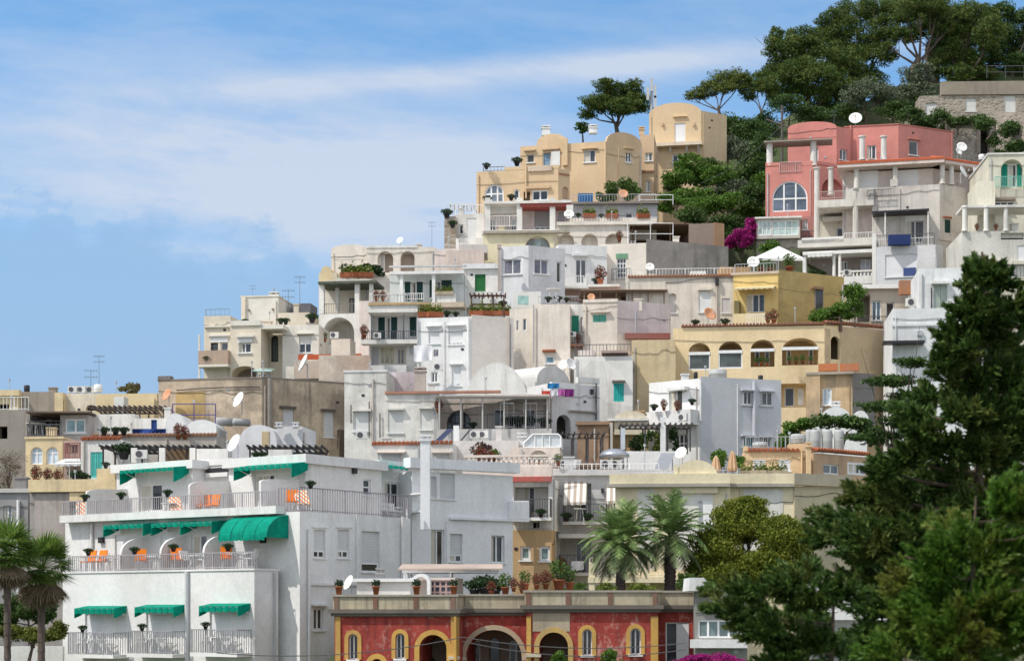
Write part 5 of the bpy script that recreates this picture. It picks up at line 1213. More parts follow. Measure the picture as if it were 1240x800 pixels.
post_pergola('terrace_canopy', 'long grey canopy roof on thin posts over the central terrace', 'canopy', 530, 665, 481, 519, 105.9, 3, paint((.5, .48, .45), .6), 6, stucco((.34, .31, .28), .4), False, .08, sl=.35)
for i, (x0, x1) in enumerate(((606, 622), (634, 650))): railing_thing(x0, x1, 488, 519, 106.6, ['left tall white trellis under the central canopy', 'right tall white trellis under the central canopy'][i], M_W(), None, True, None, .3)
puts(POTD, [(617, 519, 106.8, 'left tall dark plant under the central canopy', 2.2), (628, 519, 107, 'middle tall dark plant under the central canopy', 2.2), (640, 519, 106.8, 'dark plant behind the right white trellis', 2.2), (659, 519, 106.8, 'dark plant at the right end of the central terrace', 2), (573, 519, 107, 'dark plant left on the central terrace', 1.2)], 106); put(POTR, 531, 500, 106.5, 'hanging red flowers at the left end of the central canopy', s=1.3)
solar(526, 549, 517, 534, 104, 'dark blue solar panel before the central terrace', (.04, .05, .10), 1.0, .7); solar(557, 570, 518, 533, 104.2, 'second dark solar panel right of the white pillar', (.05, .05, .06), 1.0, .5)
puts(AC, [(575, 531, 103.5, 'left one of two air conditioners right of the white pier and solar panels', 1.0), (586, 531, 103.5, 'right one of two air conditioners before the central terrace', 1.0)], 104)
low_wall('pier', 'white square pier between the two solar panels', 'pier', 549, 556, 515, 570, 103.4, .3, WBm)
h = House('tile_roof_sheds', 'low white sheds with terracotta tile edges behind the hotel', 'shed', 548, 600, 99)
a = front(h, 449, 511, 537, 600, 99, 4, WM, 4); tiles(h, a.L, 450, 510, 538); a.shut('L', 458, 548, 486, 562, 1, .1, (.7, .7, .7)); h.awning(a.L, 456, 490, 546, .5, .1, stucco((.60, .50, .42), .3), 0); a.fin()
b = front(h, 520, 549, 536, 600, 99.2, 4, WM, 4); tiles(h, b.L, 521, 548, 537); b.shut('L', 524, 549, 544, 566, 1, .1, (.7, .7, .7)); h.awning(b.L, 522, 546, 546, .5, .1, stucco((.60, .50, .42), .3), 0); b.fin()
c = front(h, 549, 628, 533, 600, 101, 4, stucco((.70, .66, .63), .35), 3); c.fin(); h.chimney(632, 524, 540, 101.5, .22, WBm)
low_wall('flue_pier', 'square grey white flue before the tile edged sheds', 'chimney', 510.5, 521, 527, 570, 96.5, .4, stucco((.62, .62, .62), .2))
P_, D_ = lumpy(at(586, 545, 99), (.9, .4, .5), 300, 6); tag(leafmesh('shrub', P_, .22, leafmat((.09, .06, .05), (.2, .12, .11)), None), 'bare purplish shrub before the white terrace wall', 'shrub')
P_, D_ = lumpy(at(601, 548, 98.6), (.5, .4, .4), 260, 5); tag(leafmesh('shrub', P_, .18, LEAFY, None), 'yellow green shrub beside the bare purplish one', 'shrub')
# ---- pink roof house with conservatory, balustrade
h = House('pink_roof_house', 'small pinkish white roof house with arch and glass conservatory', 'building', 678, 600, 98)
a = front(h, 628, 678, 541, 600, 98, 4, PWM, 4); a.deep('L', 640, 545, 664, 566, .5, .5, PWM); a.fin()
t0, t1 = a.L.pix(634, 541)[0], a.L.pix(679, 541)[0]; z0 = a.z1; H = Z_(525, 98) - z0; mb = MB(); g = MB(); L = a.L
A_ = [(t0, z0), (t1, z0), (t1, z0 + H * .8), (t1 - .15, z0 + H), (t0 + .5, z0 + H), (t0, z0 + H * .35)]
L.prism(g, A_, -1.6, -.25); 
for i in range(6):
    p, r = A_[i], A_[(i + 1) % 6]
    for o in (-.2, -1.62): mb.tube(L.pt(p[0], p[1], o), L.pt(r[0], r[1], o), .045, None, 6)
    mb.tube(L.pt(p[0], p[1], -.2), L.pt(p[0], p[1], -1.62), .045, None, 6)
for k in (.3, .5, .7): mb.tube(L.pt(t0 + (t1 - t0) * k, z0, -.22), L.pt(t0 + (t1 - t0) * k, z0 + H, -.22), .03, None, 6)
fr_ = mb.build('conservatory_frame', M_W(), h.e); g.build('conservatory_glass', glass((.32, .34, .35)), fr_)
low_wall('terracotta_hood', 'small terracotta roofed white hatch left of the pink roof house', 'shed', 618, 632, 541, 566, 99, .8, PWM)
railing_thing(632, 668, 555, 567, 95.4, 'white railing before the pink roof house', M_W(), None, True, None, .12); railing_thing(668, 678, 555, 567, 95.5, 'grey railing right of the white one before the pink roof house', M_IRON(), None, True, None, .12)
# ---- white and lavender grey house
h = House('lavender_grey_house', 'cubic house, bright white front and side wall coloured lavender grey as in shade', 'building', 847, 620, 108)
a = h.block(847, 108, 786, 946, 458, 620, 38, stucco(WB, .12), thr=70); LAV_SHADED = stucco((.575, .58, .605), .1, (.4, .4, .43), .05)  # side wall grey: lavender paint, lowered in tone to stand in for shade
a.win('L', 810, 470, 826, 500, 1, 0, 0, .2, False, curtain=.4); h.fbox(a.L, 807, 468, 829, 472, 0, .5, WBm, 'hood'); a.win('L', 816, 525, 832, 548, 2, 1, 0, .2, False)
h.fbox(a.R, 848, 458, 946, 620, 0, .04, LAV_SHADED, 'side_render')  # coat over the sunlit side, with shade put into its colour
RL = a.R.off(.042)
def sw(x0, y0, x1, y1, gm=None):
    t0, t1, z0, z1 = a.R.rect(x0, y0, x1, y1); w = glazing(h.e, a.R, t0, t1, z0, z1, .045, 0, 1, 0, .06, paint((.5, .5, .52)), gm); mb = MB(); a.R.box(mb, t0 - .15, t1 + .15, z1 + .02, z1 + .1, .04, .32); mb.build('hood', LAV_SHADED, w); mb = MB(); a.R.box(mb, t0 - .1, t1 + .1, z0 - .08, z0, .04, .16); mb.build('sill', LAV_SHADED, w)
sw(899, 474, 909, 490); sw(921, 475, 934, 491); sw(899, 529, 911, 541, glass((.03, .10, .10))); sw(920, 530, 932, 541)
h.pipe(a.R, 913.5, 462, 530, .12, stucco((.55, .56, .60), .1), .16); h.pipe(a.R, 848.5, 460, 510, .06, WBm)
h.fbox(a.L, 782, 497, 836, 515, 0, .9, WBm, 'balcony_parapet'); h.fbox(a.L, 836, 472, 847, 490, 0, .02, stucco((.55, .55, .56), .3), 'lattice'); a.fin()
puts(POTD, [(792, 497, 108.5, 'dark plant left on the white cube balcony', 1.2), (838, 490, 107, 'dark plant at the corner of the white cube', 1.1)], 108); puts(POTR, [(804, 497, 108.2, 'reddish plant on the white cube balcony', 1.1), (820, 497, 107.8, 'reddish plant right on the white cube balcony', 1)], 108)
put(AC, 827, 510, 105.6, 'air conditioner below the white cube balcony', s=1.0, rz=-.6)
big_tank(858, 880, 447, 459, 112, 'round grey tank on the lavender grey house roof', 'round roof tanks'); big_tank(840, 845, 450, 458, 112, 'thin dark flue tank left on the lavender grey house', 'small roof tanks', M_DK()); big_tank(918, 924, 454, 461, 113, 'small dark vent tank right on the lavender grey house', 'small roof tanks', M_DK())
# ---- shacks and pergola left of it
h = House('reed_shack', 'brown reed shack with flat top before the niche wall', 'shed', 737, 600, 106)
a = front(h, 699, 737, 513, 570, 106, 4, stucco((.40, .27, .18), .6, (.15, .09, .06), .3), 3); h.fbox(a.L, 697, 510, 738, 514, -.5, .2, stucco((.35, .22, .14), .5), 'rim'); a.fin()
h = House('vault_canopy_shack', 'cream curved roof canopy on a tan shed in the centre right', 'shed', 782, 600, 107)
a = front(h, 742, 784, 508, 570, 107, 4, stucco((.55, .38, .20), .5, (.2, .12, .06), .3), 3); h.gable(a.L, 744, 784, 508, 498, stucco((.74, .66, .5), .3), 2.5, .3, flatk=.8); h.fbox(a.L, 735, 506, 786, 509, -.5, .5, WM, 'eaves'); a.fin()
post_pergola('pergola', 'thin dark pergola with white pillar left of the lavender wall', 'pergola', 752, 838, 514, 546, 104, 2, paint((.10, .09, .09), .6), 4, None, True, .08)
low_wall('pier', 'white square pillar under the pergola left of the lavender wall', 'pier', 800, 806, 505, 548, 103.8, .3, WBm); low_wall('pier', 'pale blue grey pillar left of the pergola shrubs', 'pier', 752, 757, 518, 544, 103.6, .3, stucco((.55, .60, .66), .2))
low_wall('terrace_wall', 'white terrace wall below the pergola shrubs', 'wall', 756, 822, 546, 585, 102, .3, stucco(WB, .3))
for i, (px, py, rx, rz, mt, l) in enumerate(((770, 537, .5, .6, LEAFD, 'dark shrub left under the thin dark pergola'), (782, 533, .6, .7, LEAF, 'green shrub in the middle under the thin dark pergola'), (794, 534, .5, .7, LEAFY, 'yellow green shrub right under the thin dark pergola'), (815, 535, .5, .9, LEAFD, 'dark shrub right of the white pergola pillar'))):
    P_, D_ = lumpy(at(px, py, 104.8), (rx, .5, rz), 420, 7); tag(leafmesh('shrub', P_, .2, mt, None), l, 'shrub', 'shrubs under the thin dark pergola')
post_pergola('scaffold', 'thin dark pole frame beside the reed shack', 'frame', 674, 732, 525, 566, 101, 2.5, paint((.08, .07, .07), .6), 4, None, True, .05)
# ================================================================== yellow arcade house and those above it
h = House('yellow_arcade_house', 'long yellow house with four arched loggia windows on the upper floor', 'building', 998, 600, 120)
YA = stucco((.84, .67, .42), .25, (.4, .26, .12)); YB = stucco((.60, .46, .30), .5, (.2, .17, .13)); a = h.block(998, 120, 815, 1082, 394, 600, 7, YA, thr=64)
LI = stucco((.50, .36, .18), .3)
for i, (x0, x1, y0, y1) in enumerate(((834, 860, 415, 448), (870, 899, 413, 446), (909, 938, 411, 444), (947, 991, 409, 442))):
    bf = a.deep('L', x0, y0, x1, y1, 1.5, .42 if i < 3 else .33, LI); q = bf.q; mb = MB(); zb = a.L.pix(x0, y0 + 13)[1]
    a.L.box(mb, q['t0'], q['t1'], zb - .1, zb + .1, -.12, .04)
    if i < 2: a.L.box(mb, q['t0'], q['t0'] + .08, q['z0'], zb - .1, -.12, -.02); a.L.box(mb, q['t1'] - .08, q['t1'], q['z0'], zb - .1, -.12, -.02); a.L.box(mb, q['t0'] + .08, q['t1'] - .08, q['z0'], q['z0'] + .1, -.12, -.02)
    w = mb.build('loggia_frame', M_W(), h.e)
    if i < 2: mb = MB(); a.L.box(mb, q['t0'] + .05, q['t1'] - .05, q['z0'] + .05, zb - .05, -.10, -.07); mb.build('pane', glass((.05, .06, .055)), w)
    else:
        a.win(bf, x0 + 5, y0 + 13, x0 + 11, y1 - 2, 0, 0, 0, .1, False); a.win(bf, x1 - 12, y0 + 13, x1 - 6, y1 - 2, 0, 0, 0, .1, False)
a.open('R', 1006, 407, 1017, 435, .25, .5); 
bf = a.deep('L', 944, 464, 990, 493, 1.2, 0, YA); a.win(bf, 950, 469, 962, 492, 0, 0, 0, .1, False); a.win(bf, 976, 470, 984, 492, 0, 0, 0, .1, False); a.win(bf, 966, 470, 973, 490, 0, 0, 0, .1, False, gmat=glass((.4, .4, .38)))
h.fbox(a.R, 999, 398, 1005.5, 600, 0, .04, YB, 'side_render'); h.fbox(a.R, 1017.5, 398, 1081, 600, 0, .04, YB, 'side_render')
a.par = .1; a.fin(); tiles(h, a.L, 825, 998, 394, stucco((.34, .15, .09), .4), .15); tiles(h, a.R, 1000, 1082, 394, stucco((.34, .15, .09), .4), .15)
puts(POTG, [(916, 443, 120.6, 'left small plant in the third arch', .8), (922, 443, 120.6, 'second small plant in the third arch', .9), (929, 443, 120.6, 'third small plant in the third arch', .8), (956, 441, 119.6, 'left small plant in the widest arch', .8), (964, 441, 119.6, 'second small plant in the widest arch', .8), (972, 441, 119.4, 'third small plant in the widest arch', .9), (982, 441, 119.2, 'right small plant in the widest arch', .8)], 120)
h = House('yellow_balcony_house', 'yellow house with awning and white balcony rail, mustard stained side', 'building', 942, 480, 127)
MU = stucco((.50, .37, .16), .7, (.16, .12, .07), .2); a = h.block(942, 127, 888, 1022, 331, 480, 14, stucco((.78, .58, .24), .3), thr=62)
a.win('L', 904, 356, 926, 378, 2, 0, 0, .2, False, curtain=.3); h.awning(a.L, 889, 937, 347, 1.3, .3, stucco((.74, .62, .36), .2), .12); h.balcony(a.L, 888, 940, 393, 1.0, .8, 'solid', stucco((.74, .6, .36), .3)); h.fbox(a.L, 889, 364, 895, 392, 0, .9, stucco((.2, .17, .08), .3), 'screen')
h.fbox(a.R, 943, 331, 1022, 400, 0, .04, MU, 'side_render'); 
t0, t1, z0, z1 = a.R.rect(986, 350, 996, 376); glazing(h.e, a.R, t0, t1, z0, z1, .045, 0, 0, 0, .06, paint((.25, .22, .2))); h.fbox(a.R, 984, 347, 998, 350, .04, .3, stucco((.3, .2, .12)), 'hood'); h.fbox(a.L, 885, 329, 943, 332, -.2, .1, stucco((.6, .5, .4), .4), 'coping'); a.fin()
railing_thing(904, 926, 381, 393, 124.4, 'white balcony railing before the yellow awning', M_W(), None, True, None, .12); puts(POTR, [(930, 392, 124.6, 'red flowering plant on the yellow balcony', 1.3), (937, 392, 124.4, 'tall reddish plant right on the yellow balcony', 1.6)], 124)
railing_thing(1000, 1080, 383, 394, 124, 'thin dark rail above the yellow arcade side wall', M_IRON())
h = House('beige_arched_house', 'pale beige house with arched white shuttered windows and terracotta roof edge', 'building', 890, 480, 128)
BR = stucco((.80, .72, .62), .3); a = front(h, 758, 890, 334, 480, 128, 4, BR, 6)
a.shut('L', 846, 352, 861, 378, 1, .12, (.76, .76, .74), rise=.3); a.shut('L', 810, 355, 819, 379, 1, .25, (.72, .66, .6), rise=.4); a.shut('L', 874, 361, 884, 379, 1, .1, (.60, .56, .54)); h.pipe(a.L, 868, 337, 392, .06, stucco((.6, .52, .45))); h.fbox(a.L, 866.5, 336, 870.5, 345, 0, .3, M_DK(), 'hopper')
tiles(h, a.L, 760, 889, 335, stucco((.42, .19, .10), .4), .2); a.fin(); h.fbox(a.L, 845, 348, 862, 351, -.03, .18, BR, 'hood'); h.fbox(a.L, 758, 336, 806, 356, 0, .05, stucco((.74, .68, .58), .25), 'pale_patch')
put(DISHT, 858, 395, 124, 'rust orange satellite dish on the yellow arcade roof', s=1.05, rz=.5); put(POTD, 842, 395, 124, 'small dark plant left of the rust orange dish', s=1.4); puts(POTD, [(878, 395, 124, 'dark plant left below the yellow balcony', 1.6)], 124)
low_wall('terracotta_ledge', 'dark red ledge below the pinkish side wall', 'wall', 757, 812, 403, 410, 121.5, .5, stucco((.30, .10, .08), .4)); 
put(DISHW, 787, 333, 131, 'small white dish on the beige tiled roof', s=.8); low_wall('roof_box', 'long white box on the beige tiled roof', 'box', 836, 855, 328, 334, 132, .4, WM)
low_wall('tile_bank', 'small terracotta tiled slope left of the white tent', 'roof', 872, 909, 323, 332, 131, 1.5, stucco((.55, .34, .16), .4))
# ---- white twin faced house in the middle
h = House('white_angular_house', 'white angular house with grey sliding windows in the centre of the hill', 'building', 640, 520, 133)
GWm = stucco((.74, .74, .75), .2)
a = h.block(640, 132, 604, 684, 297, 500, 14, GWm, thr=64); a.win('L', 610, 314, 631, 332, 1, 0, 0, .15, True, gmat=glass((.09, .09, .11))); a.win('R', 647, 314, 664, 332, 1, 0, 0, .15, True, gmat=glass((.09, .09, .12))); a.win('R', 674, 317, 679.5, 342, 0, 0, 0, .15, False); a.fin()
b = front(h, 676, 735, 298, 500, 136.5, -10, WBm, 5); b.win('L', 697, 314, 710, 343, 1, 0, 0, .15, False, gmat=glass((.07, .08, .09))); h.fbox(b.L, 694, 307, 712, 309.5, 0, .3, WBm, 'hood'); h.balcony(b.L, 668, 712, 346, 1.2, .8, 'metal', WM, M_W()); b.fin()
h.fbox(b.L, 680, 348, 712, 364, .1, .4, stucco((.42, .28, .24), .5), 'brick_base')
c = front(h, 560, 605, 320, 500, 132.6, 4, WM, 5); c.louv('L', 575, 332, 588, 353, (.03, .17, .05), 1, .12); c.fin(); h.fbox(c.L, 560, 319, 606, 325, -.2, .2, WBm, 'parapet'); h.fbox(c.L, 551, 353, 594, 372, 0, .8, WM, 'lower_parapet')
h.pipe(a.L, 606, 299, 350, .08, WBm); h.chimney(604.5, 296, 352, 131, .1, stucco((.6, .5, .45)), name='flue')
d = front(h, 712, 752, 345, 500, 130.5, 4, stucco((.62, .52, .44), .5), 5); d.fin(); h.fbox(d.L, 712, 344, 750, 347, -1, .3, WM, 'slab')
puts(POTR, [(727, 345, 131, 'red flowering climber beside the barred door', 2.2)], 131); put(POTD, 722, 345, 131.5, 'dark shrub left of the red climber', s=1.6)
low_wall('skylight_roof', 'tilted pale green glass roof right of the brown pergola', 'roof', 627, 640, 358, 368, 127, .3, glass((.22, .34, .32))); low_wall('white_wall', 'short white wall above the beige block', 'wall', 622, 655, 353, 373, 128, .4, WM)
# ---- cream arcaded terrace wall with beige house and concrete side
h = House('cream_arcade_wall', 'pale yellow and cream arcaded terrace building below the pink columned house', 'building', 735, 480, 141)
CY = stucco((.78, .70, .48), .35, (.5, .42, .3)); a = front(h, 585, 674, 281, 480, 141, 3, CY, 6); a.win('L', 636, 286, 666, 300, 2, 0, .45, .3, False, fmat=stucco((.3, .26, .2)), gmat=glass((.14, .17, .17))); h.gable(a.L, 632, 670, 300, 284, WBm, .1, .03) if False else None; a.fin(); h.fbox(a.L, 585, 279, 690, 282, -.2, .3, stucco((.4, .36, .3), .4), 'ledge')
c = front(h, 674, 762, 270, 480, 141.2, 3, BEI2, 6)
for x0, x1 in ((676, 695), (704, 724), (733, 752)): c.deep('L', x0, 283, x1, 310, .6, .5, BEI2)
c.fin(); h.fbox(c.L, 674, 268, 790, 272, -.3, .2, BEI2, 'coping')
h = House('beige_grid_door_house', 'beige house with barred white french door and rough concrete side wall', 'building', 782, 480, 137)
CON = stucco((.36, .33, .30), .7, (.14, .13, .12), .2); a = h.block(782, 137, 725, 882, 294, 480, 10, BEI2, thr=66); a.win('L', 747, 313, 758, 336, 2, 3, 0, .15, False, fr=.06, gmat=glass((.04, .04, .05))); h.fbox(a.L, 746, 307, 760, 313, 0, .05, paint((.16, .32, .20)), 'green_shutter_box'); h.fbox(a.R, 783, 294, 882, 345, 0, .05, CON, 'side_render'); h.rail(a.L, a.L.pix(742, 341)[0], a.L.pix(765, 341)[0], a.L.pix(750, 341)[1], .9, .5, M_IRON(), .12); a.fin()
railing_thing(760, 815, 270, 296, 137.5, 'white pipe railing above the beige grid door house', M_W(), None, False, 139)
post_pergola('roof_shelter', 'flat brown roof shelter behind the white pipe railing', 'shelter', 765, 836, 272, 296, 142, 4, paint((.12, .07, .05), .7), 4, stucco((.22, .14, .1), .4), False, .1)
h2 = House('brown_shed', 'brown metal shed with tan side right of the roof shelter', 'shed', 866, 330, 141); b = h2.block(864, 141, 834, 877, 270, 345, 12, stucco((.26, .20, .17), .5), thr=64); h2.fbox(b.R, 864.5, 270, 877, 330, 0, .04, stucco((.5, .30, .18), .3), 'side_panel'); b.fin()
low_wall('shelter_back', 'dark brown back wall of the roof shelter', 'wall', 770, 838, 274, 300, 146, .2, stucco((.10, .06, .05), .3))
put(POTR, 750, 293, 140.6, 'reddish plant in a terracotta pot before the right cream niche', s=1.4)
# ---- pink white columned terrace house
h = House('columned_terrace_house', 'white house with tall columns and red beam terrace below the tan villa', 'building', 690, 420, 147)
a = front(h, 586, 690, 250, 420, 147, 4, stucco((.72, .62, .58), .3), 6); a.shut('L', 647, 255, 667, 281, .75, .15, (.30, .29, .29), 3, False); a.shut('L', 676, 256, 684, 280, 1, .1, (.4, .37, .37)); a.win('L', 593, 265, 600, 280, 1); a.win('L', 619, 264, 625, 280, 1); a.fin()
h.fbox(a.L, 630, 245, 692, 250, -.5, 1.6, stucco((.36, .08, .07), .3), 'red_beam'); h.fbox(a.L, 586, 243, 692, 246, -.5, 1.7, WM, 'roof_slab')
for px in (590.5, 629, 669): t = a.L.pix(px, 260, 1.3)[0]; p = a.L.pt(t, 0, 1.3); h.column(px, 240, 282, p[1], .22, WM, sq=True)
h.fbox(a.L, 583, 278, 690, 283, -.2, 1.8, WM, 'floor_slab'); h.rail(a.L, .3, a.L.pix(628, 280)[0], a.L.pix(600, 279)[1], .9, 1.4, M_W(), .2); h.fbox(a.L, 586, 247, 628, 258, .05, .5, WM, 'white_beam')
g = front(h, 690, 796, 246, 420, 148.5, 3, stucco((.50, .49, .49), .3), 6); g.win('L', 757, 258, 766, 264, 0); g.fin(); h.fbox(g.L, 690, 244, 798, 246.5, -.5, .4, stucco((.25, .22, .2), .3), 'roof_edge')
k = front(h, 550, 586, 259, 420, 148, 6, WM, 5); k.shut('L', 565, 264, 577, 287, 1, .1, (.74, .74, .73)); k.win('L', 556, 272, 561, 283, 0); k.fin(); h.rail(k.L, .1, k.L.w - .1, k.z1, .8, -.1, M_W(), .2); h.fbox(k.L, 552, 288, 590, 305, 0, 1.4, WM, 'lower_parapet')
low_wall('terrace_wall', 'long pale beige parapet with planters below the grey roof wall', 'wall', 690, 795, 264, 290, 144, .4, BEI2)
puts(BOXT, [(714, 264, 144, 'left terracotta planter on the long beige parapet', 1.1), (741, 264, 144, 'middle terracotta planter with a white cover on the long parapet', 1.1), (779, 264, 144, 'right terracotta planter on the long beige parapet', 1.1)], 144)
put(DISHW, 689, 271, 143.5, 'white dish right of the red beam terrace', s=1.0); puts(POTD, [(700, 264, 145, 'dark shrub right of the red beam terrace', 1.2), (728, 264, 144.6, 'round dark pot plant on the long beige parapet', 1)], 145); low_wall('service_box', 'pair of white service boxes above the dish', 'box', 686, 694, 248, 258, 144, .2, WM)
low_wall('cliff_wall', 'rough brown rock wall at the left end of the hill', 'wall', 538, 552, 262, 310, 147, 3, stone((.30, .24, .18), (.42, .36, .30), 1.2)); puts(POTD, [(541, 264, 147, 'dark shrub on the brown rock wall', 2.2), (548, 276, 146.5, 'second shrub on the brown rock wall', 1.8)], 147)
post_pergola('cable_frame', 'thin white frame above the left white terrace', 'frame', 545, 575, 248, 259, 150, 2, M_W(), 3, None, True, .05)
low_wall('ragged_roof', 'grey concrete slab roofs left of the yellow arcaded wall', 'roof', 556, 590, 296, 306, 138, 3, stucco((.56, .53, .5), .5)); low_wall('ragged_wall', 'weathered plaster wall left of the yellow arcaded wall', 'wall', 540, 586, 303, 345, 137, 3, stucco((.62, .52, .46), .6))
# ================================================================== tan villa on the crest
TN = stucco((.70, .52, .33), .2, (.45, .33, .22), .06); TNS = stucco((.66, .48, .31), .2, (.45, .33, .22), .06)
h = House('tan_villa', 'large tan villa with white vaulted roof on the crest', 'building', 735, 420, 153)
a = h.block(676, 151, 577, 690, 204, 420, 10, TN, thr=56)
a.win('L', 587, 223, 610, 246, 2, 1, .5, .15, False, fr=.12, gmat=glass((.10, .12, .14))); a.win('L', 622, 229, 629, 243, 0, 0, .5, .15, False, fr=.1); a.win('L', 644, 230, 664, 243, 1, 0, 0, .15, True, fr=.12); a.shut('R', 681, 226, 688.5, 242, 1, .2, (.5, .34, .22), rise=.5); a.open('L', 634, 232, 642, 243, .2)
h.fbox(a.L, 611, 201, 677, 205, -.22, .0, TN, 'parapet'); h.fbox(a.L, 639, 201, 668, 207, .0, .15, stucco((.62, .50, .40), .3), 'balustrade_panel'); h.fbox(a.L, 636, 225, 666, 228, -.1, .25, TNS, 'hood'); h.rail(a.L, a.L.pix(585, 205)[0], a.L.pix(611, 205)[0], a.z1, .4, -.1, M_IRON(), .3); h.fbox(a.R, 677, 210, 690, 212, -.1, .1, stucco((.40, .22, .14)), 'string_course'); h.pipe(a.L, 637, 200, 240, .06, TN)
a.fin()
b = h.block(734, 153.5, 630, 777, 171, 420, 14, TN, thr=62)
b.win('L', 707, 182, 721, 196.5, 1, 0, 0, .15, True, hood=.2); b.win('R', 757.5, 182, 765, 197, 1, 0, 0, .15, True, hood=.15, fr=.1); b.win('L', 657, 184, 667, 202, 0, 0, 0, .2, False, gmat=glass((.10, .16, .22))); h.fbox(b.L, 667.5, 183, 678, 201, 0, .1, stucco(WB, .1), 'white_shutter'); b.win('L', 638, 187, 647, 197, 0, 0, 0, .15, True); h.fbox(b.L, 634, 180.5, 648, 182.5, -.1, .2, TNS, 'hood'); h.fbox(b.L, 656, 179, 677, 181, -.1, .2, TNS, 'hood')
b.par = .05; b.finish(roofmat=WBm); h.gable(b.R, 735, 777, 172, 160.5, TNS, .3, .0, n=20, flatk=.95)
t0, t1 = b.R.pix(737, 171)[0], b.R.pix(775, 171)[0]; P_ = archpoly(t0 + .35, t1 - .35, b.z1 - .02, b.z1 + .6, .58, 18); mb = MB(); b.R.prism(mb, P_, -b.wl + 1, -.31); mb.build('vaulted_roof', stucco((.82, .81, .79), .1), h.e)
h.gable(b.L, 650, 686, 172, 162, TN, .3, .0, n=20, flatk=.95); h.fbox(b.L, 681, 167, 687, 200, 0, .25, TN, 'buttress'); h.pipe(b.R, 733, 172, 246, .08, TN, .12)
h.chimney(661, 153, 165, 158, .35, WBm); h.chimney(718, 152, 162, 160, .35, WBm)
c = front(h, 775, 792, 163, 420, 156.5, 8, TNS, 5); c.win('L', 781, 185, 790, 195, 1); h.fbox(c.L, 775, 206, 792, 208, -.1, .2, stucco((.40, .22, .14)), 'string_course'); c.win('L', 782, 219, 787, 232, 1); c.fin(); h.chimney(777, 154, 164, 158, .2, TN)
puts(POTD, [(589, 205, 151.5, 'dark plant on the left roof corner of the tan villa', 1.6), (626, 201, 153.5, 'dark shrub beside the upper storey of the tan villa', 2.2), (590, 246, 150, 'dark shrub below the big arched window', 1.8), (619, 243, 150, 'green shrub right of the big arched window', 1.6)], 151)
low_wall('blue_cover', 'blue tarpaulin bundle below the tan villa', 'tarpaulin', 700, 718, 234, 245, 149.5, .6, paint((.02, .12, .30), .7)); put(DISHT, 755, 245, 149.5, 'orange and white dish below the tan villa', s=.85)
for px, py, rx, rz, l in ((736, 236, 1.0, .8, 'left shrub below the tan villa corner'), (752, 230, 1.5, 1.1, 'middle shrub below the tan villa corner'), (766, 234, 1.0, .9, 'right shrub below the tan villa corner')):
    P_, D_ = lumpy(at(px, py, 150.5), (rx, .8, rz), 700, 9); tag(leafmesh('shrub', P_, .28, LEAF, None), l, 'shrub', 'shrubs below the tan villa')
railing_thing(774, 815, 236, 248, 149, 'white pipe railing left of the green slope', M_W(), None, False)
h = House('tan_tower_house', 'tan square tower house with rounded gable and tall white door', 'building', 850, 420, 162)
a = h.block(849, 162, 786, 880, 134, 420, 10, stucco((.72, .55, .35), .2, (.45, .33, .22), .06), thr=58); a.shut('L', 817, 143, 830, 172, 1, .12, (.80, .80, .80), hood=.2); a.win('L', 814, 187, 828, 200, 1, 0, 0, .15, True, fr=.1)
h.gable(a.L, 786.3, 849, 137, 124.5, TN, .4, .0, flatk=.95); h.fbox(a.L, 786, 172, 850, 176, 0, .9, stucco((.78, .66, .5), .2), 'balcony_slab'); a.fin(); h.fbox(a.L, 800, 127, 848, 129, -6, -3, WBm, 'roof_edge') if False else None
t0, t1 = a.L.pix(792, 142)[0], a.L.pix(848, 142)[0]; mb = MB(); a.L.prism(mb, archpoly(t0 + .5, t1 - .5, a.z1 - .02, a.z1 + .6, .58, 16), -a.wr + .3, -.5); mb.build('vaulted_roof', WBm, h.e)
for px in (796, 812, 832, 846):
    t = a.L.pix(px, 176)[0]; z = a.L.pix(px, 176)[1]; mb = MB(); a.L.prism(mb, [], 0, 0) if False else mb.hexa([a.L.pt(t - .1, z - .7, .05), a.L.pt(t + .1, z - .7, .05), a.L.pt(t + .1, z - .7, 0), a.L.pt(t - .1, z - .7, 0), a.L.pt(t - .1, z - .002, .8), a.L.pt(t + .1, z - .002, .8), a.L.pt(t + .1, z - .002, 0), a.L.pt(t - .1, z - .002, 0)]); mb.build('bracket', WM, h.e)
for px in (802, 840): h.fbox(a.L, px - 1.2, 148, px + 1.2, 152, 0, .2, TNS, 'wall_lamp')
e = empty('mobile_mast', at(789, 150, 166), 'grey mobile phone mast with panel antennas behind the tan tower', 'mast'); mb = MB(); x, y, z = at(789, 150, 166); H = Z_(97, 166) - z
mb.tube((x, y, z), (x, y, z + H), .12, .1); mb.build('pole', M_GREYM(), e)
for i, (dx, k) in enumerate(((-.35, .7), (.3, .75), (0, .9), (.32, .5))): mb = MB(); mb.box(x + dx - .12, x + dx + .12, y - .25, y - .1, z + H * k - .7, z + H * k + .5); mb.build('panel_antenna', paint((.5, .5, .5), .5), e)
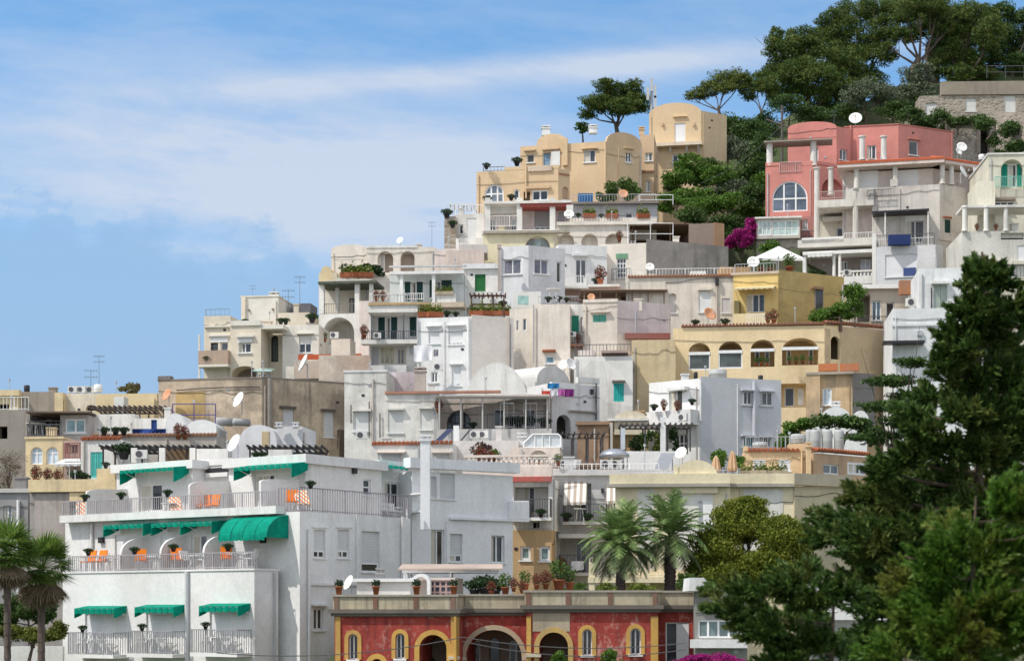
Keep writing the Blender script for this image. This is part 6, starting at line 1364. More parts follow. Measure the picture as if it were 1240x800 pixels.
# ================================================================== pink villa
h = House('pink_villa', 'salmon pink villa with roof terrace and large arched window', 'building', 1088, 420, 148)
PK = stucco((.68, .27, .23), .3, (.42, .22, .18), .12); a = h.block(1088, 150, 1024, 1154, 151, 420, 12, PK, thr=64)
a.win('L', 1050, 176, 1061, 193, 1, 0, 0, .15, True, fr=.08); a.win('R', 1101, 171, 1112, 188, 0, 0, 0, .15, True, hood=.15); h.pipe(a.L, 1030, 152, 200, .07, PK); a.coping(stucco((.5, .18, .15), .3), .08, .1); a.fin()
t0, t1 = a.L.pix(1044, 150)[0], a.L.pix(1086, 150)[0]; mb = MB(); a.L.prism(mb, archpoly(.5, a.wl - .4, a.z1 - .3, a.z1 + .3, .5, 16), -a.wr + .5, -1.2); mb.build('vaulted_roof', stucco((.74, .68, .58), .3), h.e)
b = h.block(1013, 149.6, 954, 1030, 153, 420, 10, PK, thr=58); b.win('L', 981, 178, 991, 196, 0); b.win('R', 1017, 181, 1026, 194, 1); h.gable(b.L, 954, 1013, 154, 147.5, PK, 1, .02, flatk=.9); b.fin()
c = h.block(984, 144.5, 927, 1022, 200, 420, 10, PK, thr=60); q = c.win('L', 935, 219, 978, 256, 2, 1, .5, .15, False, fr=.11, gmat=glass((.07, .09, .12)))
c.open('R', 995, 216, 1021, 240, .8, .5); h.fbox(c.L, 943, 197, 970, 201, -.2, 0, PK, 'parapet_panel'); h.fbox(c.R, 985, 197, 1022, 201, -.25, .0, PK, 'parapet'); h.fbox(c.L, 970, 195, 984, 201, -.25, .0, PK, 'parapet'); h.fbox(c.L, 927, 197, 943, 201, -.25, .0, PK, 'parapet'); c.fin()
h.rail(c.L, c.L.pix(944, 209)[0], c.L.pix(970, 209)[0], c.L.pix(955, 209)[1], .85, .06, paint((.55, .4, .38)), .14)
for px, y0 in ((932, 172), (985, 170)): t = c.L.pix(px, 200, -.3)[0]; h.column(px, y0, 201, c.L.pt(t, 0, -.3)[1], .26, stucco((.74, .72, .68), .2))
for px in (1044, 1070): t = a.L.pix(px, 190, 1.2)[0]; h.column(px, 165, 194, a.L.pt(t, 0, 1.2)[1], .24, stucco((.74, .72, .68), .2))
h.fbox(c.L, 925, 169, 1008, 170.6, -1.6, .3, stucco((.35, .30, .27), .3), 'pergola_slab')
put(DISHW, 1036, 158, 152, 'big white dish on the pink villa roof', s=1.35, rz=-.2); put(ANTS, 1010, 150, 153, 'short aerial left of the big dish on the pink villa', s=.6); puts(DISHW, [(1164, 190, 150, 'white dish right of the pink villa', 1.1), (1160, 192, 149, 'lower white dish right of the pink villa', .8)], 150, rz=.4)
big_tank(1185, 1192, 187, 194, 148, 'small white roof tank right of the dishes', 'small roof tanks', M_W())
h = House('glass_veranda', 'glazed white veranda with stone base below the pink villa', 'veranda', 968, 340, 142.5)
a = front(h, 916, 969, 264, 288, 142.5, 8, stucco((.6, .56, .5), .3), 2.5); a.win('L', 918, 267, 934, 285, 2, 1, 0, .08, False, gmat=glass((.30, .36, .34))); a.win('L', 935, 267, 967, 285, 3, 1, 0, .08, False, gmat=glass((.26, .33, .31))); a.fin(); h.fbox(a.L, 914, 262, 971, 264, -1, .3, WM, 'roof_edge')
b = front(h, 916, 988, 288, 340, 142.7, 8, stone((.30, .26, .22), (.46, .41, .34), 2.0), 3); b.fin(); c = front(h, 969, 992, 262, 290, 143.2, 8, stucco((.42, .20, .18), .4), 2); c.win('L', 972, 266, 978, 278, 1); c.fin()
e = empty('tent_canopy', at(944, 330, 133), 'white pyramid tent canopy on the mustard roof terrace', 'tent'); Yt = 133
A_ = [at(913, 312, Yt), at(973, 312, Yt), (X_(973, Yt) , Yt + 4, Z_(312, Yt)), (X_(913, Yt), Yt + 4, Z_(312, Yt))]; ap = (X_(943, Yt + 2), Yt + 2, Z_(298, Yt + 2)); mb = MB()
mb.add(A_ + [ap] + [(p[0], p[1], p[2] - .22) for p in A_], [(0, 1, 4), (1, 2, 4), (2, 3, 4), (3, 0, 4), (5, 6, 1, 0), (6, 7, 2, 1), (7, 8, 3, 2), (8, 5, 0, 3)]); mb.build('canopy', paint((.80, .79, .75), .9), e)
for p in A_: mb = MB(); mb.tube((p[0] * .997 + .003 * A_[0][0], p[1], Z_(331, Yt)), p, .05); mb.build('pole', M_W(), e)
put(DISHW, 912, 331, 130, 'white dish at the left foot of the tent canopy', s=1.1); puts(POTG, [(922, 331, 131, 'green plant left under the tent canopy', 1.5), (956, 331, 131.5, 'spiky plant right under the tent canopy', 2), (932, 331, 131.6, 'low green plant in the middle under the tent canopy', 1.4)], 131)
# ================================================================== white house with red tiled edge
h = House('red_edge_house', 'large white house with bright terracotta roof edge, columns and terraces', 'building', 1138, 480, 138)
RW = stucco((.72, .68, .62), .45); RP = stucco((.72, .61, .55), .35); RS = stucco((.66, .61, .56), .65, (.22, .19, .17))
a = h.block(1138, 138, 1056, 1188, 223, 480, 13, RS, thr=62)
a.win('L', 1097, 267, 1119, 294, 1, 0, 0, .18, False); h.fbox(a.L, 1096, 261, 1120, 267, 0, .08, M_W(), 'shutter_box'); a.louv('R', 1144, 266, 1151, 282, DKG, 1, .08); h.fbox(a.R, 1143, 262, 1153, 264, 0, .15, stucco((.4, .16, .1)), 'hood'); h.fbox(a.R, 1138, 291, 1180, 293, -.03, .08, RS, 'string_course')
a.fin()
T = a.L.off(-.9)
b = h.block(0, 0, 1020, 1192, 204, 300, 13, RP, thr=62, C=corner_on(T, 1129)); b.shut('L', 1039, 207, 1063, 231, 1, .06, (.78, .76, .74)); b.shut('L', 1085, 206, 1112, 231, 1, .06, (.78, .76, .74)); b.par = .02; b.fin()
t0, t1 = a.L.pix(1014, 200, .2)[0], a.L.w + .35; z = Z_(193, 138); mb = MB(); a.L.box(mb, t0, t1, z - .3, z - .05, -3.5, .35); a.R.box(mb, .4, a.R.pix(1196, 200)[0], z - .3, z - .05, -3, .35) if False else None; mb.build('roof_slab', RP, h.e)
RT = stucco((.58, .15, .07), .2, (.3, .1, .06))
def tilerow(f, t0, t1, z, o):
    mb = MB(); n = int((t1 - t0) / .2)
    for i in range(n): t = t0 + (t1 - t0) * (i + .5) / n; mb.tube(f.pt(t, z, o), f.pt(t, z + .35, o - 1.2), .1, .1, 7)
    mb.hexa([f.pt(t0, z - .05, o), f.pt(t1, z - .05, o), f.pt(t1, z + .3, o - 1.2), f.pt(t0, z + .3, o - 1.2), f.pt(t0, z + .02, o), f.pt(t1, z + .02, o), f.pt(t1, z + .37, o - 1.2), f.pt(t0, z + .37, o - 1.2)])
    mb.build('tile_edge', RT, h.e)
tilerow(a.L, t0, a.L.w + .3, z, .4); mb = MB(); t9 = a.R.pix(1198, 198)[0]; a.R.box(mb, .3, t9, z - .3, z - .05, -2, .3); mb.build('roof_slab', RP, h.e); tilerow(a.R, -.2, t9, z, .38)
for px, y0, y1 in ((1037, 201, 232), (1084, 196, 226), (1006, 203, 236)): t = a.L.pix(px, 215, 0)[0]; h.column(px, y0, y1, a.L.pt(t, 0, -.2)[1], .2, RW)
for px, y0, y1 in ((1141, 193, 223), (1152, 195, 224)): t = a.R.pix(px, 215, -.15)[0]; h.column(px, y0, y1, a.R.pt(t, 0, -.2)[1], .2, RW)
h.fbox(a.L, 1078, 217, 1087, 226, -.4, .02, RW, 'pedestal'); h.rail(a.L, a.L.pix(1050, 238, .4)[0], a.L.pix(1080, 238, .4)[0], a.L.pix(1065, 238, .4)[1], .55, .4, M_IRON(), .12)
f = a.L
h.fbox(f, 988, 241, 1058, 250, -3, .3, RW, 'floor_slab'); h.rail(f, f.pix(990, 241, .2)[0], f.pix(1024, 241, .2)[0], f.pix(1005, 241, .2)[1], .6, .2, paint((.5, .42, .38)), .14)
h.fbox(f, 1024, 228, 1058, 243, -.2, .25, RW, 'parapet')
for px, y0, y1 in ((989, 203, 300), (1036, 228, 295)): t = f.pix(px, 240, .1)[0]; h.column(px, y0, y1, f.pt(t, 0, .1)[1], .22, RW)
lw = h.block(0, 0, 988, None, 248, 420, 13, stucco((.66, .60, .50), .4), wr=2, C=corner_on(f.off(-2.6), 1075)); lw.win('L', 1013, 275, 1021, 291, 0, 0, .5, .12, False); lw.par = .02; h.fbox(lw.L, 1046, 252, 1075, 293, 0, .05, stucco((.68, .74, .75), .2), 'pale_blue_wall'); h.fbox(lw.L, 996, 262, 1036, 266, 0, .8, RW, 'ledge'); lw.fin()
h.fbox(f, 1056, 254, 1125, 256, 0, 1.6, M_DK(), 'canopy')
for px in (1072, 1124): t = f.pix(px, 270, 1.4)[0]; h.column(px, 256, 296, f.pt(t, 0, 1.4)[1], .06, WM)
h.fbox(f, 966, 289, 1060, 298, -3, 1.2, RW, 'terrace_slab'); h.fbox(f, 971, 287, 1022, 294, 1.0, 1.2, WM, 'white_parapet'); h.rail(f, f.pix(1022, 294, 1.2)[0], f.pix(1058, 294, 1.2)[0], f.pix(1040, 294, 1.2)[1], .8, 1.15, M_W(), .2)
w = h.block(0, 0, 1056, 1142, 296, 480, 13, stucco((.70, .70, .71), .25), thr=62, C=corner_on(f.off(1.9), 1133)); w.shut('L', 1072, 308, 1110, 335, 1, .12, (.76, .76, .78)); h.fbox(w.L, 1094, 324, 1109, 334, -.05, .01, paint((.05, .08, .22)), 'blue_panel'); w.par = .1; w.fin(); h.rail(w.L, .1, w.wl - .1, w.z1, .9, -.1, M_IRON(), .16); h.fbox(w.L, 1056, 283, 1061, 350, -.2, .02, WM, 'corner_pier')
low_wall('blue_cover', 'dark blue covered bench on the red edge house terrace', 'bench', 1077, 1103, 284, 296, 136.2, .6, paint((.02, .04, .14), .8))
pr = h.block(0, 0, 970, None, 310, 420, 13, stucco((.34, .29, .26), .5), wr=1, C=corner_on(f.off(-.5), 1062)); pr.win('L', 1018, 316, 1026, 330, 1); pr.win('L', 1042, 314, 1054, 335, 1, gmat=glass((.3, .3, .32))); pr.fin()
h.fbox(f, 972, 303, 1058, 307, -.8, 1.4, WM, 'porch_roof')
for px in (975, 1010, 1017): t = f.pix(px, 320, 1.2)[0]; h.column(px, 306, 336, f.pt(t, 0, 1.2)[1], .12, WM)
h.fbox(f, 966, 335, 1060, 345, -2, 1.4, WM, 'porch_floor'); h.balus(f, f.pix(1018, 335, 1.3)[0], f.pix(1058, 335, 1.3)[0], f.pix(1038, 336, 1.3)[1], .55, 1.25, WM); h.awning(f, 978, 1008, 306, 1.5, .3, paint((.7, .69, .66)), .3, o=.1)
puts(DISHW, [(1164, 222, 136.5, 'left white dish on the red edge house side wall', 1.2), (1180, 222, 137, 'right white dish on the red edge house side wall', 1.1)], 137, rz=.8); puts(AC, [(1026, 334, 133.5, 'air conditioner on the white porch below the terrace')], 133); puts(POTD, [(984, 335, 134, 'left dark shrub on the white porch', 1.4), (996, 335, 134, 'right dark shrub on the white porch', 1.3)], 134)
# ---- right cream house with green shutters
h = House('right_cream_house', 'cream house with bright green arched shutters at the right edge', 'building', 1240, 480, 130)
RC = stucco((.70, .66, .54), .3); a = front(h, 1197, 1290, 186, 480, 131, 4, RC, 8)
bf = a.deep('L', 1212, 193, 1239, 229, .5, .5, RC); a.louv(bf, 1212.5, 199, 1220, 226, (.0, .28, .2), 1, .03); a.win(bf, 1221, 199, 1231, 227, 0, 0, 0, .1, False, curtain=.6); a.louv(bf, 1231.5, 199, 1239, 226, (.0, .28, .2), 1, .03); a.win('L', 1204, 244, 1228, 260, 2, 0, 0, .15, True); h.fbox(a.L, 1202, 239, 1230, 242, -.1, .4, stucco((.3, .24, .2), .3), 'hood')
a.coping(WM, .08, .12); a.fin(); b = front(h, 1184, 1205, 219, 480, 129.6, 4, RC, 4); b.fin(); h.rail(a.L, a.L.pix(1204, 228)[0], a.L.pix(1240, 228)[0], a.L.pix(1220, 228)[1], .8, .3, paint((.2, .5, .42)), .12)
c = front(h, 1165, 1290, 279, 480, 127, 3, stucco((.68, .66, .60), .4), 6); c.open('L', 1212, 282, 1240, 290, .5); c.shut('L', 1232, 297, 1250, 318, 1, .1); c.fin(); h.fbox(c.L, 1164, 316, 1250, 320, -.1, .3, RC, 'ledge')
for px in (1168, 1194, 1218): h.column(px, 250, 280, 127.3, .17, WM)
h.fbox(c.L, 1166, 248, 1250, 251, -2.5, .1, WM, 'pergola_beam'); puts(POTR, [(1183, 279, 127.3, 'small flower pot left on the right pergola parapet', .8), (1206, 279, 127.3, 'small flower pot right on the right pergola parapet', .8)], 127)
# ---- white house lower right, weathered ochre ruin house
h = House('right_white_house', 'bright white cubic house with green door behind the tall conifer', 'building', 1165, 600, 116)
RWm = stucco((.76, .77, .77), .25); a = front(h, 1113, 1166, 324, 600, 116, 6, RWm, 6); a.louv('L', 1131, 344, 1147, 381, (.42, .48, .42), 2, .12); h.fbox(a.L, 1128, 340, 1150, 343, 0, .4, WBm, 'hood'); h.pipe(a.L, 1128, 348, 388, .04, M_DK()); h.fbox(a.L, 1127, 380, 1150, 382.5, 0, .6, M_DK(), 'balcony_slab'); a.fin()
b = front(h, 1081, 1192, 372, 600, 114.5, 6, RWm, 6); h.fbox(b.L, 1080, 391, 1192, 394, -.03, .08, RWm, 'string_course'); b.fin(); h.fbox(b.L, 1111, 400, 1117, 406, 0, .2, M_GREYM(), 'vent'); h.fbox(b.L, 1070, 412, 1120, 415, 0, 1, M_DK(), 'canopy')
d = front(h, 1164, 1260, 335, 600, 117, 4, stucco((.62, .57, .46), .5), 6); d.fin()
h = House('arched_porch_house', 'shaded beige house with small arches behind the green bush', 'building', 1110, 520, 124)
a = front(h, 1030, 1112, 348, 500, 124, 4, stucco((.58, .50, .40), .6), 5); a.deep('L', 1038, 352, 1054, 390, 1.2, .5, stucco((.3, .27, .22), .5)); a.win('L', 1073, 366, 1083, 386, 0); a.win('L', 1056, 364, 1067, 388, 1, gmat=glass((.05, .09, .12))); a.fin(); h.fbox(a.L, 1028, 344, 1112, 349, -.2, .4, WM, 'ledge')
low_wall('rust_shed', 'rusty orange metal sheet roof beside the white cubic house', 'roof', 1090, 1110, 339, 356, 121, .5, stucco((.42, .18, .09), .5)); puts(AC, [(1104, 372, 118, 'air conditioner on the wall of the white cubic house')], 118, s=1.3)
h = House('ochre_ruin_house', 'weathered ochre house with terracotta parapet panel, lower right', 'building', 1032, 600, 112)
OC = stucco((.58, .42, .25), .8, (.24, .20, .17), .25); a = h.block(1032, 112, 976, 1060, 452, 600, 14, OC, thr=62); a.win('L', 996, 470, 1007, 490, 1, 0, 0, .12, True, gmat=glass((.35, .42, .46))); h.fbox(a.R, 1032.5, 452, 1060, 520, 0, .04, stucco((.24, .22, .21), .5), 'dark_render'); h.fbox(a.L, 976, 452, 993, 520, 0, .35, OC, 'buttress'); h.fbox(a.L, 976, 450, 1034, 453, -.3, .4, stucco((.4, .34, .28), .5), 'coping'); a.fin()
h.fbox(a.L, 991, 440, 1014, 449, -.8, -.5, stucco((.50, .18, .08), .3), 'terracotta_panel'); h.fbox(a.L, 1017, 440, 1040, 449, -.8, -.5, stucco((.50, .18, .08), .3), 'terracotta_panel')
b = front(h, 990, 1050, 507, 560, 108, 4, WBm, 3); h.gable(b.L, 994, 1030, 507, 493, WBm, 3, .05, flatk=.8); h.gable(b.L, 1032, 1052, 507, 497, WBm, 3, .02); b.fin(); h.chimney(1012, 486, 495, 109.5, .2, WBm)
# ================================================================== stone terraces on the upper right slope
ST = stone((.24, .20, .16), (.40, .34, .28), 2.2); SB = stucco((.34, .29, .23), .6)
h = House('stone_terrace_house', 'long stone terrace building with three white doors at the upper right', 'building', 1260, 300, 172)
a = front(h, 1114, 1330, 114, 300, 172, 2, ST, 8)
for x0, x1, y0, y1 in ((1121, 1135, 125, 139), (1169, 1182, 119, 135), (1216, 1230, 116, 138)): a.shut('L', x0, y0, x1, y1, 1, .15, (.66, .65, .62))
a.fin(); h.fbox(a.L, 1140, 98, 1330, 114, -.6, .15, SB, 'parapet')
h = House('stone_retaining_wall', 'rubble stone retaining wall with pale arched doorway', 'wall', 1205, 300, 166)
a = front(h, 1146, 1205, 148, 300, 166, 0, ST, 3); q = a.open('L', 1187, 150, 1198, 186, .8, .5)[1]; a.surround(a.L, q, SB, h.e, .35, .1); a.fin(); b = front(h, 1203, 1330, 152, 300, 168, 0, ST, 3); b.fin(); h.fbox(a.L, 1146, 144, 1240, 148, -6, .2, stucco((.20, .20, .11), .5), 'planted_ledge')
low_wall('stone_stair_wall', 'sloping stone stair wall at the right edge', 'wall', 1206, 1250, 136, 190, 163, .5, ST, 158)
h = House('brick_tower_stub', 'small old brick tower stub among the pines', 'tower', 1138, 140, 178); a = front(h, 1123, 1138, 50, 140, 196, 6, stucco((.24, .18, .13), .6), 2); a.fin()
railing_thing(1195, 1240, 80, 95, 173, 'thin metal railing above the stone terrace', M_IRON(), None, False)
# ================================================================== vegetation
for q in ((800, 300, 146), (860, 262, 152), (900, 235, 158), (925, 205, 162), (880, 190, 168), (850, 175, 172), (930, 165, 172), (830, 160, 182), (880, 145, 185), (960, 148, 180), (1040, 150, 178), (1100, 148, 178),
          (1000, 130, 190), (1100, 105, 192), (1180, 85, 192), (1240, 70, 195), (1300, 60, 200), (760, 180, 180), (740, 200, 172), (1150, 150, 174), (1240, 140, 174), (1300, 200, 150), (1260, 340, 126), (910, 290, 146), (940, 270, 150), (700, 215, 176), (900, 320, 139)):
    TPTS.append(at(*q))
for px in range(-300, 1700, 200): TPTS.append(at(px, 1150, 60)); TPTS.append(at(px, 1300, 45)); TPTS.append(at(px, 1000, 70))
PINE_M = leafmat((.035, .075, .018), (.12, .175, .035), (.16, .19, .04), .2); PINE_Y = leafmat((.06, .095, .018), (.17, .20, .04), (.22, .24, .06), .2); OLIVE = leafmat((.08, .11, .06), (.18, .21, .13), None, .15)
SHRUB_B = leafmat((.05, .12, .015), (.15, .26, .04), None, .25); SHRUB_D = leafmat((.032, .075, .018), (.095, .155, .036), None, .15)
CONIF = leafmat((.026, .066, .014), (.095, .16, .03), (.13, .15, .035), .25); CONIF_B = leafmat((.045, .12, .012), (.12, .215, .026), (.16, .17, .03), .3); BROAD = leafmat((.07, .11, .012), (.22, .25, .03), (.22, .22, .03), .3)
def tree(name, label, cat, base, Y, blobs, mat, size=.42, dens=2.2, tr=.22, bm=None, z0=None, aspect=.4, group=None, depth=.8, k=9, up=.3, fork=.45, limbs=True, lean=0.0, flat=.75, dirw=.0):
    bx, by, bz = at(base[0], base[1], Y)
    if z0 is not None: bz = z0
    if 'pine' in name: aspect = .26; dirw = .45
    e = empty(name, (bx, Y, bz), label, cat, group)
    pts = []; dr = []; cs = []
    for b in blobs:
        px, py, rx, ry = b[:4]; dy = (b[4] if len(b) > 4 else random.uniform(-1, 1) * depth * rx / F * Y)
        c = at(px, py, Y); c = (c[0], c[1] + dy, c[2]); r = (rx / F * Y, max(rx, ry) * depth / F * Y, ry / F * Y)
        g = 1.3 if 'pine' in name else 1.12; p, d = lumpy(c, np.array(r) * g, int(dens * (3.6 if 'pine' in name else 2.2) * rx * ry), int(k * (4.2 if 'pine' in name else 2.2)), .30 if 'pine' in name else .4, flat); pts.append(p); dr.append(d); cs.append(c)
    P_ = np.concatenate(pts); leafmesh('crown', P_, size * (.72 if 'pine' in name else .75), mat, e, (bx, Y, bz), aspect, up, np.concatenate(dr), dirw)
    mb = MB(); cz = sum(c[2] for c in cs) / len(cs); cx = sum(c[0] for c in cs) / len(cs)
    st = lambda: b0.lerp(fk, random.uniform(.62, 1)); fk = Vector((bx + (cx - bx) * .6, Y, bz + (cz - bz) * fork)); b0 = Vector((bx, Y, bz - .5)); mid = (b0 + fk) / 2 + Vector((lean * tr * 3, 0, 0))
    mb.path([b0, mid, fk], [tr * 1.25, tr, tr * .8], 9)
    if limbs:
        for c in cs:
            c = Vector(c); m = fk.lerp(c, .5) + Vector((random.uniform(-1, 1) * tr * 2, 0, -tr)); mb.path([st(), m, c], [tr * .42, tr * .28, tr * .08], 6)
            for j in range(3): mb.path([m, c + Vector((random.uniform(-1, 1), random.uniform(-1, 1), random.uniform(-.2, .7))) * (c - fk).length * .3], [tr * .16, tr * .04], 5)
    mb.build('trunk', bm or bark(), e); return e
tree('stone_pine', 'round stone pine behind the tan villa on the skyline', 'tree', (750, 168), 178, [(745, 116, 34, 15), (721, 130, 19, 10), (768, 128, 22, 13), (750, 134, 28, 9), (735, 107, 18, 8), (712, 138, 10, 6), (762, 110, 18, 9)], PINE_M, .42, 3.4, .22, group='pines on the skyline')
tree('bush', 'small dark round bush left of the stone pine', 'bush', (706, 166), 176, [(705, 156, 9, 7)], SHRUB_D, .35, 5, .08)
tree('umbrella_pine', 'yellowish flat topped pine right of the tan tower', 'tree', (873, 140), 183, [(882, 93, 22, 12), (862, 104, 18, 9), (846, 111, 14, 7), (897, 100, 14, 12), (880, 108, 16, 7), (835, 116, 7, 4)], PINE_Y, .4, 3.0, .16, group='pines on the skyline', fork=.3)
tree('umbrella_pine', 'darker thin trunked pine next to the yellowish one', 'tree', (921, 142), 182, [(918, 96, 18, 13), (928, 108, 16, 12), (908, 112, 11, 9), (936, 118, 8, 9)], PINE_M, .4, 3.0, .16, group='pines on the skyline', fork=.25)
tree('aleppo_pine', 'large spreading pine left of the leaning trunk on the crest', 'tree', (985, 155), 184, [(950, 62, 24, 18), (938, 78, 13, 14), (975, 45, 26, 18), (962, 90, 30, 18), (1000, 70, 34, 24), (985, 105, 36, 20), (1025, 95, 30, 24), (940, 45, 9, 12), (1010, 120, 30, 16), (945, 110, 16, 13)], PINE_M, .45, 3.0, .35, group='pines on the skyline')
tree('aleppo_pine', 'tall pine filling the top of the picture beside the large spreading one', 'tree', (1045, 150), 188, [(1015, 32, 26, 20), (1045, 15, 30, 20), (1035, 50, 28, 18), (1070, 38, 22, 16), (1060, 68, 26, 14), (1085, 12, 22, 14), (1050, 95, 24, 16), (1000, 50, 20, 18), (1025, 75, 24, 16)], PINE_M, .45, 3.0, .32, group='pines on the skyline')
tree('leaning_pine', 'pine with bare leaning trunk seen against the sky', 'tree', (1120, 100), 186, [(1110, 8, 28, 12), (1135, 14, 20, 12), (1095, 22, 16, 9), (1150, 30, 14, 10), (1088, 42, 12, 7), (1075, 55, 10, 6)], PINE_M, .42, 3.0, .34, fork=.42, lean=-1.2, group='pines on the skyline')
tree('dark_pine', 'dark dense pine above the stone terrace', 'tree', (1170, 112), 187, [(1165, 28, 24, 24), (1150, 62, 16, 20), (1175, 70, 20, 20), (1185, 12, 24, 14), (1160, 92, 18, 10), (1145, 40, 16, 16), (1195, 45, 20, 22), (1190, 90, 20, 10)], PINE_M, .45, 3.2, .3, group='pines on the skyline')
tree('dark_pine', 'dark dense pine at the upper right corner of the hill', 'tree', (1222, 112), 189, [(1215, 22, 26, 22), (1240, 45, 24, 26), (1205, 58, 18, 20), (1230, 78, 22, 14), (1260, 20, 26, 24)], SHRUB_D, .45, 3.2, .3, group='pines on the skyline')
tree('dark_pine', 'dark pine behind the brick tower stub', 'tree', (1150, 110), 194, [(1128, 28, 24, 20), (1105, 40, 14, 14), (1150, 52, 24, 22), (1140, 84, 20, 12), (1195, 88, 26, 12), (1180, 56, 26, 26), (1218, 92, 24, 10), (1098, 6, 30, 16), (1132, 2, 30, 14)], PINE_M, .45, 3.2, .3, group='pines on the skyline')
tree('olive_tree', 'grey green olive tree below the leaning pine', 'tree', (1118, 146), 176, [(1108, 92, 20, 16), (1125, 102, 18, 15), (1100, 112, 16, 12), (1118, 84, 12, 8), (1128, 122, 20, 12)], OLIVE, .32, 3.6, .14, group='olive trees on the slope')
tree('olive_tree', 'grey green olive tree behind the big dish of the pink villa', 'tree', (1050, 155), 174, [(1045, 112, 22, 16), (1068, 118, 20, 15), (1030, 122, 18, 13)], OLIVE, .32, 3.4, .14, group='olive trees on the slope')
SH = [('dark bushes under the crest pines, left', [(955, 130, 26, 14), (985, 138, 26, 12), (930, 148, 20, 14)], SHRUB_D, 176), ('dark bushes behind the pink villa roof end', [(1122, 150, 24, 10), (1146, 158, 14, 10), (1100, 142, 18, 10)], SHRUB_D, 167), ('dark bushes under the crest pines, right', [(1085, 130, 26, 15), (1020, 140, 30, 12), (1120, 128, 22, 14)], SHRUB_D, 176), ('dark green shrub at the top of the slope beside the tan tower', [(885, 150, 26, 15), (905, 160, 24, 17), (868, 150, 14, 12)], SHRUB_D, 172),
      ('grey green olive bush in the middle of the slope', [(880, 178, 24, 16), (905, 186, 22, 16), (866, 192, 16, 14)], OLIVE, 164), ('dark shrub left of the pink villa', [(915, 200, 18, 22), (925, 175, 14, 18), (900, 215, 18, 15)], SHRUB_D, 162), ('bright green climber right of the tan tower foot', [(836, 200, 22, 14), (822, 216, 20, 13), (846, 214, 20, 12)], SHRUB_B, 156), ('dark round bush left in the green slope', [(815, 225, 14, 10), (860, 205, 16, 12)], SHRUB_D, 157),
      ('bright green climber above the white pipe railing', [(818, 240, 22, 10), (842, 234, 22, 12), (806, 250, 12, 8)], SHRUB_B, 152), ('wide green ivy bank in the lower slope', [(850, 252, 30, 12), (885, 250, 30, 14), (912, 258, 18, 14)], SHRUB_B, 150), ('dark bush bank above the brown shed', [(840, 262, 24, 10), (880, 272, 24, 14), (912, 238, 18, 16), (895, 290, 18, 16)], SHRUB_D, 148), ('broad green shrub mass in the middle of the green slope', [(868, 214, 24, 14), (900, 232, 24, 16), (880, 240, 20, 10), (925, 222, 14, 16)], SHRUB_B, 155), ('olive shrub beside the pink villa wall', [(890, 228, 20, 13), (870, 232, 16, 10)], OLIVE, 154),
      ('dark green growth along the stone wall ledge', [(1160, 146, 16, 7), (1135, 142, 18, 9), (1185, 143, 14, 6)], SHRUB_D, 165), ('green shrub on the rubble stone ledge', [(1195, 150, 14, 8), (1222, 156, 18, 10), (1205, 170, 10, 8)], SHRUB_D, 160), ('green shrubs right of the arched stone doorway', [(1230, 178, 16, 12), (1212, 186, 10, 8)], SHRUB_D, 155), ('green bush at the foot of the glass veranda', [(932, 302, 14, 8), (925, 318, 14, 7)], SHRUB_B, 141)]
for lab, bl, mt, Y in SH: tree('shrub', lab, 'shrub', (bl[0][0], bl[0][1] + bl[0][3] + 4), Y, bl, mt, .34, 3.4, .07, group='shrubs on the green slope', k=12, depth=.6)
tree('bougainvillea', 'magenta flowering bougainvillea below the pink villa', 'bush', (900, 306), 143.5, [(896, 290, 15, 11), (908, 276, 7, 13), (885, 294, 8, 7), (905, 290, 9, 9)], FLOWER, .3, 4.5, .06, k=10)
tree('bush', 'dense dark green bush beside the mustard stained house', 'bush', (1018, 392), 120.5, [(1008, 378, 24, 11), (1034, 356, 15, 11), (1030, 374, 20, 12), (992, 384, 12, 7)], SHRUB_B, .3, 3.4, .1, k=12)
tree('bush', 'bright green bush left of the tall water tanks', 'bush', (955, 548), 105, [(958, 524, 15, 14), (948, 536, 10, 12), (975, 514, 12, 9)], SHRUB_B, .3, 3.6, .08, k=10)
tree('hedge', 'dark green hedge behind the tall water tanks', 'hedge', (1020, 530), 103, [(1000, 510, 24, 8), (1035, 510, 24, 9), (1055, 520, 18, 12)], SHRUB_D, .3, 3.6, .08, k=10)
tree('shrub', 'low green shrub behind the folded parasols', 'shrub', (875, 575), 96, [(872, 556, 12, 12), (893, 560, 9, 10)], SHRUB_B, .25, 3, .05)
tree('broadleaf_tree', 'rounded yellow green broadleaf tree right of the palms', 'tree', (905, 760), 80, [(905, 635, 46, 26), (868, 665, 32, 30), (950, 655, 34, 32), (905, 610, 26, 12), (930, 690, 46, 26), (880, 695, 34, 20), (970, 690, 20, 24), (845, 690, 14, 18)], BROAD, .17, 6.0, .2, group=None, k=22, aspect=.55, fork=.4)
# cedar with flat tiers
tree('cedar', 'dark cedar with flat branch tiers before the right houses', 'tree', (1105, 700), 62, [(1100, 440, 22, 7), (1082, 460, 34, 8), (1110, 478, 36, 9), (1074, 492, 36, 8), (1105, 510, 44, 10), (1066, 528, 34, 9), (1110, 545, 40, 12), (1070, 560, 30, 10)], SHRUB_D, .22, 2.6, .18, k=14, flat=.5, up=.0, fork=.2, group=None, aspect=.3)
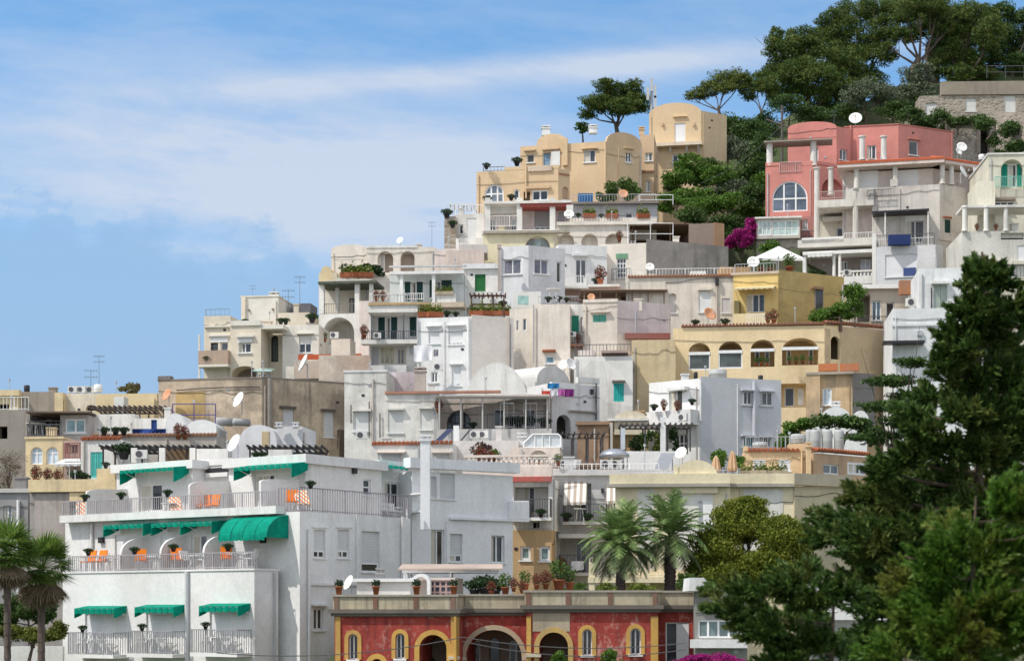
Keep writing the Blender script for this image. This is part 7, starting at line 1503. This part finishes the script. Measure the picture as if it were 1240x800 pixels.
# tall foreground conifer: branch sprays from a single trunk
def conifer(label, px, ytop, Y, sprays, mat, size, dens, z0, tr, name='conifer'):
    bx = X_(px, Y); zt = Z_(ytop, Y); e = empty(name, (bx, Y, z0), label, 'tree'); mb = MB(); n = 10
    mb.path([(bx + .05 * math.sin(i * 1.3), Y, z0 + (zt - z0) * i / n) for i in range(n + 1)], [tr * (1 - .93 * i / n) for i in range(n + 1)], 9); P = []; D = []
    for (sx, sy, rx, ry) in sprays:
        dy = random.uniform(-1, 1) * 1.3; c = Vector(at(sx, sy, Y)) + Vector((0, dy, 0)); root = Vector((bx, Y, min(zt, c.z - abs(c.x - bx) * .12 - .1)))
        w = min(1, max(0, zt - c.z) / 5 + .2); mb.path([root, root.lerp(c, .55) + Vector((0, 0, -.08)), c], [tr * .16 * w, tr * .11 * w, tr * .04 * w], 6)
        rx *= 1.3; ry *= 1.45; R = np.array([rx, max(rx, ry) * .8, ry]) / F * Y; m = max(1300, int(dens * rx * ry))
        d0 = c - root; d0 = np.array(d0.normalized()) if d0.length > .1 else np.array((0, 0, 1.))
        kk = max(8, int(rx * ry / 22))
        for q in range(kk):     # twigs: tapering tufts pointing outward
            u = rng.normal(size=3); u /= np.linalg.norm(u); cc = np.array(c) + u * R * (.2 + .75 * rng.random()); ax = d0 * .8 + u * .7 + np.array((0, 0, .35)); ax /= np.linalg.norm(ax); L = min(R[0], 26 / F * Y) * (.5 + .5 * rng.random())
            t = rng.random((m // kk, 1)); off = rng.normal(size=(m // kk, 3)) * L * .16 * (1.15 - t); P.append(cc + ax * (t - .4) * L + off); D.append(np.tile(ax, (m // kk, 1)) + off / (L * .16) * .35)
    D = np.concatenate(D); D /= np.linalg.norm(D, axis=1, keepdims=True)
    leafmesh('crown', np.concatenate(P), size, mat, e, (bx, Y, z0), .28, 0, D, .62, .1); mb.build('trunk', bark((.10, .07, .05)), e); return e
S1 = [(1200, 500, 32, 18), (1188, 470, 28, 14), (1212, 540, 32, 20), (1232, 470, 22, 20), (1190, 530, 28, 16), (1170, 560, 28, 16), (1230, 580, 26, 20), (1190, 326, 11, 12), (1178, 346, 16, 12), (1204, 346, 16, 12), (1190, 362, 22, 13), (1170, 380, 20, 12), (1211, 381, 22, 14), (1190, 390, 27, 14), (1236, 376, 12, 14), (1158, 406, 22, 12), (1216, 406, 28, 14), (1190, 316, 7, 14), (1182, 334, 12, 13), (1197, 336, 12, 12), (1184, 352, 17, 13), (1202, 356, 16, 12), (1190, 372, 20, 14), (1215, 378, 16, 12), (1232, 395, 16, 16), (1170, 392, 18, 12), (1195, 402, 26, 14), (1150, 408, 16, 10), (1225, 420, 24, 16), (1180, 426, 28, 14), (1148, 432, 20, 12), (1130, 448, 18, 10), (1165, 456, 30, 14), (1210, 452, 34, 18), (1240, 450, 20, 24),
      (1138, 474, 26, 12), (1180, 484, 34, 16), (1225, 488, 30, 18), (1115, 494, 24, 12), (1150, 508, 32, 14), (1195, 518, 34, 16), (1238, 520, 22, 22), (1100, 528, 22, 12), (1130, 540, 32, 15), (1175, 548, 36, 16), (1218, 552, 30, 18), (1090, 556, 24, 12), (1060, 570, 20, 10), (1110, 574, 34, 16), (1150, 582, 34, 16), (1190, 588, 34, 18),
      (1040, 596, 26, 12), (1080, 602, 34, 16), (1125, 612, 36, 18), (1165, 620, 34, 20), (1020, 622, 26, 14), (1055, 634, 34, 17), (1100, 642, 36, 18), (1000, 648, 20, 12), (1030, 662, 34, 18), (1075, 672, 36, 18), (1120, 672, 32, 20), (1060, 700, 38, 18), (1100, 708, 34, 20), (1045, 735, 30, 16), (1085, 742, 34, 20), (1060, 780, 34, 24), (1100, 780, 30, 24)]
conifer('tall dark green conifer filling the right foreground', 1188, 305, 34, S1, CONIF, .17, 2.0, -6, .30)
S2 = [(985, 690, 22, 12), (955, 702, 24, 12), (1005, 715, 28, 14), (925, 712, 22, 11), (965, 726, 30, 14), (895, 715, 22, 10), (868, 712, 16, 8), (905, 735, 30, 13), (945, 748, 32, 14), (990, 748, 28, 14), (875, 735, 18, 9), (920, 765, 28, 14), (960, 778, 32, 16), (1000, 782, 30, 18), (935, 798, 26, 14), (900, 755, 16, 9)]
conifer('low dark green conifer boughs reaching left in the foreground', 1010, 680, 30, S2, CONIF, .15, 2.2, -6, .22)
S3 = [(1225, 600, 24, 24), (1200, 620, 28, 24), (1240, 640, 24, 30), (1178, 642, 28, 24), (1150, 660, 26, 22), (1210, 665, 34, 28), (1125, 684, 26, 24), (1170, 690, 34, 28), (1215, 712, 36, 30), (1105, 712, 24, 26), (1140, 728, 34, 28), (1185, 742, 36, 30), (1235, 755, 30, 36), (1092, 748, 20, 28), (1125, 770, 34, 30), (1165, 785, 36, 30), (1210, 790, 36, 30), (1090, 790, 22, 26), (1250, 700, 20, 40)]
conifer('bright green bushy conifer in the lower right corner', 1180, 600, 24, S3, CONIF_B, .13, 2.4, -6, .2, 'bushy_conifer')
# ---- palms
def frond(mb, c, az, el, L, droop, w=.55, n=22):
    d = Vector((math.cos(az) * math.cos(el), math.sin(az) * math.cos(el), math.sin(el))); side = Vector((-math.sin(az), math.cos(az), 0)); p = Vector(c); pts = [p.copy()]
    for i in range(n):
        d = (d + Vector((0, 0, -droop * (i / n) * 2 / n))).normalized(); p = p + d * (L / n); pts.append(p.copy())
        if i > 2:
            k = i / n; l = w * math.sin(math.pi * min(1, k * .9 + .12)) ** .7
            for sgn in (-1, 1):
                tip = p + (side * sgn * .85 + d * .75 + Vector((0, 0, -.25 + random.uniform(-.2, .2)))).normalized() * l; a = d * .045
                mb.quad(p - a, p + a, tip + a * .2, tip - a * .2)
    for i in range(0, n - 2, 3): mb.tube(pts[i], pts[i + 3] if i + 3 < len(pts) else pts[-1], .03 * (1 - i / n) + .006, None, 4, False)
def date_palm(label, px, yc, ybase, Y, R, n, tr):
    c = Vector(at(px, yc, Y)); b = Vector(at(px - 1, ybase, Y)); e = empty('date_palm', tuple(b), label, 'palm', 'date palms on the palazzo terrace'); mb = MB(); m = 16
    for i in range(m): p = b.lerp(c, i / m); q = b.lerp(c, (i + 1) / m); mb.tube(p, q, tr * 1.06, tr * .86, 10)
    mb.build('trunk', bark((.075, .055, .05)), e)
    for nm, lo, hi, k, mat in (('crown', -.15, 1.45, n, leafmat((.09, .17, .05), (.26, .35, .12), None, .25)), ('hanging_fronds', -.75, -.2, n // 3, leafmat((.09, .14, .06), (.24, .28, .13), None, .2))):
        mb = MB()
        for i in range(k): frond(mb, c + Vector((0, 0, random.uniform(0, .35))), i * 2.399 + random.uniform(-.2, .2), lo + (hi - lo) * (i / k) ** .8, R * random.uniform(.85, 1.08), random.uniform(1.0, 2.0))
        mb.build(nm, mat, e)
date_palm('left date palm with full drooping crown above the red palazzo', 752, 664, 735, 79, 2.0, 54, .23); date_palm('right date palm with upright fronds and thick dark trunk', 812, 652, 735, 80, 2.15, 40, .27)
def fan_palm(label, px, yc, ybase, Y, R, tr, n=60):
    c = Vector(at(px, yc, Y)); b = Vector(at(px, ybase, Y)); e = empty('fan_palm', tuple(b), label, 'palm', 'fan palms at the left'); mb = MB()
    for i in range(12): mb.tube(b.lerp(c, i / 12), b.lerp(c, (i + 1) / 12), tr * 1.05, tr * .92, 10)
    mb.build('trunk', bark((.12, .09, .075)), e)
    def leaves(mat, nm, lo, hi, k, RR):
        mb = MB()
        for i in range(k):
            az = i * 2.399; el = lo + (hi - lo) * random.random(); d = Vector((math.cos(az) * math.cos(el), math.sin(az) * math.cos(el), math.sin(el))); o = c + d * RR * .45; mb.tube(c, o, .015, .012, 4, False); s = d.cross(Vector((0, 0, 1))).normalized(); u = s.cross(d)
            for j in range(15):
                a = -1.35 + 2.7 * j / 14; dd = (d * math.cos(a) + s * math.sin(a) + Vector((0, 0, -.25 * abs(math.sin(a)) - .12))).normalized(); t = o + dd * RR * .58 * random.uniform(.85, 1.1); w = dd.cross(u).normalized() * .035
                mid = o.lerp(t, .5); mb.quad(o, mid - w, t, mid + w)
        mb.build(nm, mat, e)
    leaves(leafmat((.07, .14, .025), (.20, .29, .06), None, .35), 'crown', -.45, 1.35, n, R); leaves(leafmat((.14, .105, .07), (.28, .21, .14), None, .2), 'dead_leaf_skirt', -1.45, -.75, n // 2, R * 1.05)
fan_palm('fan palm with brown dead leaf skirt close to the hotel wall', 50, 688, 840, 66, 1.5, .14); fan_palm('fan palm cut off by the left edge with thin trunk', 9, 668, 840, 64, 1.35, .13)
tree('hedge', 'yellow green hedge behind the left palm trunks', 'hedge', (35, 785), 74, [(15, 765, 26, 10), (50, 768, 28, 9), (70, 762, 10, 12)], leafmat((.05, .09, .015), (.20, .20, .03)), .16, 6, .06, k=14)
tree('bush', 'dark bush behind the left palms', 'bush', (40, 770), 76, [(30, 735, 24, 18), (60, 740, 18, 18), (8, 745, 16, 14)], SHRUB_D, .2, 5, .08, k=14)
tree('bare_tree', 'brown wispy tree at the left edge beside the arched house', 'tree', (8, 640), 96, [(8, 556, 20, 14), (18, 572, 14, 12), (-8, 580, 18, 14)], leafmat((.10, .075, .05), (.22, .17, .12)), .3, .9, .16, aspect=.12)
tree('bush', 'green bush at the bottom before the right palazzo arch', 'bush', (678, 830), 69, [(676, 800, 12, 12)], SHRUB_B, .14, 8, .04); tree('bush', 'pointed green bush at the bottom between the slit windows', 'bush', (738, 830), 69, [(738, 798, 10, 14), (748, 806, 10, 8)], SHRUB_B, .14, 8, .04)
tree('bougainvillea', 'magenta bougainvillea at the bottom right of the red palazzo', 'bush', (860, 850), 66, [(845, 800, 26, 10), (880, 802, 24, 11), (815, 806, 14, 8)], FLOWER, .13, 9, .05, k=12)
for i, (px, py, rx, ry, mt, l) in enumerate(((700, 712, 14, 7, LEAF, 'low green shrub left of the left palm trunk'), (735, 712, 14, 7, LEAFY, 'low yellow green shrub at the left palm trunk'), (775, 712, 16, 7, LEAFY, 'low yellow green shrub between the two palms'), (830, 706, 12, 14, LEAF, 'green shrub right of the right palm trunk'))): tree('shrub', l, 'shrub', (px, 726), 77, [(px, py, rx, ry)], mt, .16, 6, .04, k=10, group='shrubs below the palms')
# ---- structures glimpsed at the bottom right
h = House('white_kiosk', 'white kiosk with sloping roof right of the red palazzo', 'kiosk', 880, 830, 70); a = front(h, 842, 905, 712, 860, 70, 4, stucco((.30, .30, .28), .4), 3); a.win('L', 845, 750, 895, 772, 3, 0, 0, .1, False, gmat=glass((.10, .13, .13))); a.fin(); h.fbox(a.L, 836, 774, 905, 784, 0, .5, WBm, 'counter')
mb = MB(); z = Z_(699, 69.5); x0, x1, x2, zb = X_(834, 69.5), X_(852, 69.5), X_(869, 69.5), Z_(715, 69.5); mb.hexa([(x0, 69.5, zb), (x2, 69.5, zb), (x2, 72, zb), (x0, 72, zb), (x0 + .05, 69.5, z), (x1, 69.5, z), (x1, 72, z), (x0 + .05, 72, z)]); mb.build('sloping_roof', WBm, h.e)
h = House('white_shop_house', 'white and grey building glimpsed through the foreground conifer', 'building', 1075, 830, 74); a = front(h, 975, 1085, 706, 860, 74, 4, stucco((.5, .5, .48), .4), 4); a.win('L', 985, 722, 1010, 738, 1); a.win('L', 1028, 722, 1060, 738, 2); a.fin(); h.fbox(a.L, 972, 742, 1088, 750, 0, .7, WBm, 'canopy'); h.fbox(a.L, 972, 768, 1088, 778, 0, .7, WBm, 'canopy')
# ---- poles and cables
def cable(p, q, sag, label, r=.018):
    p, q = Vector(at(*p)), Vector(at(*q)); pts = [p.lerp(q, i / 14) + Vector((0, 0, -sag * 4 * (i / 14) * (1 - i / 14))) for i in range(15)]; mb = MB(); mb.path(pts, [r] * 15, 5); single(mb, 'overhead_cable', paint((.10, .10, .10), .6), tuple(p), label, 'cable', 'overhead cables')
cable((262, 790, 68), (560, 771, 69), .35, 'overhead cable across the hotel corner and red palazzo'); cable((560, 771, 69), (830, 778, 69), .3, 'overhead cable across the right palazzo wing'); cable((560, 776, 69), (830, 786, 69), .4, 'lower overhead cable across the right palazzo wing'); cable((848, 222, 150), (946, 152, 160), .6, 'cable rising across the green slope to the pole')
e = empty('utility_pole', at(947, 200, 158), 'dark utility pole left of the pink villa', 'pole'); mb = MB(); p = Vector(at(947, 205, 158)); q = Vector(at(947, 128, 158)); mb.tube(p, q, .12, .09); mb.build('pole', paint((.12, .10, .09), .8), e); mb = MB(); mb.tube(q + Vector((-1.4, 0, -1.2)), q + Vector((1.6, 0, -2.2)), .07); mb.build('crossarm', paint((.16, .13, .11), .8), e)

# ================================================================== pipes, cables, vents and roof stubs on the houses
rr = random.Random(11)
def free(f, t, z): return all(not (q['t0'] - .2 < t < q['t1'] + .2 and q['z0'] - .25 < z < q['z1'] + .25) for q in f.ops)
for b in BLOCKS:
    nm = b.h.name.split('.')[0]
    if nm in ('hotel_building', 'annexe_building', 'red_palazzo', 'roof_kiosk', 'stone_terrace_house', 'stone_retaining_wall', 'brick_tower_stub'): continue
    for f in (b.L, b.R):
        if f.n[0] * f.P[0] + f.n[1] * f.P[1] > 0 or f.w < 1.8 or b.z1 - b.z0 < 2: continue
        zs = [b.z1 - .4 - .5 * i for i in range(9)]
        for k in range(2):
            t = rr.choice((.18, f.w - .18, f.w * rr.uniform(.3, .7)))
            if rr.random() < .5 and all(free(f, t, z) for z in zs):
                mb = MB(); mb.tube(f.pt(t, b.z0, .07), f.pt(t, b.z1 - rr.uniform(.05, .5), .07), rr.choice((.03, .05))); mb.build('drainpipe', rr.choice((b.mat, M_GREYM(), paint((.5, .45, .4), .6))), b.h)
        if rr.random() < .55:
            z = b.z1 - rr.uniform(.4, 1.1); mb = MB(); n = 10; sg = rr.uniform(.03, .15); a = rr.uniform(-.3, .3)
            mb.path([f.pt(f.w * i / n, z + a * i / n - sg * math.sin(math.pi * i / n * rr.choice((1, 2))), .035) for i in range(n + 1)], [.014] * (n + 1), 5); mb.build('cable', M_DK(), b.h)
        if f is b.L and f.w > 3 and nm not in ('pink_villa', 'tan_villa', 'tan_tower_house') and rr.random() < .35: House.rail(None, f, .1, f.w - .1, b.z1 + .0, rr.choice((.6, .8)), -.1, rr.choice((M_IRON(), M_W(), M_GREYM())), .22, b.h, 'roof_railing')
        for k in range(3):
            t, z = rr.uniform(.5, f.w - .4), b.z1 - rr.uniform(.5, 3)
            if rr.random() < .45 and free(f, t, z): mb = MB(); f.box(mb, t - .09, t + .09, z - .07, z + .07, 0, .03); mb.build('vent', rr.choice((M_DK(), M_GREYM())), b.h)
    if nm in ('tan_villa', 'pink_villa', 'tan_tower_house', 'yellow_villa') or b.wl < 2 or b.wr < 2: continue
    for k in range(rr.choice((0, 1, 1, 2, 3))):
        u, v = rr.uniform(.12, .88), rr.uniform(.1, .7); x = b.C[0] + b.dl[0] * b.wl * u + b.dr[0] * b.wr * v; y = b.C[1] + b.dl[1] * b.wl * u + b.dr[1] * b.wr * v; z = b.z1 - b.par; mb = MB(); hh = rr.uniform(.7, 1.25)
        if rr.random() < .5:
            w = rr.uniform(.16, .3); mb.box(x - w, x + w, y - w, y + w, z, z + hh); mb.box(x - w - .05, x + w + .05, y - w - .05, y + w + .05, z + hh, z + hh + .07); mb.build('chimney', b.mat, b.h)
        else: mb.tube((x, y, z), (x, y, z + hh + .5), .03, .025, 6); mb.tube((x, y, z + hh + .45), (x, y, z + hh + .58), .07, .07, 8); mb.build('roof_pipe', M_GREYM(), b.h)
# ================================================================== terrain
def build_terrain():
    T = np.array(TPTS)
    xs = np.concatenate([np.linspace(-3000, -130, 14), np.linspace(-120, 120, 121), np.linspace(130, 3000, 14)])
    ys = np.concatenate([np.linspace(-400, 10, 6), np.linspace(20, 260, 121), np.array([300, 360, 450, 700, 1200, 2500, 5000])])
    # hillside: planes from foot points (each house base), inverse distance weighting
    Xg, Yg = np.meshgrid(xs, ys)
    base = np.clip((Yg - 62) * .12, 0, 4) - 6
    num = np.zeros_like(Xg); den = np.zeros_like(Xg)
    for (x, y, z) in T:
        w = 1 / (((Xg - x) ** 2 + (Yg - y) ** 2) + 2.0) ** 2
        num += w * z; den += w
    wb = 1 / 2500.0 ** 2 * np.ones_like(Xg)
    wb = wb * (1 + np.clip((np.abs(Xg) - 140) / 60, 0, 1e3) ** 4 + np.clip((70 - Yg) / 10, 0, 1e3) ** 4 + np.clip((Yg - 280) / 40, 0, 1e3) ** 4)
    Zg = (num + wb * base) / (den + wb)
    Zg += .25 * np.sin(Xg * .9) * np.cos(Yg * .7)
    n, m = Xg.shape
    V = np.stack([Xg, Yg, Zg], -1).reshape(-1, 3)
    fs = [(j * m + i, j * m + i + 1, (j + 1) * m + i + 1, (j + 1) * m + i) for j in range(n - 1) for i in range(m - 1)]
    me = bpy.data.meshes.new('hillside'); me.from_pydata(V.tolist(), [], fs); me.shade_smooth()
    mt, nt, b = newmat('hillside_ground')
    p = posn(nt)
    c = mixc(nt, mapr(nt, noise(nt, p, .5, 6, .7), .4, .65), (.045, .085, .022), (.12, .12, .06))
    c = mixc(nt, mapr(nt, noise(nt, p, 3, 4, .7), .4, .7), c, (.05, .06, .025))
    nt.links.new(c, b.inputs['Base Color']); b.inputs['Roughness'].default_value = 1
    bump(nt, b, noise(nt, p, 4, 5, .7), .8, .2)
    me.materials.append(mt); o = bpy.data.objects.new('hillside', me); COL.objects.link(o); o['kind'] = 'structure'
build_terrain()
# ================================================================== sky, sun, camera
SUN_EL = math.radians(53); SUN_V = Vector((-.875 * math.cos(SUN_EL), -.484 * math.cos(SUN_EL), math.sin(SUN_EL)))   # direction to the sun
wd = bpy.data.worlds.new('World'); SC.world = wd; wd.use_nodes = True; nt = wd.node_tree; bg = nt.nodes['Background']
sky = nt.nodes.new('ShaderNodeTexSky'); sky.sky_type = 'NISHITA'; sky.sun_disc = False; sky.sun_elevation = SUN_EL
sky.sun_rotation = math.atan2(SUN_V.x, SUN_V.y); sky.air_density = 1.0; sky.dust_density = .6; sky.ozone_density = 1.5
tc = nt.nodes.new('ShaderNodeTexCoord').outputs['Generated']
sep = nt.nodes.new('ShaderNodeSeparateXYZ'); nt.links.new(tc, sep.inputs[0])
def M(op, a, b=None, c=None):
    n = nt.nodes.new('ShaderNodeMath'); n.operation = op
    for i, v in enumerate((a, b, c)):
        if v is None: continue
        if isinstance(v, (int, float)): n.inputs[i].default_value = v
        else: nt.links.new(v, n.inputs[i])
    return n.outputs[0]
SKYK = .13
# the clear sky is looked up a little higher up so that the low band is as blue as on the day
lift = nt.nodes.new('ShaderNodeCombineXYZ'); nt.links.new(sep.outputs[0], lift.inputs[0]); nt.links.new(sep.outputs[1], lift.inputs[1])
nt.links.new(M('ADD', M('MULTIPLY', M('ABSOLUTE', sep.outputs[2]), 1.15), .10), lift.inputs[2])
nrm = nt.nodes.new('ShaderNodeVectorMath'); nrm.operation = 'NORMALIZE'; nt.links.new(lift.outputs[0], nrm.inputs[0]); nt.links.new(nrm.outputs[0], sky.inputs[0])
# cloud layers on the vault of the sky: bearing u and elevation v
ysafe = M('MAXIMUM', sep.outputs[1], .05)
u = M('DIVIDE', sep.outputs[0], ysafe); v = M('DIVIDE', sep.outputs[2], ysafe)
def vec(su, sv, off=0, shear=0.0):
    c = nt.nodes.new('ShaderNodeCombineXYZ'); nt.links.new(M('MULTIPLY', u, su), c.inputs[0])
    nt.links.new(M('MULTIPLY', M('ADD', v, M('MULTIPLY', u, shear)), sv), c.inputs[1]); c.inputs[2].default_value = off; return c.outputs[0]
def gauss(u0, v0, su, sv, shear=0.0):
    a = M('DIVIDE', M('SUBTRACT', u, u0), su); b = M('DIVIDE', M('SUBTRACT', M('SUBTRACT', v, v0), M('MULTIPLY', M('SUBTRACT', u, u0), shear)), sv)
    return M('EXPONENT', M('MULTIPLY', M('ADD', M('MULTIPLY', a, a), M('MULTIPLY', b, b)), -1.0))
def pu(px): return (px - CX) / F
def pv(py): return (HY - py) / F
n1 = noise(nt, vec(7, 26, 3.1, .10), 1.0, 7, .62); n2 = noise(nt, vec(16, 60, 8.7, .06), 1.0, 6, .6); n3 = noise(nt, vec(22, 34, 1.3), 1.0, 7, .58)
m = M('ADD', M('MULTIPLY', gauss(pu(230), pv(175), .20, .042, -.06), 0.62), M('MULTIPLY', gauss(pu(480), pv(235), .13, .036, -.05), .85))
m = M('ADD', m, M('MULTIPLY', gauss(pu(740), pv(78), .16, .008, .06), .7))
m = M('ADD', m, M('MULTIPLY', gauss(pu(330), pv(110), .17, .007, .02), .25))
m = M('ADD', m, M('MULTIPLY', gauss(pu(190), pv(303), .09, .006, 0), .32))
m = M('ADD', m, M('MULTIPLY', gauss(pu(880), pv(30), .12, .03, 0), .16)); m = M('ADD', m, .05)
d1 = mapr(nt, M('ADD', M('MULTIPLY', m, M('ADD', M('MULTIPLY', M('SUBTRACT', n1, .5), 2.6), 1.0)), M('MULTIPLY', M('SUBTRACT', n2, .5), .6)), .04, .92, 0, .82)
# a low bluish cumulus bank at the left whose ragged top cuts into the bright veil
edge = M('ADD', M('MULTIPLY', M('SUBTRACT', n3, .5), .15), M('ADD', pv(283), M('MULTIPLY', M('SUBTRACT', u, pu(250)), -.12)))
bank = mapr(nt, M('SUBTRACT', edge, v), -.008, .022)
rim = M('MULTIPLY', M('MULTIPLY', mapr(nt, M('ABSOLUTE', M('SUBTRACT', edge, v)), 0, .008, 1, 0), mapr(nt, u, pu(480), pu(380))), mapr(nt, n2, .45, .6, 0, .45))
bank = M('MULTIPLY', bank, mapr(nt, u, pu(540), pu(420)))
d1 = M('MULTIPLY', d1, M('SUBTRACT', 1.0, M('MULTIPLY', bank, .78)))
hz = mapr(nt, v, pv(480), pv(120), .92, .0)       # pale air towards the horizon
skyc = mixc(nt, 1.0, sky.outputs[0], (SKYK * .98, SKYK * 1.30, SKYK * 1.38), 'MULTIPLY')
col = mixc(nt, hz, skyc, (.30, .445, .63))
col = mixc(nt, d1, col, (.53, .58, .67))
col = mixc(nt, M('MULTIPLY', bank, .55), col, (.255, .405, .60)); col = mixc(nt, rim, col, (.50, .57, .68))
wis = M('MULTIPLY', mapr(nt, n1, .55, .8), mapr(nt, v, 0, pv(200), .55, .2)); col = mixc(nt, M('MULTIPLY', wis, M('SUBTRACT', 1, d1)), col, (.45, .55, .70))
# unseen broken white cloud added overhead and behind, so the light is less blue
back = M('MULTIPLY', mapr(nt, sep.outputs[1], .75, .2, 0, .85), mapr(nt, noise(nt, tc, 2.2, 5, .6), .30, .55, .35, 1)); col = mixc(nt, back, col, (.83, .83, .85))
nt.links.new(col, bg.inputs[0]); bg.inputs[1].default_value = 1.0
sl = bpy.data.lights.new('sun', 'SUN'); sl.energy = 2.9; sl.angle = math.radians(.6); sl.color = (1, .95, .87)
so = bpy.data.objects.new('sun', sl); COL.objects.link(so); so.rotation_euler = SUN_V.to_track_quat('Z', 'Y').to_euler()
cam = bpy.data.cameras.new('camera'); co = bpy.data.objects.new('camera', cam); COL.objects.link(co)
co.location = (0, 0, ZC); co.rotation_euler = (math.radians(90), 0, 0)
cam.sensor_width = 36; cam.lens = 36 * F / 1240; cam.shift_x = (620 - CX) / 1240; cam.shift_y = (HY - 400) / 1240
cam.clip_end = 20000; cam.dof.use_dof = True; cam.dof.focus_distance = 115; cam.dof.aperture_fstop = 1.6
SC.camera = co
SC.view_settings.view_transform = 'Standard'; SC.view_settings.look = 'None'; SC.view_settings.exposure = 0.33; SC.view_settings.gamma = 1
SC.view_settings.use_curve_mapping = False
